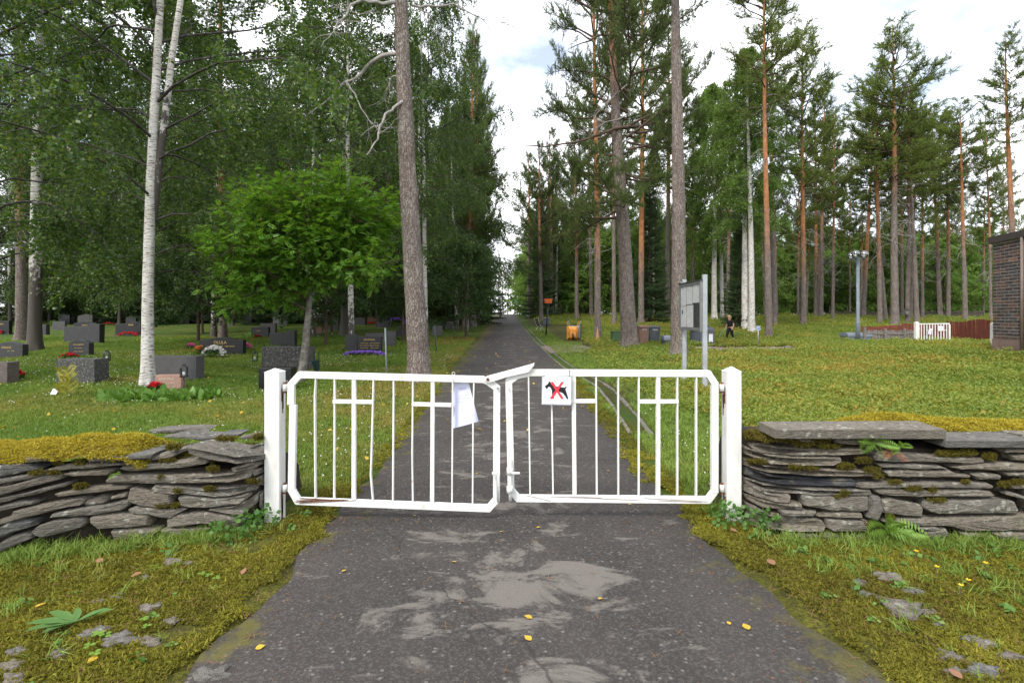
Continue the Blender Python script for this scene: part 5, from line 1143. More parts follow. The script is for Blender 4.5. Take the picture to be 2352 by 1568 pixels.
# round deep-collection container
rc = G(*q7(1979, 826)); s = FV/rc.y; R0 = 105/2.1382/1.7415/s; hh = 188/2.1382/1.7415/s; r = thing('round_waste_container', 'round ribbed grey waste container with a domed lid beside the woman', 'container', rc+Vector((0, R0, 0)))
V = []; n = 120
prof = [(0, .02), (.70, .02)]
mb = MB()
for z in (.13*hh, .66*hh):
    for k in range(n):
        a = 2*math.pi*k/n; rr = R0*.97*(1 if k % 4 < 2 else .975); V.append((rr*math.cos(a), rr*math.sin(a), z))
mb.add(V, [(k, (k+1) % n, n+(k+1) % n, n+k) for k in range(n)]); mb.obj('ribbed_wall', plain('container_slats', (.075, .09, .115), .5, .2, 8.), r)
MB().lathe([(R0*.985, -.05), (R0*.985, .125*hh)], 40).obj('base_ring', M['steel'], r, True); MB().lathe([(R0*.985, .665*hh), (R0*.985, .715*hh)], 40).obj('top_ring', M['steel'], r, True)
lid = MB().lathe([(R0*1.03, .716*hh), (R0*1.04, .76*hh), (R0*.98, .80*hh), (R0*.75, .885*hh), (R0*.5, .91*hh), (0, .915*hh)], 40).obj('lid', M['binDark'], r, True)
MB().lathe([(R0*.5, .915*hh), (R0*.48, .965*hh), (R0*.35, .985*hh), (0, .99*hh)], 28, (.0, -.12, 0)).obj('hatch', M['binDark'], lid, True)
MB().tube([(.06*math.cos(a), -.12, .985*hh+.06+.06*math.sin(a)) for a in np.linspace(-.6, 3.74, 12)], .01, 6).obj('lifting_ring', M['steel'], lid, True)
V = [];
for k in range(5):
    a = R(-90+12+26*(k/4-.0)); V += [(R0*1.0*math.cos(a), R0*1.0*math.sin(a), .2*hh), (R0*math.cos(a), R0*math.sin(a), .60*hh)]
MB().add(V, [(2*k, 2*k+2, 2*k+3, 2*k+1) for k in range(4)]).obj('notice_plate', M['print'], r)
a = R(-90+25); text_obj('notice_heading', 'KUIVAJÄTE', .07, plain('notice_red', (.35, .03, .08), .5, .1), r, Matrix.Translation((R0*1.01*math.cos(a), R0*1.01*math.sin(a), .56*hh)) @ Matrix.Rotation(R(25), 4, 'Z') @ FRONT)
# small domed grit bin
b = G(*q7(1648, 830)); s = FV/b.y; w = 74/2.1382/1.7415/s; box_profile('grit_bin', 'small grey domed bin half hidden by the thick straight pine', 'bin', b+Vector((.05, .3, 0)), w, .62, 60/2.1382/1.7415/s, 38/2.1382/1.7415/s, M['binDark'], M['binGrey'])

# ---------------------------------------------------------------- wheelbarrows
def barrow(label, loc, mat, rz, h=.85):
    r = thing('wheelbarrow', label, 'wheelbarrow', loc, rz, 'wheelbarrows stood on end')
    w0, w1 = .20, .31; z0, z1 = .08, .80
    V = [(-w0, -.30, z0+.10), (w0, -.30, z0+.10), (w0*1.05, -.30, z1-.12), (-w0*1.05, -.30, z1-.12), (-w1, .0, z0-.06), (w1, .0, z0-.06), (w1, .0, z1), (-w1, .0, z1)]
    MB().add(V, [(0, 1, 2, 3), (0, 4, 5, 1), (1, 5, 6, 2), (2, 6, 7, 3), (3, 7, 4, 0)]).obj('tub', mat, r, bevel=.03)
    MB().tube([(-w1, 0, z0-.06), (w1, 0, z0-.06), (w1, 0, z1), (-w1, 0, z1), (-w1, 0, z0-.06)], .014, 8).obj('rim', mat, r, True)
    wh = MB().lathe([(.06, -.04), (.15, -.05), (.185, -.025), (.19, 0), (.185, .025), (.15, .05), (.06, .04)], 20, (0, -.38, .22), Matrix.Rotation(R(90), 3, 'Y')).obj('wheel', M['black'], r, True)
    MB().tube([(-.05, -.38, .22), (.05, -.38, .22)], .035, 10).obj('hub', mat, wh)
    for sx_ in (-1, 1):
        MB().tube([(sx_*.06, -.38, .20), (sx_*.12, -.36, .06), (sx_*.16, -.34, .35), (sx_*.24, -.33, .75), (sx_*.33, -.18, 1.02), (sx_*.34, -.16, 1.12)], .017, 8).obj('frame_tube', mat, r, True)
        MB().tube([(sx_*.34, -.16, 1.10), (sx_*.345, -.15, 1.22)], .022, 8).obj('grip', M['black'], r, True)
        MB().tube([(sx_*.22, -.33, .68), (sx_*.30, -.45, .55), (sx_*.30, -.42, .40), (sx_*.20, -.33, .42)], .013, 6).obj('leg', mat, r, True)
    return r
wb = G(*q7(838, 774)); k_ = (774-577)/2.1382/1.7415/(FV/wb.y)/1.22
o1 = barrow('rusty orange wheelbarrow standing on end, underside to the path', wb+Vector((0, .35*k_, 0)), plain('orange_paint', (.62, .25, .035), .6, .25, 9., 0, .2, (.30, .11, .03)), 0); o1.scale = (k_*.92,)*3
o2 = barrow('grey steel wheelbarrow standing on end behind the orange one', wb+Vector((.17, .80*k_, 0)), plain('barrow_steel', (.26, .28, .30), .5, .2, 9., .3), R(-8)); o2.scale = (k_*.96,)*3
wd_ = G(*q7(1040, 776)); tag(MB().prism([(-.10, 0), (.10, 0), (.02, .78)], .05, lambda a, b, t: (wd_.x+a, wd_.y-.28+t+b*.12, wd_.z+b)).obj('wooden_wedge', plain('fresh_wood', (.45, .24, .12), .8, .2), None), 'pale wooden wedge leaning on the foot of a pine', 'wood')
# ---------------------------------------------------------------- bench, orange sign, blue sign, path lamps, marker stakes
bb = G(*q7(575, 703)); be = thing('park_bench', 'dark slatted bench seen from its end beside the path', 'bench', bb, R(100)); dk = plain('dark_slat', (.06, .05, .042), .8, .3)
for k in range(4): MB().box((0, -.18+.12*k, .44), (1.5, .09, .035)).obj('seat_slat', dk, be)
for k in range(3): MB().box((0, .28+.05*k, .58+.13*k), (1.5, .03, .10), Matrix.Rotation(R(-18), 3, 'X')).obj('back_slat', dk, be)
for sx_ in (-1, 1):
    MB().tube([(sx_*.6, -.30, 0), (sx_*.6, -.12, .42), (sx_*.6, .24, .42), (sx_*.6, .42, .92)], .02, 8).obj('leg_frame', M['steel'], be, True); MB().tube([(sx_*.6, .36, 0), (sx_*.6, .15, .42)], .02, 8).obj('leg', M['steel'], be, True)
ob = G(*q7(606, 730)); s = FV/ob.y; og = thing('orange_sign', 'orange tray-shaped sign on a black post beside the bench', 'sign', ob); H = (730-440)/2.1382/1.7415/s; om = plain('orange_sheet', (.75, .17, .05), .5, .15)
top = P(*q7(626, 455), ob.y)-ob
MB().tube([(0, 0, -.1), top], .045, 10).obj('post', M['black'], og, True)
w = 34/2.1382/1.7415/s; MB().add([(top.x-w*.8, -.2, top.z), (top.x+w*.8, -.2, top.z), (top.x+w*.8, .2, top.z), (top.x-w*.8, .2, top.z), (top.x-w, -.28, top.z+.27), (top.x+w, -.28, top.z+.27), (top.x+w, .28, top.z+.27), (top.x-w, .28, top.z+.27)], [(0, 3, 2, 1), (0, 1, 5, 4), (1, 2, 6, 5), (2, 3, 7, 6), (3, 0, 4, 7)]).obj('tray', om, og)
MB().box((top.x, -.05, top.z-.06), (.14, .1, .12)).obj('bracket', M['black'], og)
bs = G(*q7(353, 550)); s = FV/bs.y; bsn = thing('blue_sign', 'small blue sign on a pale post far up the path', 'sign', bs); H = 112/2.1382/1.7415/s
MB().tube([(0, 0, -.1), (0, 0, H)], .05, 8).obj('post', M['steel'], bsn, True); MB().box((0, -.06, H), (.75, .03, .42)).obj('sign_plate', plain('sign_lightblue', (.06, .38, .70), .5, .1), bsn)
def path_lamp(label, x, y0, y1, hw, kind):
    b = G(*q6(x, y1)); s = FV/b.y; H = (y1-y0)/2.352/1.7415/s; r = thing('path_lamp', label, 'lamp', b); w = hw/2.352/1.7415/s/2
    MB().tube([(0, 0, -.2), (0, 0, .35*H), (0, 0, .36*H), (0, 0, H)], [.075, .07, .05, .045], 12).obj('pole', M['greysteel'], r, True)
    MB().box((0, -.07, H*.27), (.17, .12, .32)).obj('junction_box', M['greysteel'], r)
    if kind == 0: MB().lathe([(.06, H-.22), (w*.3, H-.18), (w, H-.02), (w*.95, H+.03), (0, H+.05)], 20).obj('lamp_head', M['greysteel'], r, True)
    else: MB().lathe([(.10, H-.3), (w, H-.1), (w*.9, H+.1), (0, H+.16)], 16).obj('lamp_head', M['signwhite'], r, True)
    return r
path_lamp('grey path lamp with a flat cone head beside the pair of pines', 2046, 212, 760, 68, 0); path_lamp('second grey path lamp farther up the path on the left', 2187, 320, 612, 30, 0); path_lamp('farthest path lamp with a pale head on the left', 2234, 430, 600, 24, 1)
for i, (x0, y0, x1, y1, lb) in enumerate(((1272, 735, 1290, 1225, 'grey marker stake nearest the gate, left of the thick pine'), (1737, 705, 1755, 958, 'green marker stake leaning in the lawn right of the thick pine'), (1912, 700, 1928, 838, 'dark marker stake by the path under the first lamp'), (2143, 590, 2140, 668, 'short marker stake by the path near the second lamp'))):
    b = G(*q6(x1, y1)); t = P(*q6(x0, y0), b.y); o = tag(MB().tube([b-Vector((0, 0, .1)), t, t+Vector((0, 0, .004))], [.022, .020, .012], 8).obj('marker_stake', plain('stake_%d' % i, [(.20, .23, .23), (.05, .10, .075), (.06, .06, .055), (.12, .13, .12)][i], .6, .2), None, True), lb, 'stake', 'marker stakes along the path')
bx = G(2084, 745); hz = P(*q8(1428, 682), bx.y-.32); bxh = thing('bird_box', 'small wooden bird box on a pine stem above the white gate', 'bird box', hz)
MB().box((0, 0, 0), (.24, .2, .42)).obj('box_body', M['greyboard'], bxh); MB().box((0, -.03, .24), (.30, .30, .03), Matrix.Rotation(R(12), 3, 'X')).obj('box_roof', M['darkboard'], bxh); MB().tube([(0, -.101, .08), (0, -.106, .08)], .035, 12).obj('entrance', M['black'], bxh)

# ---------------------------------------------------------------- headstones, flowers, lanterns
M['gold'] = plain('gilt_letters', (.62, .42, .15), .4, .1, 5., .4, 0); M['palegold'] = plain('pale_letters', (.62, .55, .40), .5, .1, 5., 0, 0)
def granite(name, c, polish=.5, lich=.0):
    m, nt, b = nodes(name); p = pos(nt); n1 = noise(nt, p, 120., 3, .7); n2 = noise(nt, p, 4., 5)
    col = ramp(nt, n1, [(.35, tuple(k*.6 for k in c)), (.5, c), (.68, tuple(min(1, k*1.6) for k in c))])
    col = mixc(nt, ramp(nt, n2, [(.45, (0, 0, 0)), (.7, (.6,)*3)]), col, tuple(k*.7 for k in c))
    if lich: col = mixc(nt, ramp(nt, noise(nt, p, 24., 6, .75), [(.52, (0, 0, 0)), (.62, (lich,)*3)]), col, (.28, .275, .24))
    nt.links.new(col, b.inputs['Base Color']); b.inputs['Roughness'].default_value = polish; bump(nt, b, n1, .15, .004); return m
GR = {'black': granite('black_granite', (.010, .010, .012), .3), 'dark': granite('dark_granite', (.024, .024, .026), .55, .2), 'grey': granite('grey_granite', (.075, .072, .072), .7), 'lichen': granite('lichened_granite', (.045, .044, .042), .85, .6), 'pink': granite('pink_granite', (.34, .20, .155), .5), 'red': granite('red_granite', (.17, .075, .05), .5), 'brown': granite('brown_granite', (.11, .085, .075), .75, .3)}
def headstone(label, conv, x0, x1, y0, y1, mat, shape='flat', text=(), tm='gold', depth=.24, rz=0., plinth=0., lift=0.):
    (u0, vt), (u1, vb) = conv(x0, y0), conv(x1, y1); b = G((u0+u1)/2, vb); s = FV/b.y; w = (u1-u0)/s; h = (vb-vt)/s
    r = thing('headstone', label, 'headstone', b, rz)
    z0 = -.06
    if plinth:
        MB().box((0, .04, plinth*h/2-.03), (w*1.08, depth*1.6, plinth*h+.06)).obj('plinth', GR['grey' if mat == 'grey' else 'dark'], r, bevel=.01); z0 = plinth*h
    n = 13
    if shape == 'arch': top = [(-w/2+w*k/(n-1), h*(.80+.20*math.sin(math.pi*k/(n-1)))) for k in range(n)]
    elif shape == 'wave': top = [(-w/2+w*k/(n-1), h*(.84+.16*math.sin(math.pi*k/(n-1))**2)) for k in range(n)]
    elif shape == 'step': top = [(-w/2, h*.86), (w*.18, h*.86), (w*.18, h), (w/2, h)]
    elif shape == 'slant': top = [(-w/2, h*.93), (w/2, h)]
    elif shape == 'round': top = [(-w/2+w*k/(n-1), h*(.55+.45*math.sqrt(max(0, 1-(2*k/(n-1)-1)**2)))) for k in range(n)]
    else: top = [(-w/2, h), (w/2, h)]
    poly = [(w/2, z0), (-w/2, z0)]+top
    lean = random.uniform(-.02, .03)
    MB().prism(poly, depth, lambda a, b_, t: (a, t-depth/2+b_*lean, b_)).obj('slab', GR[mat], r, bevel=.008)
    yy = -depth/2-.004
    for t, sz, px, pz in text: text_obj('lettering', t, sz*h, M[tm], r, Matrix.Translation((px*w, yy+pz*h*lean-.001, pz*h)) @ FRONT, .0015)
    return r
names3 = lambda rows, sz=.085, c=(-.22, .22), z0=.56, dz=.15: [(t, sz, c[k % 2], z0-dz*(k//2)) for k, t in enumerate(rows)]
headstone('reddish granite headstone cut by the left edge with red flowers beside it', q5, -70, 112, 958, 1142, 'brown', 'flat', depth=.3)
headstone('black arched headstone with gilt lettering at the foot of the old birch', q5, -30, 218, 784, 925, 'dark', 'wave', [('MÄNTÄ', .17, -.05, .6), ('1917   1956', .09, .1, .42)], plinth=.1)
headstone('dark headstone with a gilt sun and lettering on a low base behind a lichened block', q5, 608, 782, 765, 905, 'dark', 'arch', [('KULUSJÄRVI', .12, 0, .66), ('PAAVO ARVID', .075, 0, .46), ('MARIA JOSEFIINA', .075, 0, .26)], plinth=.05)
headstone('squat lichened granite block with red flowers on top left of the forked birch', q5, 552, 872, 928, 1128, 'lichen', 'flat', depth=.42)
headstone('wide dark block headstone in two steps behind the gilt-sun headstone', q5, 572, 872, 632, 792, 'dark', 'step', depth=.34)
headstone('black wave-topped headstone behind the wide dark block', q5, 640, 832, 612, 690, 'black', 'wave', [('LEHTO', .2, 0, .55)])
headstone('small tilted grey headstone beside the old birch', q5, 463, 556, 608, 686, 'grey', 'slant', rz=R(12))
headstone('small dark headstone just right of the old birch foot', q5, 356, 416, 638, 720, 'dark', 'flat', rz=R(-10))
headstone('black headstone with gilt lettering near the left edge in the second row', q5, -20, 92, 604, 718, 'black', 'flat', [('NIEMI', .14, -.1, .7)], plinth=.08)
headstone('low dark headstone in the far row left of the forked birch', q5, 536, 640, 572, 634, 'dark', 'flat')
headstone('far grey headstone left of the low leafy trees', q5, 700, 780, 578, 632, 'grey', 'flat')
headstone('black double headstone with red begonias just left of the forked birch', q5, 998, 1212, 612, 732, 'black', 'step', [('SAARI', .14, .12, .72)], plinth=.08)
headstone('broad plain grey granite slab behind the forked birch', q5, 1320, 1712, 906, 1108, 'grey', 'flat', depth=.34)
headstone('pink granite headstone with gilt lettering and hostas in front of it', q5, 1356, 1560, 1066, 1190, 'pink', 'flat', [('HAKOLA', .24, -.06, .66), ('ESKO TAPANI', .13, .02, .38), ('1924   1984', .11, .1, .15)], 'palegold', depth=.2, rz=R(8))
headstone('wide black headstone with gilt lettering behind white and orange flowers', q5, 1718, 2092, 746, 890, 'black', 'wave', [('OLLILA', .24, -.02, .62), ('TAUNO JOHANNES', .11, -.14, .44), ('LILJA MARIA', .11, .2, .44), ('1912   1982', .09, -.14, .30)])
headstone('large square lichened granite block behind the rowan stem', q6, 140, 588, 908, 1135, 'lichen', 'flat', depth=.4)
headstone('dark stepped headstone behind the lichened block and the rowan', q6, 195, 432, 758, 910, 'dark', 'step', depth=.3)
headstone('small black headstone with a carved flower right behind the left gate post', q6, 112, 412, 1106, 1320, 'black', 'flat', [('1953', .12, .32, .40), ('1953', .12, .30, .2)], 'palegold', depth=.3)
headstone('black headstone with three rows of gilt names above a bed of violet flowers', q6, 1020, 1240, 814, 962, 'black', 'flat', [('JÄNKÄLÄ', .17, 0, .76)]+names3(['VÄINÖ ELIAS', 'AINO SERAFIINA', 'TOIVO VEIKKO', 'MIKKO ANTERO', 'AATTI ILMARI', 'SEPPO VÄINÖ']), depth=.22)
headstone('dark plain headstone wing on the left of the gilt-named black stone', q6, 906, 1018, 790, 952, 'dark', 'flat', depth=.26)
headstone('grey granite headstone behind the gilt-named black stone', q6, 1092, 1368, 762, 905, 'grey', 'step', depth=.28)
headstone('reddish headstone with gilt lettering right of the rowan stem', q6, 552, 682, 670, 796, 'red', 'flat', [('ANTTILA', .13, 0, .75)], plinth=.12)
headstone('dark headstone between the rowan stem and the black and white birch', q6, 682, 836, 642, 752, 'dark', 'flat')
headstone('black low headstone left of the rowan stem', q6, 20, 182, 724, 824, 'black', 'flat', [('LAINE', .15, -.1, .6)])
headstone('grey headstone behind the black low headstone', q6, 100, 246, 690, 792, 'grey', 'flat')
headstone('brown headstone with a row of red flowers behind the violet bed', q6, 1106, 1232, 628, 702, 'red', 'wave')
headstone('dark headstone just left of the thick pine', q6, 1396, 1482, 706, 806, 'dark', 'flat')
headstone('low black headstone at the left of the thick pine', q6, 1368, 1452, 756, 806, 'black', 'flat', [('KOSKI', .2, 0, .5)])
headstone('wide black headstone just right of the thick pine', q6, 1700, 1836, 664, 748, 'black', 'flat')
headstone('square grey headstone in front of the wide black one', q6, 1714, 1810, 712, 800, 'grey', 'flat')
headstone('small grey shell-shaped headstone by the path', q6, 1850, 1912, 680, 742, 'grey', 'round', rz=R(-12))
headstone('black headstone with pale lettering behind the shell-shaped one', q6, 1838, 1932, 656, 712, 'black', 'wave', [('NAARALA', .22, 0, .55)], 'palegold')
headstone('pale grey headstone close to the first path lamp', q6, 1934, 2042, 640, 698, 'grey', 'flat')
rg = np.random.default_rng(77)
for k in range(12):
    u = 60+75*k+rg.uniform(-20, 20); v = rg.uniform(744, 752); b = G(u, v); w = rg.uniform(.7, 1.3); h = rg.uniform(.6, 1.0)
    r = thing('headstone', 'dim small headstone in the far shaded rows of the burial ground', 'headstone', b, rg.uniform(-.2, .2), 'far headstones of the burial ground')
    MB().prism([(w/2, -.05), (-w/2, -.05), (-w/2, h*rg.uniform(.8, 1)), (0, h), (w/2, h*.92)], .2).obj('slab', GR[['dark', 'black', 'grey'][k % 3]], r)
for x0, x1, y0, y1, mt, lb in ((818, 925, 495, 530, 'black', 'low black headstone row behind the grey pine at the wheelbarrows'), (1462, 1565, 495, 532, 'black', 'long low black headstone behind the grey wheelie bin'), (1568, 1625, 492, 528, 'dark', 'dark headstone left of the pine behind the board'), (1098, 1132, 485, 520, 'grey', 'grey headstone between two far pines'), (1375, 1400, 492, 522, 'dark', 'dark far headstone left of the pine behind the brown bin'), (940, 965, 498, 524, 'grey', 'small far grey headstone right of the white cross')):
    headstone(lb, q7, x0, x1, y0, y1, mt)
b = G(*q7(896, 526)); s = FV/b.y; wx = thing('grave_cross', 'white grave cross far behind the wheelbarrows', 'cross', b); h = 52/2.1382/1.7415/s
MB().box((0, 0, h/2), (.13, .1, h)).obj('upright', M['signwhite'], wx); MB().box((0, -.004, h*.72), (.62, .1, .13)).obj('cross_arm', M['signwhite'], wx)
LEAFM = {'green': leafmat('bed_leaves', (.03, .09, .015), (.07, .16, .03), .3)}
PET = {k: leafmat('petals_'+k, a, b_, .25, .6, spec=.2, warm=(1, .9, .9)) for k, a, b_ in (('red', (.45, .008, .02), (.62, .03, .04)), ('violet', (.22, .10, .52), (.40, .22, .70)), ('white', (.72, .74, .70), (.85, .85, .82)), ('orange', (.60, .16, .04), (.75, .28, .08)), ('pink', (.60, .05, .28), (.72, .16, .42)), ('yellow', (.75, .48, .03), (.82, .58, .06)))}
def flowers(label, conv, x0, x1, y0, y1, col, nfl, fs=.05, nlv=140, lf=.07, depth=.3, group=None, name='flower_bed', ybase=None):
    (u0, vt), (u1, vb) = conv(x0, y0), conv(x1, ybase or y1); b = G((u0+u1)/2, vb); s = FV/b.y; w = (u1-u0)/s; h = max(.05, (vb-vt)/s); r = thing(name, label, 'flowers', b, 0, group)
    lo = (ybase-y1)/(ybase-y0)*h if ybase else 0.
    rg = np.random.default_rng(int(x0)+int(y0)*3)
    def pts(n, top):
        x = rg.uniform(-1, 1, n); y = rg.uniform(-1, 1, n); dome = np.sqrt(np.maximum(.05, 1-.8*x**2-.4*y**2)); z = h*dome*(rg.uniform(.82, 1.02, n) if top else rg.uniform(.1, .9, n)); z = np.maximum(z, lo*.9)
        return np.stack([x*w/2, y*depth/2, z], -1)
    p = pts(nlv, False); V, F = spread(LEAF, LEAFF, p, rot_to(rg.normal(0, 1, (nlv, 3)), rg.uniform(0, 6, nlv)), lf*rg.uniform(.6, 1.2, nlv)); link('leaves', npmesh('leaves', V, F, LEAFM['green']), r)
    tv = []; tf = []
    for lay, (tl, n_) in enumerate(((.25, 6), (.8, 5))):
        for k in range(n_):
            a = 6.283*k/n_+lay; d = np.array([math.cos(a)*math.cos(tl), math.sin(a)*math.cos(tl), math.sin(tl)]); w_ = np.array([-math.sin(a), math.cos(a), 0])*.32; n = len(tv); tv += [np.zeros(3), d*.55+w_, d, d*.55-w_]; tf.append((n, n+1, n+2, n+3))
    p = pts(nfl, True); V, F = spread(np.array(tv), np.array(tf), p, rot_to(np.stack([rg.normal(0, .4, nfl), rg.normal(-.35, .4, nfl), np.ones(nfl)], -1), rg.uniform(0, 6, nfl)), fs*rg.uniform(.7, 1.2, nfl)); link('blossoms', npmesh('blossoms', V, F, PET[col]), r)
    return r
for a in (('cluster of red flowers in the lawn beside the reddish stone at the left edge', q5, 108, 182, 1030, 1115, 'red', 40, .05), ('small red flowers on the lichened block', q5, 530, 656, 882, 926, 'red', 45, .05), ('row of red flowers under the black double headstone', q5, 1020, 1180, 702, 738, 'red', 60, .07), ('deep red begonias at the pink headstone', q5, 1285, 1405, 1130, 1195, 'red', 60, .05),
          ('white chrysanthemums before the wide black headstone', q5, 1738, 1925, 820, 925, 'white', 110, .055, 300), ('orange lilies left of the white chrysanthemums', q5, 1668, 1738, 818, 900, 'orange', 40, .055), ('orange lilies right of the white chrysanthemums', q5, 1932, 2030, 808, 890, 'orange', 45, .055), ('pink flower ball right of the wide black headstone', q5, 2078, 2152, 796, 870, 'pink', 60, .05), ('pink flower ball left of the wide black headstone', q5, 1598, 1662, 798, 850, 'pink', 40, .05),
          ('long bed of violet flowers before the gilt-named black stone', q6, 890, 1272, 952, 994, 'violet', 330, .05, 300), ('tall violet asters behind the violet bed', q6, 1240, 1476, 632, 726, 'violet', 170, .09, 420, .1), ('row of red flowers at the brown headstone', q6, 1112, 1222, 680, 704, 'red', 50, .08), ('red flower bed right of the thick pine', q6, 1795, 1885, 640, 668, 'red', 60, .09), ('pink and red flowers at the shell-shaped headstone', q6, 1905, 1930, 680, 712, 'pink', 20, .07),
          ('red flowers before the black low headstone', q6, 48, 106, 800, 838, 'red', 26, .06), ('small red flowers in the far row', q5, 890, 970, 622, 640, 'red', 24, .08), ('red flower spot near the old birch', q5, 188, 220, 700, 728, 'red', 12, .06), ('red flowers at the left edge in the second row', q5, -10, 32, 692, 720, 'red', 16, .06), ('green leafy plant right of the black headstone at the thick pine', q6, 1370, 1470, 800, 842, 'white', 3, .03), ('green plants before the reddish headstone', q6, 640, 790, 760, 828, 'white', 4, .03),
          ('far red flowers before the low black row', q7, 880, 910, 515, 530, 'red', 14, .12), ('far red flowers by the far spruce', q7, 510, 550, 518, 527, 'red', 16, .12), ('far red flowers before the long low black headstone', q7, 1480, 1530, 520, 534, 'red', 18, .12)):
    flowers(*a)
# hosta bed at the pink stone
b = G(*q5(1380, 1285)); hb = thing('hosta_bed', 'broad-leaved green plants before the pink granite headstone', 'plant', b); rg = np.random.default_rng(4)
n = 260; c = rg.uniform(-1, 1, (n, 2))*np.array([1.05, .28]); HL = np.array([(0, 0, 0), (.26, .35, .10), (.2, .75, .12), (0, 1, 0), (-.2, .75, .12), (-.26, .35, .10)]); d = rg.normal(0, .7, (n, 3))+np.array([0, -.2, .6]); pz = np.concatenate([c, np.zeros((n, 1))], 1); pz[:, 2] = rg.uniform(0, .05, n)
V, F = spread(HL, np.array([[0, 1, 2, 3], [0, 3, 4, 5]]), pz, rot_to(d, rg.uniform(0, 6, n))[:, :, [0, 2, 1]], rg.uniform(.16, .28, n)); link('leaves', npmesh('leaves', V, F, leafmat('hosta', (.09, .20, .03), (.17, .30, .06), .3, .4)), hb)
def lantern(label, conv, x, ytop, ybody, ybot, hook=False, w=.17):
    b = G(*conv(x, ybot)); s = FV/b.y; sc_ = conv(0, 1)[1]-conv(0, 0)[1]; z0 = (ybot-ybody)*sc_/s; z1 = (ybot-ytop)*sc_/s; r = thing('grave_lantern', label, 'lantern', b, R(20)); hh = z1-z0; w = hh*.42
    if hook: MB().tube([(.28, 0, -.1), (.28, 0, z1+.05), (.22, 0, z1+.2), (.1, 0, z1+.22), (0, 0, z1+.1), (0, 0, z1)], .009, 6).obj('hook_stake', M['black'], r, True)
    else: MB().tube([(0, 0, -.1), (0, 0, z0)], .011, 6).obj('stake', M['black'], r, True)
    MB().box((0, 0, z0+.015), (w*1.1, w*1.1, .03)).obj('base', M['black'], r)
    for a in (-1, 1):
        for c in (-1, 1): MB().box((a*w*.47, c*w*.47, z0+hh*.36), (.014, .014, hh*.66)).obj('corner_post', M['black'], r)
    for ax in (0, 1):
        for sg_ in (-1, 1): MB().box((sg_*w*.46*(ax == 0), sg_*w*.46*(ax == 1), z0+hh*.36), (.004 if ax == 0 else w*.9, .004 if ax == 1 else w*.9, hh*.6)).obj('pane', M['glass'], r)
    MB().tube([(0, 0, z0+.03), (0, 0, z0+hh*.4)], w*.2, 10).obj('candle', M['signwhite'], r, True)
    MB().lathe([(w*.78, z0+hh*.68), (w*.3, z0+hh*.86), (w*.3, z0+hh*.93), (0, z0+hh)], 4, M=Matrix.Rotation(R(45), 3, 'Z')).obj('roof', M['black'], r)
    return r
lantern('black lantern on a stake right of the lichened block', q5, 914, 855, 950, 1090); lantern('black lantern on a stake at the pink headstone', q5, 1573, 972, 1088, 1215); lantern('black lantern hanging from a hooked stake right of the wide black headstone', q5, 2180, 860, 950, 1040, True); lantern('small white-lit lantern among the violet asters', q6, 1446, 660, 700, 735); lantern('small far lantern by the first path lamp', q6, 1947, 650, 680, 700)
fv = G(*q6(640, 1165)); fr_ = thing('flower_vase', 'dark green grave vase in a black holder right of the lichened block', 'vase', fv); MB().lathe([(.02, .05), (.05, .1), (.09, .34), (.1, .36)], 14, M=Matrix.Rotation(R(-14), 3, 'Y')).obj('vase', plain('vase_green', (.02, .045, .045), .4, .2), fr_, True)
for sx_ in (-.1, .02): MB().box((sx_, 0, .33), (.025, .02, .5)).obj('holder', M['black'], fr_)
sp_ = G(*q5(462, 1245)); tag(MB().add([(sp_.x-.08, sp_.y, sp_.z+.02), (sp_.x+.05, sp_.y-.02, sp_.z+.02), (sp_.x+.09, sp_.y+.02, sp_.z+.12), (sp_.x+.02, sp_.y+.05, sp_.z+.10), (sp_.x-.05, sp_.y+.04, sp_.z+.13), (sp_.x, sp_.y+.10, sp_.z+.03)], [(0, 1, 3), (1, 2, 3), (0, 3, 4), (3, 5, 4), (2, 5, 3)]).obj('paper_scrap', M['signwhite'], None), 'crumpled white scrap on the lawn left of the forked birch', 'paper')

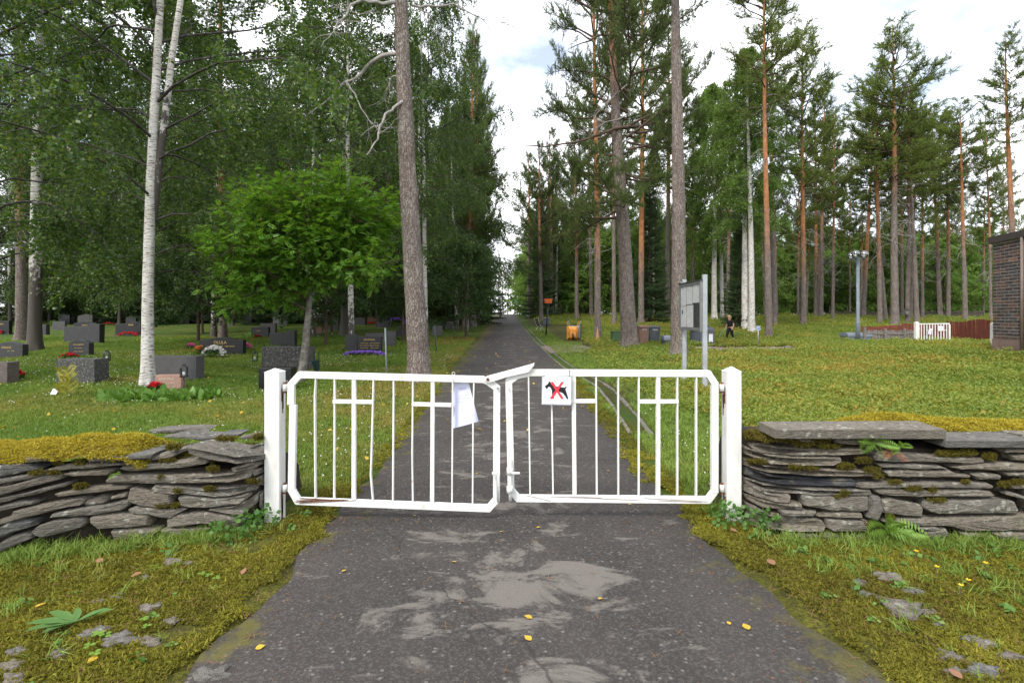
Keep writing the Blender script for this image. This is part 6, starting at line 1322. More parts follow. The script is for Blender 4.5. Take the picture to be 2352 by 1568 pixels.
# ---------------------------------------------------------------- people
def skin(name, V, E, rad, mat, parent, sub=2, root=0):
    me = bpy.data.meshes.new(name); me.from_pydata(V, E, []); me.materials.append(mat); o = link(name, me, parent)
    o.modifiers.new('skin', 'SKIN').use_smooth_shade = True
    if not me.skin_vertices: me.attributes  # layer is made with the modifier
    for i, r_ in enumerate(rad):
        sv_ = me.skin_vertices[0].data[i]; sv_.radius = r_ if hasattr(r_, '__len__') else (r_, r_); sv_.use_root = i == root
    s_ = o.modifiers.new('sub', 'SUBSURF'); s_.levels = sub; s_.render_levels = sub; return o
M['skin'] = plain('skin', (.52, .30, .22), .5, .08, 6., 0, 0); M['cloth'] = plain('black_cloth', (.012, .012, .015), .9, .4, 12., 0, .3); M['hair'] = plain('blond_hair', (.46, .30, .17), .6, .25, 30., 0, .3)
def person(label, loc, rz, h, arms, feet, hat=False, bend=0.):
    k = h/1.7; p = thing('person', label, 'person', loc, rz); p.scale = (k, k, k)
    hip, ch, nk, hd = (0, 0, .92), (0, -.03-bend, 1.22), (0, -.05-bend*1.6, 1.42), (0, -.09-bend*2, 1.53)
    V = [hip, (0, -.01-bend*.4, 1.06), ch, nk, hd, (0, -.10-bend*2, 1.64)]; E = [(0, 1), (1, 2), (2, 3), (3, 4), (4, 5)]; rad = [(.17, .13), (.145, .11), (.17, .12), .055, .085, .08]
    for sx_, (kn, ft) in zip((-1, 1), feet):
        i = len(V); V += [(sx_*.09, 0, .86), kn, ft, (ft[0], ft[1]-.13, .035)]; E += [(0, i), (i, i+1), (i+1, i+2), (i+2, i+3)]; rad += [.10, .065, .04, .035]
    for sx_, (el, wr, fn) in zip((-1, 1), arms):
        i = len(V); V += [(sx_*.19, ch[1], 1.35), el, wr]; E += [(2, i), (i, i+1), (i+1, i+2)]; rad += [.062, .046, .033]
        q = Vector(wr); d = (Vector(fn)-q).normalized(); j = len(V); V.append(tuple(q+d*.07)); E.append((j-1, j)); rad.append((.038, .022))
        sd_ = d.cross(Vector((0, 1, 0))).normalized()
        for f_ in range(4): V.append(tuple(q+d*(.13+.02*(f_ in (1, 2)))+sd_*(.024*(f_-1.5))+Vector((0, -.02, 0)))); E.append((j, len(V)-1)); rad.append(.009)
        V.append(tuple(q+d*.075-sd_*.055)); E.append((j, len(V)-1)); rad.append(.010)
    body = skin('body', V, E, rad, M['skin'], p)
    z = lambda t: t
    # clothing over the body
    C_ = [hip, V[1], ch, (nk[0], nk[1], 1.37)]; Ec = [(0, 1), (1, 2), (2, 3)]; rc = [(.20, .17), (.17, .15), (.195, .15), (.075, .07)]
    for sx_, (el, wr, fn) in zip((-1, 1), arms):
        i = len(C_); m_ = Vector((sx_*.19, ch[1], 1.35)); e_ = m_.lerp(Vector(el), .62 if not hat else 1.); C_ += [tuple(m_), tuple(e_)]; Ec += [(2, i), (i, i+1)]; rc += [.082, .072]
        if hat: C_.append(tuple(Vector(el).lerp(Vector(wr), .9))); Ec.append((i+1, i+2)); rc.append(.055)
    skin('shirt', C_, Ec, rc, M['cloth'], p)
    C_ = [(0, 0, .98), (0, 0, .90)]; Ec = [(0, 1)]; rc = [(.18, .15), (.19, .16)]
    for sx_, (kn, ft) in zip((-1, 1), feet):
        i = len(C_); C_ += [(sx_*.10, 0, .82), kn, tuple(Vector(kn).lerp(Vector(ft), .8))]; Ec += [(1, i), (i, i+1), (i+1, i+2)]; rc += [.13, .11 if not hat else .085, .075 if not hat else .07]
    skin('trousers', C_, Ec, rc, M['cloth'] if not hat else plain('patterned_cloth', (.05, .05, .055), .9, .9, 22., 0, .2, (.30, .28, .24)), p)
    for sx_, (kn, ft) in zip((-1, 1), feet):
        MB().ball((ft[0], ft[1], ft[2]+.03), .055, 10, 8).obj('sock', M['signwhite'], p, True)
        MB().ball((ft[0], ft[1]-.06, .045), .06, 12, 8, (.85, 2.1, .8)).obj('shoe', M['black'] if not hat else M['signwhite'], p, True)
    hz_ = Vector(V[5]); hr = MB().ball(hz_+Vector((0, .025, .02)), .105, 16, 12, (1, 1.08, 1.05))
    hr.obj('hair', M['hair'] if not hat else M['cloth'], p, True)
    if hat: MB().lathe([(.22, 0), (.215, .015), (.115, .03), (.105, .11), (0, .13)], 20, hz_+Vector((0, 0, .04))).obj('hat', plain('straw', (.55, .36, .15), .8, .2, 20.), p, True)
    else: MB().tube([hz_+Vector((.0, .10, .04)), hz_+Vector((.02, .17, -.0)), hz_+Vector((.03, .16, -.12)), hz_+Vector((.03, .13, -.2))], [.03, .045, .04, .015], 10).obj('ponytail', M['hair'], p, True)
    f_ = Vector(V[4])
    MB().ball(hz_+Vector((0, -.108, -.055)), .016, 8, 6, (.8, 1.2, 1.3)).obj('nose', M['skin'], p, True)
    for sx_ in (-1, 1):
        MB().ball(hz_+Vector((sx_*.032, -.092, -.02)), .011, 8, 6).obj('eye', M['black'], p, True); MB().ball(hz_+Vector((sx_*.088, 0, -.03)), .024, 8, 6, (.4, .8, 1.2)).obj('ear', M['skin'], p, True)
    MB().box(hz_+Vector((0, -.098, -.10)), (.05, .006, .012)).obj('mouth', plain('lips', (.40, .15, .13), .5, .1), p)
    return p
w_b = G(*q8(42, 905)); s = FV/w_b.y; hW = (905-712)/1.9666/1.7415/s*.98
pw = person('person in black short sleeves and wide black trousers walking with a hose', w_b, R(-62), hW, [((-.27, -.03, 1.08), (-.30, -.12, .86), (-.30, -.2, .74)), ((.27, .02, 1.08), (.27, -.10, .86), (.27, -.16, .74))], [((-.12, -.16, .48), (-.12, -.20, .07)), ((.11, .02, .47), (.11, .18, .07))], bend=.03)
hs = thing('garden_hose', 'thin green hose hanging from the hand of the person by the round container', 'hose', w_b)
hand = Vector((-.40, -.18, .80))*hW/1.7
MB().tube([Vector((.55, .1, .05)), Vector((.5, .2, .4)), Vector((.05, .25, .55)), Vector((-.2, .0, .72)), hand, hand+Vector((-.25, -.1, -.15)), hand+Vector((-.42, -.15, -.45)), hand+Vector((-.5, -.15, -.72))], .018, 8).obj('hose_line', plain('hose_green', (.10, .22, .16), .5, .2), hs, True)
f_b = G(*q7(217, 582)); s = FV/f_b.y; hF = (582-478)/2.1382/1.7415/s
person('person in dark clothes and a straw hat walking away up the path', f_b, R(180), hF, [((-.25, -.08, 1.12), (-.14, -.26, 1.08), (-.05, -.3, 1.1)), ((.25, -.08, 1.12), (.14, -.26, 1.08), (.05, -.3, 1.1))], [((-.09, -.05, .48), (-.09, .02, .07)), ((.09, -.1, .47), (.09, .16, .07))], True)

# ---------------------------------------------------------------- ground cover
def scatter(name, protos, pts, scl, cv, parent=None, tilt=.12, kind='stuff', label=None, flat=False):
    """one object: small plants instanced on points (geometry nodes)"""
    n = len(pts); rg = np.random.default_rng(n)
    pts = np.asarray(pts, 'f')
    if parent is not None: pts = pts-np.array(parent.location, 'f')
    pm = bpy.data.meshes.new(name); pm.vertices.add(n); pm.vertices.foreach_set('co', pts.ravel())
    rot = np.zeros((n, 3), 'f'); rot[:, 2] = rg.uniform(0, 6.283, n); rot[:, :2] = rg.normal(0, tilt, (n, 2))
    pm.attributes.new('rot', 'FLOAT_VECTOR', 'POINT').data.foreach_set('vector', rot.ravel())
    pm.attributes.new('scl', 'FLOAT', 'POINT').data.foreach_set('value', np.asarray(scl, 'f'))
    pm.attributes.new('cv', 'FLOAT', 'POINT').data.foreach_set('value', np.asarray(cv, 'f'))
    pm.attributes.new('pick', 'INT', 'POINT').data.foreach_set('value', rg.integers(0, len(protos), n).astype('i'))
    g = bpy.data.node_groups.new('scatter_'+name, 'GeometryNodeTree')
    g.interface.new_socket('Geometry', in_out='INPUT', socket_type='NodeSocketGeometry'); g.interface.new_socket('Geometry', in_out='OUTPUT', socket_type='NodeSocketGeometry')
    nn, L = g.nodes, g.links; gi = nn.new('NodeGroupInput'); go = nn.new('NodeGroupOutput'); jn = nn.new('GeometryNodeJoinGeometry')
    def attr(nm, t): a = nn.new('GeometryNodeInputNamedAttribute'); a.data_type = t; a.inputs['Name'].default_value = nm; return a.outputs['Attribute']
    er = nn.new('FunctionNodeEulerToRotation'); L.new(attr('rot', 'FLOAT_VECTOR'), er.inputs[0]); sa = attr('scl', 'FLOAT'); pk = attr('pick', 'INT')
    for k, me in enumerate(protos):
        po = bpy.data.objects.new(me.name, me); oi = nn.new('GeometryNodeObjectInfo'); oi.inputs['Object'].default_value = po
        ip = nn.new('GeometryNodeInstanceOnPoints'); cm = nn.new('FunctionNodeCompare'); cm.data_type = 'INT'; cm.operation = 'EQUAL'
        L.new(pk, [i for i in cm.inputs if i.enabled and i.name == 'A'][0]); [i for i in cm.inputs if i.enabled and i.name == 'B'][0].default_value = k
        L.new(cm.outputs[0], ip.inputs['Selection']); L.new(gi.outputs[0], ip.inputs['Points']); L.new(oi.outputs['Geometry'], ip.inputs['Instance'])
        L.new(er.outputs[0], ip.inputs['Rotation']); L.new(sa, ip.inputs['Scale']); L.new(ip.outputs[0], jn.inputs[0])
    L.new(jn.outputs[0], go.inputs[0])
    o = link(name, pm, parent); o.modifiers.new('scatter', 'NODES').node_group = g
    return tag(o, label, None, None, kind)
def vn(x, y, s, seed=0):
    """smooth value noise 0..1"""
    rg = np.random.default_rng(seed); T = rg.random((64, 64)); x = np.asarray(x)*s; y = np.asarray(y)*s; i = np.floor(x).astype(int); j = np.floor(y).astype(int); fx = x-i; fy = y-j; fx = fx*fx*(3-2*fx); fy = fy*fy*(3-2*fy)
    a = T[i % 64, j % 64]; b = T[(i+1) % 64, j % 64]; c = T[i % 64, (j+1) % 64]; d = T[(i+1) % 64, (j+1) % 64]
    return (a*(1-fx)+b*fx)*(1-fy)+(c*(1-fx)+d*fx)*fy
def fbm(x, y, s, seed=0): return (vn(x, y, s, seed)*.5+vn(x, y, s*2.1, seed+1)*.3+vn(x, y, s*4.3, seed+2)*.2)
def region(dens, x0, x1, y0, y1, seed, cond=None):
    rg = np.random.default_rng(seed); n = int(dens*(x1-x0)*(y1-y0)); x = rg.uniform(x0, x1, n); y = rg.uniform(y0, y1, n)
    k = (np.abs(x) < .985*y+.6)                     # only what lies before the camera, with a margin
    if cond is not None: k &= cond(x, y)
    x, y = x[k], y[k]; return np.stack([x, y, gz(x, y)], -1)
xl = lambda y: np.interp(y, XLY, XL); xr = lambda y: np.interp(y, XRY, XR)
def blades(n, h, spread_, w, lean, mat, seed, name='grass_tuft', seg=2):
    rg = np.random.default_rng(seed); V = []; F4 = []; F3 = []
    for k in range(n):
        a = rg.uniform(0, 6.283); r_ = spread_*math.sqrt(rg.random()); p = np.array([r_*math.cos(a), r_*math.sin(a), -.008]); b = rg.uniform(0, 6.283); hh = h*rg.uniform(.5, 1.15); ln = lean*rg.uniform(.3, 1.3)
        d = np.array([math.cos(b), math.sin(b), 0]); wv = np.array([-d[1], d[0], 0])*w*rg.uniform(.7, 1.2); m_ = p+d*ln*hh*.35+np.array([0, 0, hh*.6]); e = p+d*ln*hh+np.array([0, 0, hh*(1-.25*ln)])
        i = len(V); V += [p-wv, p+wv, m_+wv*.8, m_-wv*.8, e]; F4.append((i, i+1, i+2, i+3)); F3.append((i+3, i+2, i+4))
    return npmesh(name, np.array(V), [np.array(F4), np.array(F3)], mat)
def leafy(n, h, spread_, size, mat, seed, name, stems=True, aspect=1., up=.3):
    rg = np.random.default_rng(seed); a = rg.uniform(0, 6.283, n); r_ = spread_*np.sqrt(rg.random(n)); p = np.stack([r_*np.cos(a), r_*np.sin(a), h*(.25+.75*rg.random(n))*(1-.35*(r_/spread_)**2)], -1)
    LV = LEAF*np.array([aspect, 1, 1]); V, F = spread(LV, LEAFF, p, rot_to(rg.normal(0, 1, (n, 3))+np.array([0, 0, up*2]), rg.uniform(0, 6, n)), size*rg.uniform(.65, 1.25, n)); 
    if stems:
        m = max(4, n//6); q = p[:m]; b0 = q*np.array([.35, .35, 0]); w = np.array([[.0022, 0, 0]]); Vs = np.stack([b0-w, b0+w, q], 1).reshape(-1, 3); Fs = np.arange(3*m).reshape(-1, 3)+len(V); return npmesh(name, np.concatenate([V, Vs]), [F, Fs], mat)
    return npmesh(name, V, F, mat)
M['grass'] = leafmat('lawn_blades', (.085, .185, .028), (.17, .245, .042), .32, .6, True, (.30, .235, .065), .2)
M['lush'] = leafmat('lush_blades', (.11, .20, .034), (.22, .31, .06), .32, .6, True, (.34, .29, .09), .2)
M['heath'] = leafmat('bilberry_leaves', (.12, .20, .034), (.25, .29, .055), .38, .55, True, (.43, .23, .055), .25)
M['mossg'] = leafmat('verge_moss', (.085, .07, .018), (.19, .185, .024), .25, .8, True, (.34, .295, .045), .1)
M['mossy'] = leafmat('yellow_moss', (.19, .15, .02), (.38, .31, .035), .28, .8, True, (.46, .41, .07), .1)
M['mossd'] = leafmat('dark_moss', (.055, .042, .012), (.13, .115, .018), .2, .8, True, (.16, .12, .035), .1)
M['straw'] = leafmat('dry_needles', (.16, .075, .035), (.30, .19, .09), .2, .7, True, None, .2)
M['weed'] = leafmat('weed_leaves', (.06, .15, .028), (.13, .24, .05), .3, .5, True, (.18, .26, .06), .3)
M['clover'] = leafmat('clover_heads', (.62, .60, .55), (.78, .77, .73), .2, .8, False, None, .1)
GT = [blades(16, .055, .06, .0030, .8, M['grass'], i) for i in range(3)]
LT = [blades(14, .13, .05, .0032, .9, M['lush'], 10+i) for i in range(3)]
HT = [leafy(54, .13, .17, .047, M['heath'], 20+i, 'bilberry_plant', aspect=.95) for i in range(4)]
MT = []
for i in range(3):
    rg = np.random.default_rng(30+i); V = []; F = []
    for k in range(30):
        a = rg.uniform(0, 6.283); r_ = .032*math.sqrt(rg.random()); p = np.array([r_*math.cos(a), r_*math.sin(a), -.004+.010*(1-r_/.032)]); e = p+np.array([rg.normal(0, .009), rg.normal(0, .009), rg.uniform(.004, .012)]); w = np.array([-math.sin(a*3), math.cos(a*3), 0])*.0048; j = len(V); V += [p-w, p+w, e]; F.append((j, j+1, j+2))
    MT.append((np.array(V), np.array(F)))
def mossmesh(mat): return [npmesh('moss_tuft', V, F, mat) for V, F in MT]
MG, MY, MD = mossmesh(M['mossg']), mossmesh(M['mossy']), mossmesh(M['mossd'])
# lawn of the burial ground
lawn = lambda x, y: (x < xl(y)-.02-.10*fbm(x, y, 2., 5)) & ~((x > -3.6) & (y < 4.75) & (y < 4.75)) & (y > 4.7)
pts = np.concatenate([region(420, -10, -1.2, 4.7, 9, 1, lawn), region(170, -16, -1.2, 9, 15, 2, lawn), region(55, -28, -1.2, 15, 30, 3, lawn)])
c_ = fbm(pts[:, 0], pts[:, 1], .55, 3)+.25*sst(2.6, .4, xl(pts[:, 1])-pts[:, 0])
scatter('lawn_grass', GT, pts, np.interp(pts[:, 1], [4, 9, 15, 30], [.8, 1., 1.5, 2.2])*rng.uniform(.7, 1.3, len(pts)), np.clip((c_-.30)*1.7, 0, 1), tilt=.2)
# path-side grass on the right, by the gate
vg = lambda x, y: (x > xr(y)+.05+.25*fbm(x, y, 1.5, 6)) & (x < 2.6+1.6*fbm(x, y, .8, 7)) & (np.abs(x-np.interp(y, [7, 8.5, 11.4, 15.3, 20], [1.72, 1.84, 2., 1.64, 1.47])) > .2*(y > 6.9)) & ((y > 4.75) | (x < 1.7))
pts = region(330, 1.2, 4.5, 4.2, 9, 4, vg); pts = np.concatenate([pts, region(90, 1.2, 5, 9, 26, 41, vg)])
scatter('verge_grass', LT, pts, rng.uniform(.5, 1.0, len(pts)), np.clip((fbm(pts[:, 0], pts[:, 1], .9, 8)-.3)*1.3, 0, .8), tilt=.25)
# bilberry heath
hc = lambda x, y: (x > 2.3+1.2*fbm(x, y, .7, 9)) & (y > 4.55) & ~((x > 14.6) & (y < 18) & (x > 15.9-(17.5-y)*.24))
def nogravel(x, y):
    u = 1176+x*FV/y; v = 727+(EYE-gz(x, y))*FV/y
    return ~(((u > 1582) & (u < 1832) & (v > 796.5) & (v < 808.5)) | ((u > 1240) & (u < 1366) & (v > 790) & (v < 813)) | ((u < 1345) & (v < 815) & (v > 746)))
hh = lambda x, y: hc(x, y) & nogravel(x, y)
HT2 = [leafy(60, .24, .15, .052, M['heath'], 25+i, 'tall_bilberry', aspect=.95) for i in range(3)]
pts = np.concatenate([region(70, 2, 10, 4.5, 9, 17, hh), region(26, 2, 14, 9, 14, 18, hh)]); k_ = fbm(pts[:, 0], pts[:, 1], .9, 79) > .40; pts = pts[k_]
scatter('tall_bilberry', HT2, pts, rng.uniform(.5, 1.05, len(pts)), np.clip((fbm(pts[:, 0], pts[:, 1], .5, 12)-.34)*1.5+rng.normal(0, .15, len(pts)), 0, 1), tilt=.2)
pts = np.concatenate([region(70, 2, 10, 4.5, 9, 11, hh), region(38, 2, 16, 9, 15, 12, hh), region(26, 2, 26, 15, 26, 13, hh), region(16, 2, 44, 26, 44, 14, hh), region(5, 2, 70, 44, 70, 15, hh)])
c_ = fbm(pts[:, 0], pts[:, 1], .35, 12)*.75+.35*fbm(pts[:, 0], pts[:, 1], 1.6, 13)+.16*np.exp(-((pts[:, 1]-17)/5.)**2)*(pts[:, 0] > 6)
scatter('bilberry_heath', HT, pts, np.interp(pts[:, 1], [4, 9, 15, 26, 44, 70], [.85, .95, 1.1, 1.3, 1.6, 2.4])*rng.uniform(.6, 1.35, len(pts))*(.65+.8*fbm(pts[:, 0], pts[:, 1], 1.1, 77)), np.clip((c_-.32)*1.6+rng.normal(0, .22, len(pts)), 0, 1), tilt=.3)
# grass on the far lawn right of the path
pts = region(22, .8, 12, 15, 42, 16, lambda x, y: (x > xr(y)+.35) & ~hh(x, y) & nogravel(x, y) | ((x > xr(y)+.35) & (x < 2.6)))
scatter('far_lawn_grass', GT, pts, rng.uniform(1.3, 2.3, len(pts)), np.clip(fbm(pts[:, 0], pts[:, 1], .4, 4)*1.1-.2, 0, 1), tilt=.2)
# mossy verges in front of the walls and along the asphalt
fgL = lambda x, y: (x < xl(y)+.22-.42*fbm(x, y, 2.4, 21)) & (y < YLx(x)-.05)
def YLx(x): return np.where(x < 0, np.interp(x, [-4, -3.4, -2.6, -1.95, -1.8, -1.7], [3.3, 3.5, 3.72, 3.9, 4.05, 5.2]), np.interp(x, [1.55, 1.75, 1.9, 5], [5.2, 4.1, 3.8, 3.72]))
fgR = lambda x, y: (x > xr(y)-.22+.42*fbm(x, y, 2.4, 22)) & (y < YLx(x)-.05)
pL_ = region(2600, -4.6, -1.1, 1.9, 5.2, 31, fgL); pR_ = region(2600, 1.1, 4.8, 1.9, 5.4, 32, fgR)
eL = region(500, -2.2, -1.2, 5.2, 11, 33, lambda x, y: np.abs(x-xl(y)) < .05+.14*fbm(x, y, 1.8, 23)); eR = region(520, 1.0, 1.75, 5.0, 13, 34, lambda x, y: (x > xr(y)-.28*fbm(x, y, 1.7, 24)) & (x < xr(y)+.3))
pts = np.concatenate([pL_, pR_, eL, eR]); pts = pts[fbm(pts[:, 0], pts[:, 1], 3., 25) > .30]; pts[:, 2] += np.where((pts[:, 0] > xl(pts[:, 1])-.06) & (pts[:, 0] < xr(pts[:, 1])+.06), .016, .004)
c_ = fbm(pts[:, 0], pts[:, 1], 1.7, 26)+rng.normal(0, .08, len(pts))
scatter('verge_moss', MG, pts, rng.uniform(.7, 1.4, len(pts)), np.clip((c_-.25)*1.7, 0, 1), tilt=.25)
# a fringe of grass right at the wall foot
xf = np.concatenate([rng.uniform(-4.5, -2.0, 520), rng.uniform(1.95, 4.7, 420)]); yf_ = YLx(xf)+rng.uniform(-.16, .10, len(xf)); pts = np.stack([xf, yf_, gz(xf, yf_)], -1)
scatter('wall_fringe_grass', LT, pts, rng.uniform(.35, .9, len(pts)), np.clip(rng.normal(.3, .2, len(pts)), 0, 1), tilt=.3)
# taller grass and weeds at the foot of the walls and posts
gl1 = lambda x, y: (y < YLx(x)+.02) & (rng.random(len(x)) < np.exp(-(np.maximum(YLx(x)-y, 0)/.42)**1.3)*.9+.16*(x > 0)+.05) & ((x < xl(y)-.2) | (x > xr(y)+.3))
pts = np.concatenate([region(170, -4.6, -1.4, 1.9, 4.3, 51, gl1), region(230, 1.4, 4.8, 1.9, 4.3, 52, gl1)])
scatter('wall_foot_grass', LT, pts, rng.uniform(.3, .85, len(pts)), np.clip(fbm(pts[:, 0], pts[:, 1], 1.5, 53)*1.5-.35, 0, 1), tilt=.35)
WT = [leafy(12, .07, .06, .05, M['weed'], 60+i, 'weed', aspect=1.2, up=.9) for i in range(3)]
gl2 = lambda x, y: (y < YLx(x)) & (rng.random(len(x)) < np.exp(-np.maximum(YLx(x)-y, 0)/.28)+.10+.12*(x > 0)) & ((x < xl(y)-.12) | (x > xr(y)+.2))
pts = np.concatenate([region(40, -4.6, -1.3, 1.9, 4.5, 61, gl2), region(50, 1.3, 4.8, 1.9, 4.5, 62, gl2)])
scatter('low_weeds', WT, pts, rng.uniform(.3, .8, len(pts)), rng.random(len(pts)), tilt=.2)
# fallen pine needles and dry straw
NV = np.array([(-.002, -.035, .004), (.002, -.035, .004), (.0015, .035, .012), (-.0015, .035, .012)]); NT = npmesh('dry_straw', np.concatenate([NV, NV[:, [1, 0, 2]]+np.array([.02, .01, .0])]), np.array([[0, 1, 2, 3], [4, 5, 6, 7]]), M['straw'])
pts = np.concatenate([region(150, -4.6, 4.8, 1.9, 4.2, 71, lambda x, y: (y < YLx(x)) & ((x < xl(y)+.25) | (x > xr(y)-.3))), region(16, -1.7, 1.7, 1.9, 9, 72, lambda x, y: (x > xl(y)) & (x < xr(y)))]); pts[:, 2] += .014
scatter('needle_litter', [NT], pts, rng.uniform(.25, .75, len(pts)), rng.random(len(pts))*.7, tilt=.15)
# white clover heads, buttercups
cb_ = MB().ball((0, 0, .0), .010, 7, 5, (1, 1, .85)).obj('clover_head', M['clover'], None); cm_ = cb_.data; bpy.data.objects.remove(cb_)
pts = region(22, -12, -1.6, 4.9, 13, 81, lambda x, y: lawn(x, y) & (rng.random(len(x)) < np.clip((fbm(x, y, .6, 82)-.42)*3.6, .02, 1))); p2 = region(20, 1.4, 2.6, 4.8, 9, 83, lambda x, y: vg(x, y) & (fbm(x, y, 1.2, 84) > .5)); p3 = region(16, -16, -1.6, 13, 20, 85, lambda x, y: lawn(x, y) & (fbm(x, y, .5, 82) > .48))
pts = np.concatenate([pts, p2, p3]); pts[:, 2] += .06; scatter('white_clover', [cm_], pts, rng.uniform(.5, 1., len(pts))*np.interp(pts[:, 1], [5, 20], [1, 1.4]), rng.random(len(pts)))
# small fallen birch leaves across lawn and far path
M['yleaf'] = leafmat('yellow_leaf', (.55, .34, .03), (.66, .46, .07), .3, .6, spec=.3, warm=(1, .9, .5)); M['brleaf'] = leafmat('brown_leaf', (.20, .095, .05), (.32, .17, .10), .2, .7)
YV = np.array([(0, -.5, 0), (.28, -.30, .05), (.40, .0, .09), (.22, .30, .06), (0, .58, 0), (-.22, .30, .06), (-.40, .0, .09), (-.28, -.30, .05), (0, 0, .02)]); YF = np.array([[0, 1, 8], [1, 2, 8], [2, 3, 8], [3, 4, 8], [4, 5, 8], [5, 6, 8], [6, 7, 8], [7, 0, 8]])
yl = npmesh('leaf', YV*.05, YF, M['yleaf']); yb_ = npmesh('leaf', YV*.055, YF, M['brleaf'])
pts = np.concatenate([region(2.2, -14, -1.5, 5, 16, 91, lawn), region(1.2, -2.2, 1.6, 7, 30, 92, lambda x, y: (x > xl(y)) & (x < xr(y))), region(2.5, -2, -.4, 13, 20, 93)]); pts[:, 2] += .035
scatter('leaf_litter', [yl], pts, rng.uniform(.7, 1.3, len(pts)), rng.random(len(pts)), tilt=.5)
# the nearer fallen leaves, one by one
lt_ = [(93, 1398, 1.35, 'yellow birch leaf standing up in the moss at lower left'), (213, 1523, 1.2, 'yellow leaf among clover at the lower left'), (597, 1495, 1.05, 'yellow leaf on the asphalt nearest the left verge'), (790, 1319, .8, 'small yellow leaf on the asphalt below the left gate post'), (1043, 1297, .8, 'yellow leaf on the asphalt left of the pale worn patch'), (1151, 1227, .55, 'tiny pale leaf under the gap between the gate leaves'), (1236, 1217, .7, 'yellow leaf just under the right gate leaf'), (1214, 1427, 1.1, 'yellow leaf in the middle of the asphalt, upper of two'), (1213, 1475, 1.15, 'yellow leaf in the middle of the asphalt, lower of two'), (1379, 1382, .75, 'small orange leaf on the asphalt right of the middle'), (1674, 1440, .7, 'smaller of two yellow leaves on the right of the asphalt'), (1714, 1449, 1.35, 'large yellow leaf on the right of the asphalt'), (1447, 1164, .8, 'yellow leaf seen right under the low rail of the right gate leaf'), (952, 1190, .6, 'yellow leaf under the low rail of the left gate leaf'), (795, 1080, .9, 'yellow leaf in the grass seen between the left gate bars'), (1096, 1091, .8, 'yellow leaf on the path seen between the last left gate bars'), (1396, 1086, .8, 'yellow leaf on the path seen between the right gate bars')]
for u, v, k, lb in lt_:
    p = G(u, v); o = tag(link('fallen_leaf', yl, None, p+Vector((0, 0, .020))), lb, 'leaf', 'yellow fallen birch leaves'); o.scale = (k*.8, k*.8, k*.5); o.rotation_euler = (random.uniform(-.12, .12), random.uniform(-.12, .2), random.uniform(0, 6.28))
for u, v, k, lb in ((1771, 1304, 1.2, 'brown leaf on the moss right of the asphalt'), (1685, 1228, .9, 'brown leaf at the foot of the right gate post'), (228, 1300, 1., 'brown curled leaf in the grass below the left wall'), (313, 1332, 1., 'brown leaf pair in the moss below the left wall'), (560, 1325, .9, 'brown leaf at the edge of the left verge'), (318, 1525, 1.1, 'brown leaf low in the left moss'), (2195, 1568, 1., 'brown leaf at the bottom of the right verge')):
    p = G(u, v); o = tag(link('fallen_leaf', yb_, None, p+Vector((0, 0, .035))), lb, 'leaf', 'brown fallen leaves'); o.scale = (k,)*3; o.rotation_euler = (random.uniform(-.5, .5), random.uniform(-.4, .5), random.uniform(0, 6.28))
# stones showing through the verge
ST = [(225, 1455, .075), (348, 1400, .085), (395, 1430, .06), (200, 1467, .06), (280, 1475, .10), (345, 1478, .07), (35, 1500, .06), (140, 1505, .06), (20, 1535, .07), (480, 1555, .09), (230, 1385, .05), (270, 1372, .05), (330, 1330, .05), (395, 1295, .07), (440, 1298, .05), (30, 1565, .07), (120, 1450, .05), (2045, 1330, .10), (2100, 1362, .07), (1990, 1368, .05), (2075, 1405, .13), (2135, 1412, .06), (1975, 1340, .05), (2250, 1480, .08), (2180, 1510, .07), (2260, 1545, .09), (2195, 1545, .06), (2320, 1510, .06), (2030, 1380, .05), (2160, 1440, .05)]
side_n = {True: 0, False: 0}
ordw = ['first', 'second', 'third', 'fourth', 'fifth', 'sixth', 'seventh', 'eighth', 'ninth', 'tenth', 'eleventh', 'twelfth', 'thirteenth', 'fourteenth', 'fifteenth', 'sixteenth', 'seventeenth', 'eighteenth']
for lf in (True, False):
    S_ = sorted([q for q in ST if (q[0] < 1176) == lf])
    for i, (u, v, r_) in enumerate(S_):
        p = G(u, v); tag(MB().ball(p+Vector((0, 0, .002)), r_*.8, 14, 8, (1.15, .75, .38), .75).obj('verge_stone', M['fieldstone'], None, True), 'grey stone sunk in the moss of the %s verge, %s from the left' % ('left' if lf else 'right', ordw[i]), 'stone', 'stones sunk in the verge')
# moss on the walls
def mound(parent, xs, yf, prof, name, protos, dens, seed, cvo=.5):
    """rounded cushion over the wall top: prof(x) -> foot height, crest height, depth"""
    rg = np.random.default_rng(seed); V = []; m = 9
    for x in xs:
        z0, zc, d = prof(x); y0 = yf(x)
        for t in np.linspace(0, 1, m): V.append((x, y0+d*t, z0+(zc-z0)*math.sin(math.pi*min(1, .12+t*.88)**.75)+.012*math.sin(x*23+t*9)))
    n = len(xs); F = [(i*m+k, i*m+k+1, (i+1)*m+k+1, (i+1)*m+k) for i in range(n-1) for k in range(m-1)]
    MB().add(V, F).obj('moss_cushion', plain('moss_base', (.15, .11, .02), 1., .5, 20., 0, .6), parent, True, world=True)
    Va = np.array(V).reshape(n, m, 3); N_ = int(dens*(xs[-1]-xs[0])*1.7); a = rg.uniform(0, n-1.001, N_); b = rg.uniform(0, m-1.001, N_); i = a.astype(int); j = b.astype(int); fa = (a-i)[:, None]; fb = (b-j)[:, None]
    p = (Va[i, j]*(1-fa)+Va[i+1, j]*fa)*(1-fb)+(Va[i, j+1]*(1-fa)+Va[i+1, j+1]*fa)*fb
    scatter(name, protos, p, rg.uniform(.5, 1.1, N_), np.clip(rg.normal(cvo, .22, N_), 0, 1), parent, .45)
def yxl(x): return float(np.interp(x, [-6.6, -3.46, -2.6, -1.9], [3.1, 3.50, 3.74, 3.9]))-.02
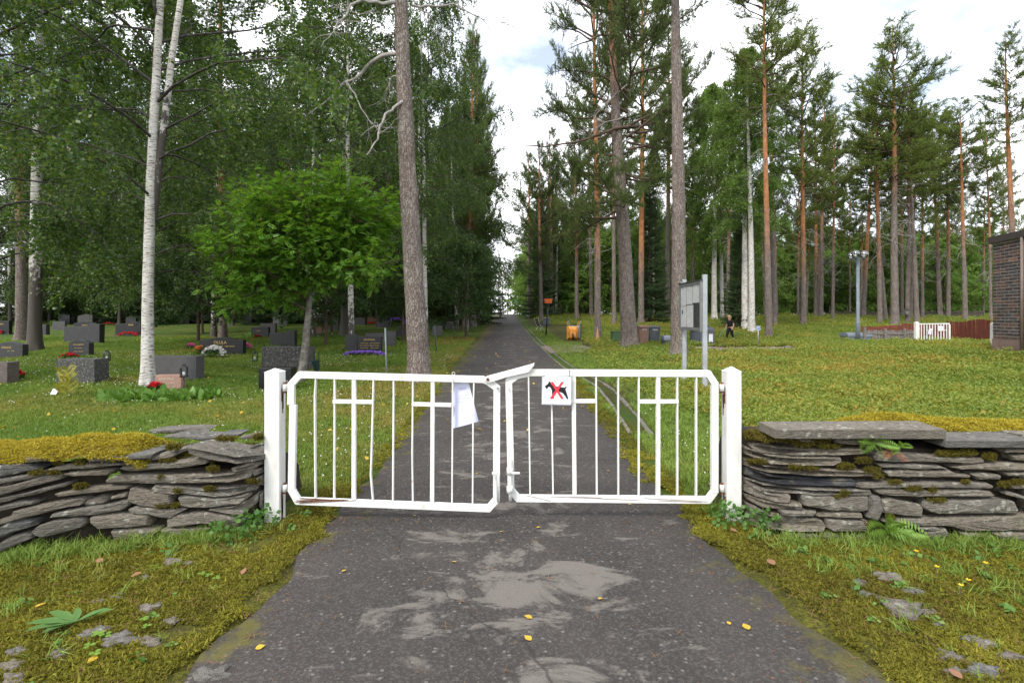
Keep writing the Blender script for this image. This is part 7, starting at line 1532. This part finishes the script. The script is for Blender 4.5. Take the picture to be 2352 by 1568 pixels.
mound(wl_, np.linspace(-6, -2.62, 50), yxl, lambda x: (.50+.03*math.sin(x*5)-.02*(x < -3.3), float(np.interp(x, [-6, -3.4, -3.0, -2.75, -2.62], [.66, .71, .735, .70, .54])), .72), 'wall_top_moss', MY, 2600, 1, .55)
mound(wl_, np.linspace(-2.6, -1.99, 16), lambda x: yxl(x)+.10, lambda x: (.50, .565-.05*(x+2.6), .55), 'wall_top_moss', MD, 1200, 2, .6)
mound(wr_, np.linspace(2.5, 4.6, 30), lambda x: 3.97, lambda x: (.66, float(np.interp(x, [2.5, 2.7, 3.0, 3.4, 4.6], [.70, .80, .83, .78, .75])), .5), 'wall_top_moss', MY, 2400, 3, .5)
mound(wr_, np.linspace(1.84, 2.3, 14), lambda x: 3.80+max(0, 1.95-x)*1.1, lambda x: (.655, .715, .35), 'wall_top_moss', MD, 1800, 4, .75)
rg = np.random.default_rng(5)
for par, cv_, yf, L_ in ((wl_, cL, YL, [(660, 700, 60, 30), (1320, 630, 25, 22), (1720, 720, 50, 22), (1380, 490, 60, 20), (1740, 560, 45, 40), (1330, 860, 50, 16), (1430, 860, 30, 26), (1420, 380, 60, 40), (1850, 315, 90, 18), (2110, 300, 40, 40), (2080, 660, 60, 22), (440, 585, 50, 22), (1460, 735, 40, 14), (300, 590, 60, 8), (480, 490, 40, 50), (650, 505, 45, 30)]),
                          (wr_, cR, YR, [(950, 520, 70, 40), (1090, 470, 60, 30), (1150, 550, 60, 40), (1200, 590, 35, 28), (1480, 690, 70, 45), (1630, 700, 25, 50), (940, 730, 35, 40), (1740, 420, 90, 40), (1900, 410, 80, 30), (2080, 440, 60, 45), (2200, 660, 50, 36), (300, 290, 150, 45), (620, 345, 90, 18), (820, 360, 90, 18), (1890, 640, 30, 14), (1140, 980, 35, 40), (1300, 915, 25, 24), (560, 525, 60, 12), (680, 530, 60, 12), (250, 480, 90, 18), (880, 760, 25, 12), (1660, 785, 80, 10), (2300, 640, 60, 12), (1340, 645, 60, 16)])):
    pp = []
    for x, y, rx, ry in L_:
        rx *= .9; ry *= .38; k = int(30+rx*ry*.12); a = rg.uniform(0, 6.283, k); r_ = np.sqrt(rg.random(k))
        for q in range(k):
            u, v = cv_(x+rx*r_[q]*math.cos(a[q]), y+ry*r_[q]*math.sin(a[q])); pp.append(P(u, v, yf(u)-.012+rg.uniform(0, .03)))
    pp = np.array([tuple(p) for p in pp]); scatter('joint_moss', MD, pp, rg.uniform(.35, .8, len(pp)), rg.random(len(pp)), par, .9)
# ferns in the right wall, leafy weeds round the posts, a broad-leaved dock
M['fern'] = leafmat('fern_fronds', (.13, .26, .035), (.22, .36, .06), .35, .5); M['dock'] = leafmat('dock_leaf', (.07, .16, .04), (.12, .22, .06), .25, .5); M['deadfern'] = leafmat('dead_fern', (.30, .10, .05), (.42, .18, .09), .2, .7)
def frond(p0, d, L, rg, lines, mat_v):
    d = np.array(d, float); d /= np.linalg.norm(d); up = np.array([0, 0, 1.]); s = np.cross(d, np.array([.15, -.75, .65])); s /= np.linalg.norm(s); p = np.array(p0, float)
    for k in range(14):
        t = k/13; w = L*.30*math.sin(math.pi*min(1, .12+t*.9))**.8; q = p+d*L*t+up*(-.35*L*t*t)
        for g_ in (-1, 1):
            e = q+s*g_*w+d*w*.35-up*.1*w; m_ = (q+e)/2; n_ = d*L*.028; mat_v.append([q-n_*.5, m_-n_+s*0, e, m_+n_])
def fern(label, conv, x, y, yf, n, L, seed, mat='fern', base=None):
    rg = np.random.default_rng(seed)
    if base is None: u, v = conv(x, y); b = P(u, v, yf(u)-.02)
    else: b = base
    r = thing('fern', label, 'fern', b); Q = []
    for k in range(n): a = rg.uniform(-3.1, 0); frond((0, 0, 0), (math.cos(a)*1.2, math.sin(a)*.5-.2, rg.uniform(-.3, .9)), L*rg.uniform(.7, 1.15), rg, None, Q)
    V = np.array(Q).reshape(-1, 3); link('fronds', npmesh('fronds', V, np.arange(len(V)).reshape(-1, 4), M[mat]), r); return r
fern('bright fern growing under the left stone slab of the right wall', cR, 1170, 330, YR, 8, .17, 1); fern('fern growing beside the reddish dead frond in the right wall', cR, 1370, 360, YR, 5, .12, 2); fern('dead reddish fern frond hanging in the right wall', cR, 1330, 400, YR, 4, .11, 3, 'deadfern'); fern('large fern at the foot of the right wall', cR, 1270, 1010, YR, 9, .24, 4)
fern('small fern in the joint at the upper left wall', cL, 950, 600, YL, 4, .06, 5)
def weedclump(label, x, y, n, h, spread_, size, seed, name='weed_clump'):
    b = onground(x, y); r = thing(name, label, 'plant', b); me = leafy(n, h, spread_, size, M['weed'], seed, 'leaves', True, 1.25, .5); link('leaves', me, r); return r
weedclump('leafy green weeds round the foot of the left gate post', -1.93, 3.98, 130, .17, .16, .042, 1); weedclump('leafy green weeds round the foot of the right gate post', 1.66, 4.0, 130, .22, .15, .04, 2); weedclump('tall weeds leaning against the right wall end', 1.86, 3.86, 90, .22, .10, .036, 3); weedclump('leafy weeds between the left wall end and the post', -2.02, 3.8, 90, .18, .16, .045, 4)
b = G(175, 1440); dk_ = thing('dock_plant', 'broad-leaved dock plant lying in the moss at lower left', 'plant', b); rg = np.random.default_rng(9); DL = np.array([(0, 0, 0), (.10, .2, .03), (.15, .5, .05), (.10, .8, .03), (0, 1, -.02), (-.10, .8, .03), (-.15, .5, .05), (-.10, .2, .03)])
for a, L in ((2.9, .15), (3.5, .17), (3.9, .16), (.5, .13), (.75, .11), (2.2, .10), (4.3, .12)):
    d = np.array([[math.cos(a), math.sin(a), .16]]); me = npmesh('leaf', np.einsum('nij,kj->nki', rot_to(d, np.array([0.]))[:, :, [0, 2, 1]], DL*L*1.25)[0]+np.array([0, 0, .03]), np.array([[0, 1, 2, 3], [0, 3, 4, 5], [0, 5, 6, 7]]), M['dock']); link('leaf', me, dk_)
def trefoil(label, u, v, n, size, seed):
    b = G(u, v); r = thing('clover_plant', label, 'plant', b, 0, 'clover plants in the verge'); rg = np.random.default_rng(seed)
    for k in range(n):
        c = np.array([rg.normal(0, .03), rg.normal(0, .025), rg.uniform(.02, .045)]); V = []
        for j in range(3):
            a = 2.1*j+k; ca, sa = math.cos(a), math.sin(a)
            for x, y in ((0, 0), (.45, .5), (.35, 1), (0, .95), (-.35, 1), (-.45, .5)): V.append(c+np.array([(x*ca-y*sa), (x*sa+y*ca), .15*abs(x)])*size)
        link('leaf', npmesh('leaf', np.array(V), np.arange(18).reshape(3, 6), M['fern']), r)
trefoil('round-leaved clover at the lower left verge', 232, 1475, 3, .028, 1); trefoil('clover beside the yellow leaf at lower left', 222, 1515, 2, .026, 2); trefoil('dark clover near the left asphalt edge', 488, 1330, 3, .024, 3); trefoil('clover low in the left verge near the sunk stones', 340, 1440, 3, .022, 4)
for i, (u, v) in enumerate(((2103, 1292), (2150, 1330), (2262, 1320), (2222, 1363), (2205, 1375))):
    b = G(u, v); r = thing('buttercup', 'yellow buttercup in the right verge, %s from the left' % ordw[i], 'flower', b, 0, 'buttercups'); MB().tube([(0, 0, 0), (.005, 0, .07)], .0015, 5).obj('stem', M['branch'], r)
    V = []
    for j in range(5):
        a = 1.2566*j; V += [(.005, 0, .07), (.005+.012*math.cos(a-.5), .012*math.sin(a-.5), .078), (.005+.016*math.cos(a), .016*math.sin(a), .08), (.005+.012*math.cos(a+.5), .012*math.sin(a+.5), .078)]
    link('petals', npmesh('petals', np.array(V), np.arange(20).reshape(5, 4), PET['yellow']), r)
# a few shoots of undergrowth under the trees of the burial ground
fern('big green fern clump in the far shaded rows', None, 0, 0, None, 10, .9, 12, 'fern', G(*q5(500, 630))); fern('tall fern clump right of the dark headstone', None, 0, 0, None, 10, .8, 13, 'fern', G(*q5(2100, 750)))
yp = G(*q5(570, 1260)); r = thing('young_plant', 'yellowing feathery young plant before the lichened block', 'plant', yp); Q = []; rg = np.random.default_rng(3)
for k in range(16): a = rg.uniform(0, 6.28); frond((0, 0, rg.uniform(0, .45)), (math.cos(a)*.6, math.sin(a)*.6, .9), .32, rg, None, Q)
V = np.array(Q).reshape(-1, 3); link('leaves', npmesh('leaves', V, np.arange(len(V)).reshape(-1, 4), leafmat('yellowing', (.16, .22, .03), (.38, .30, .03), .3)), r)
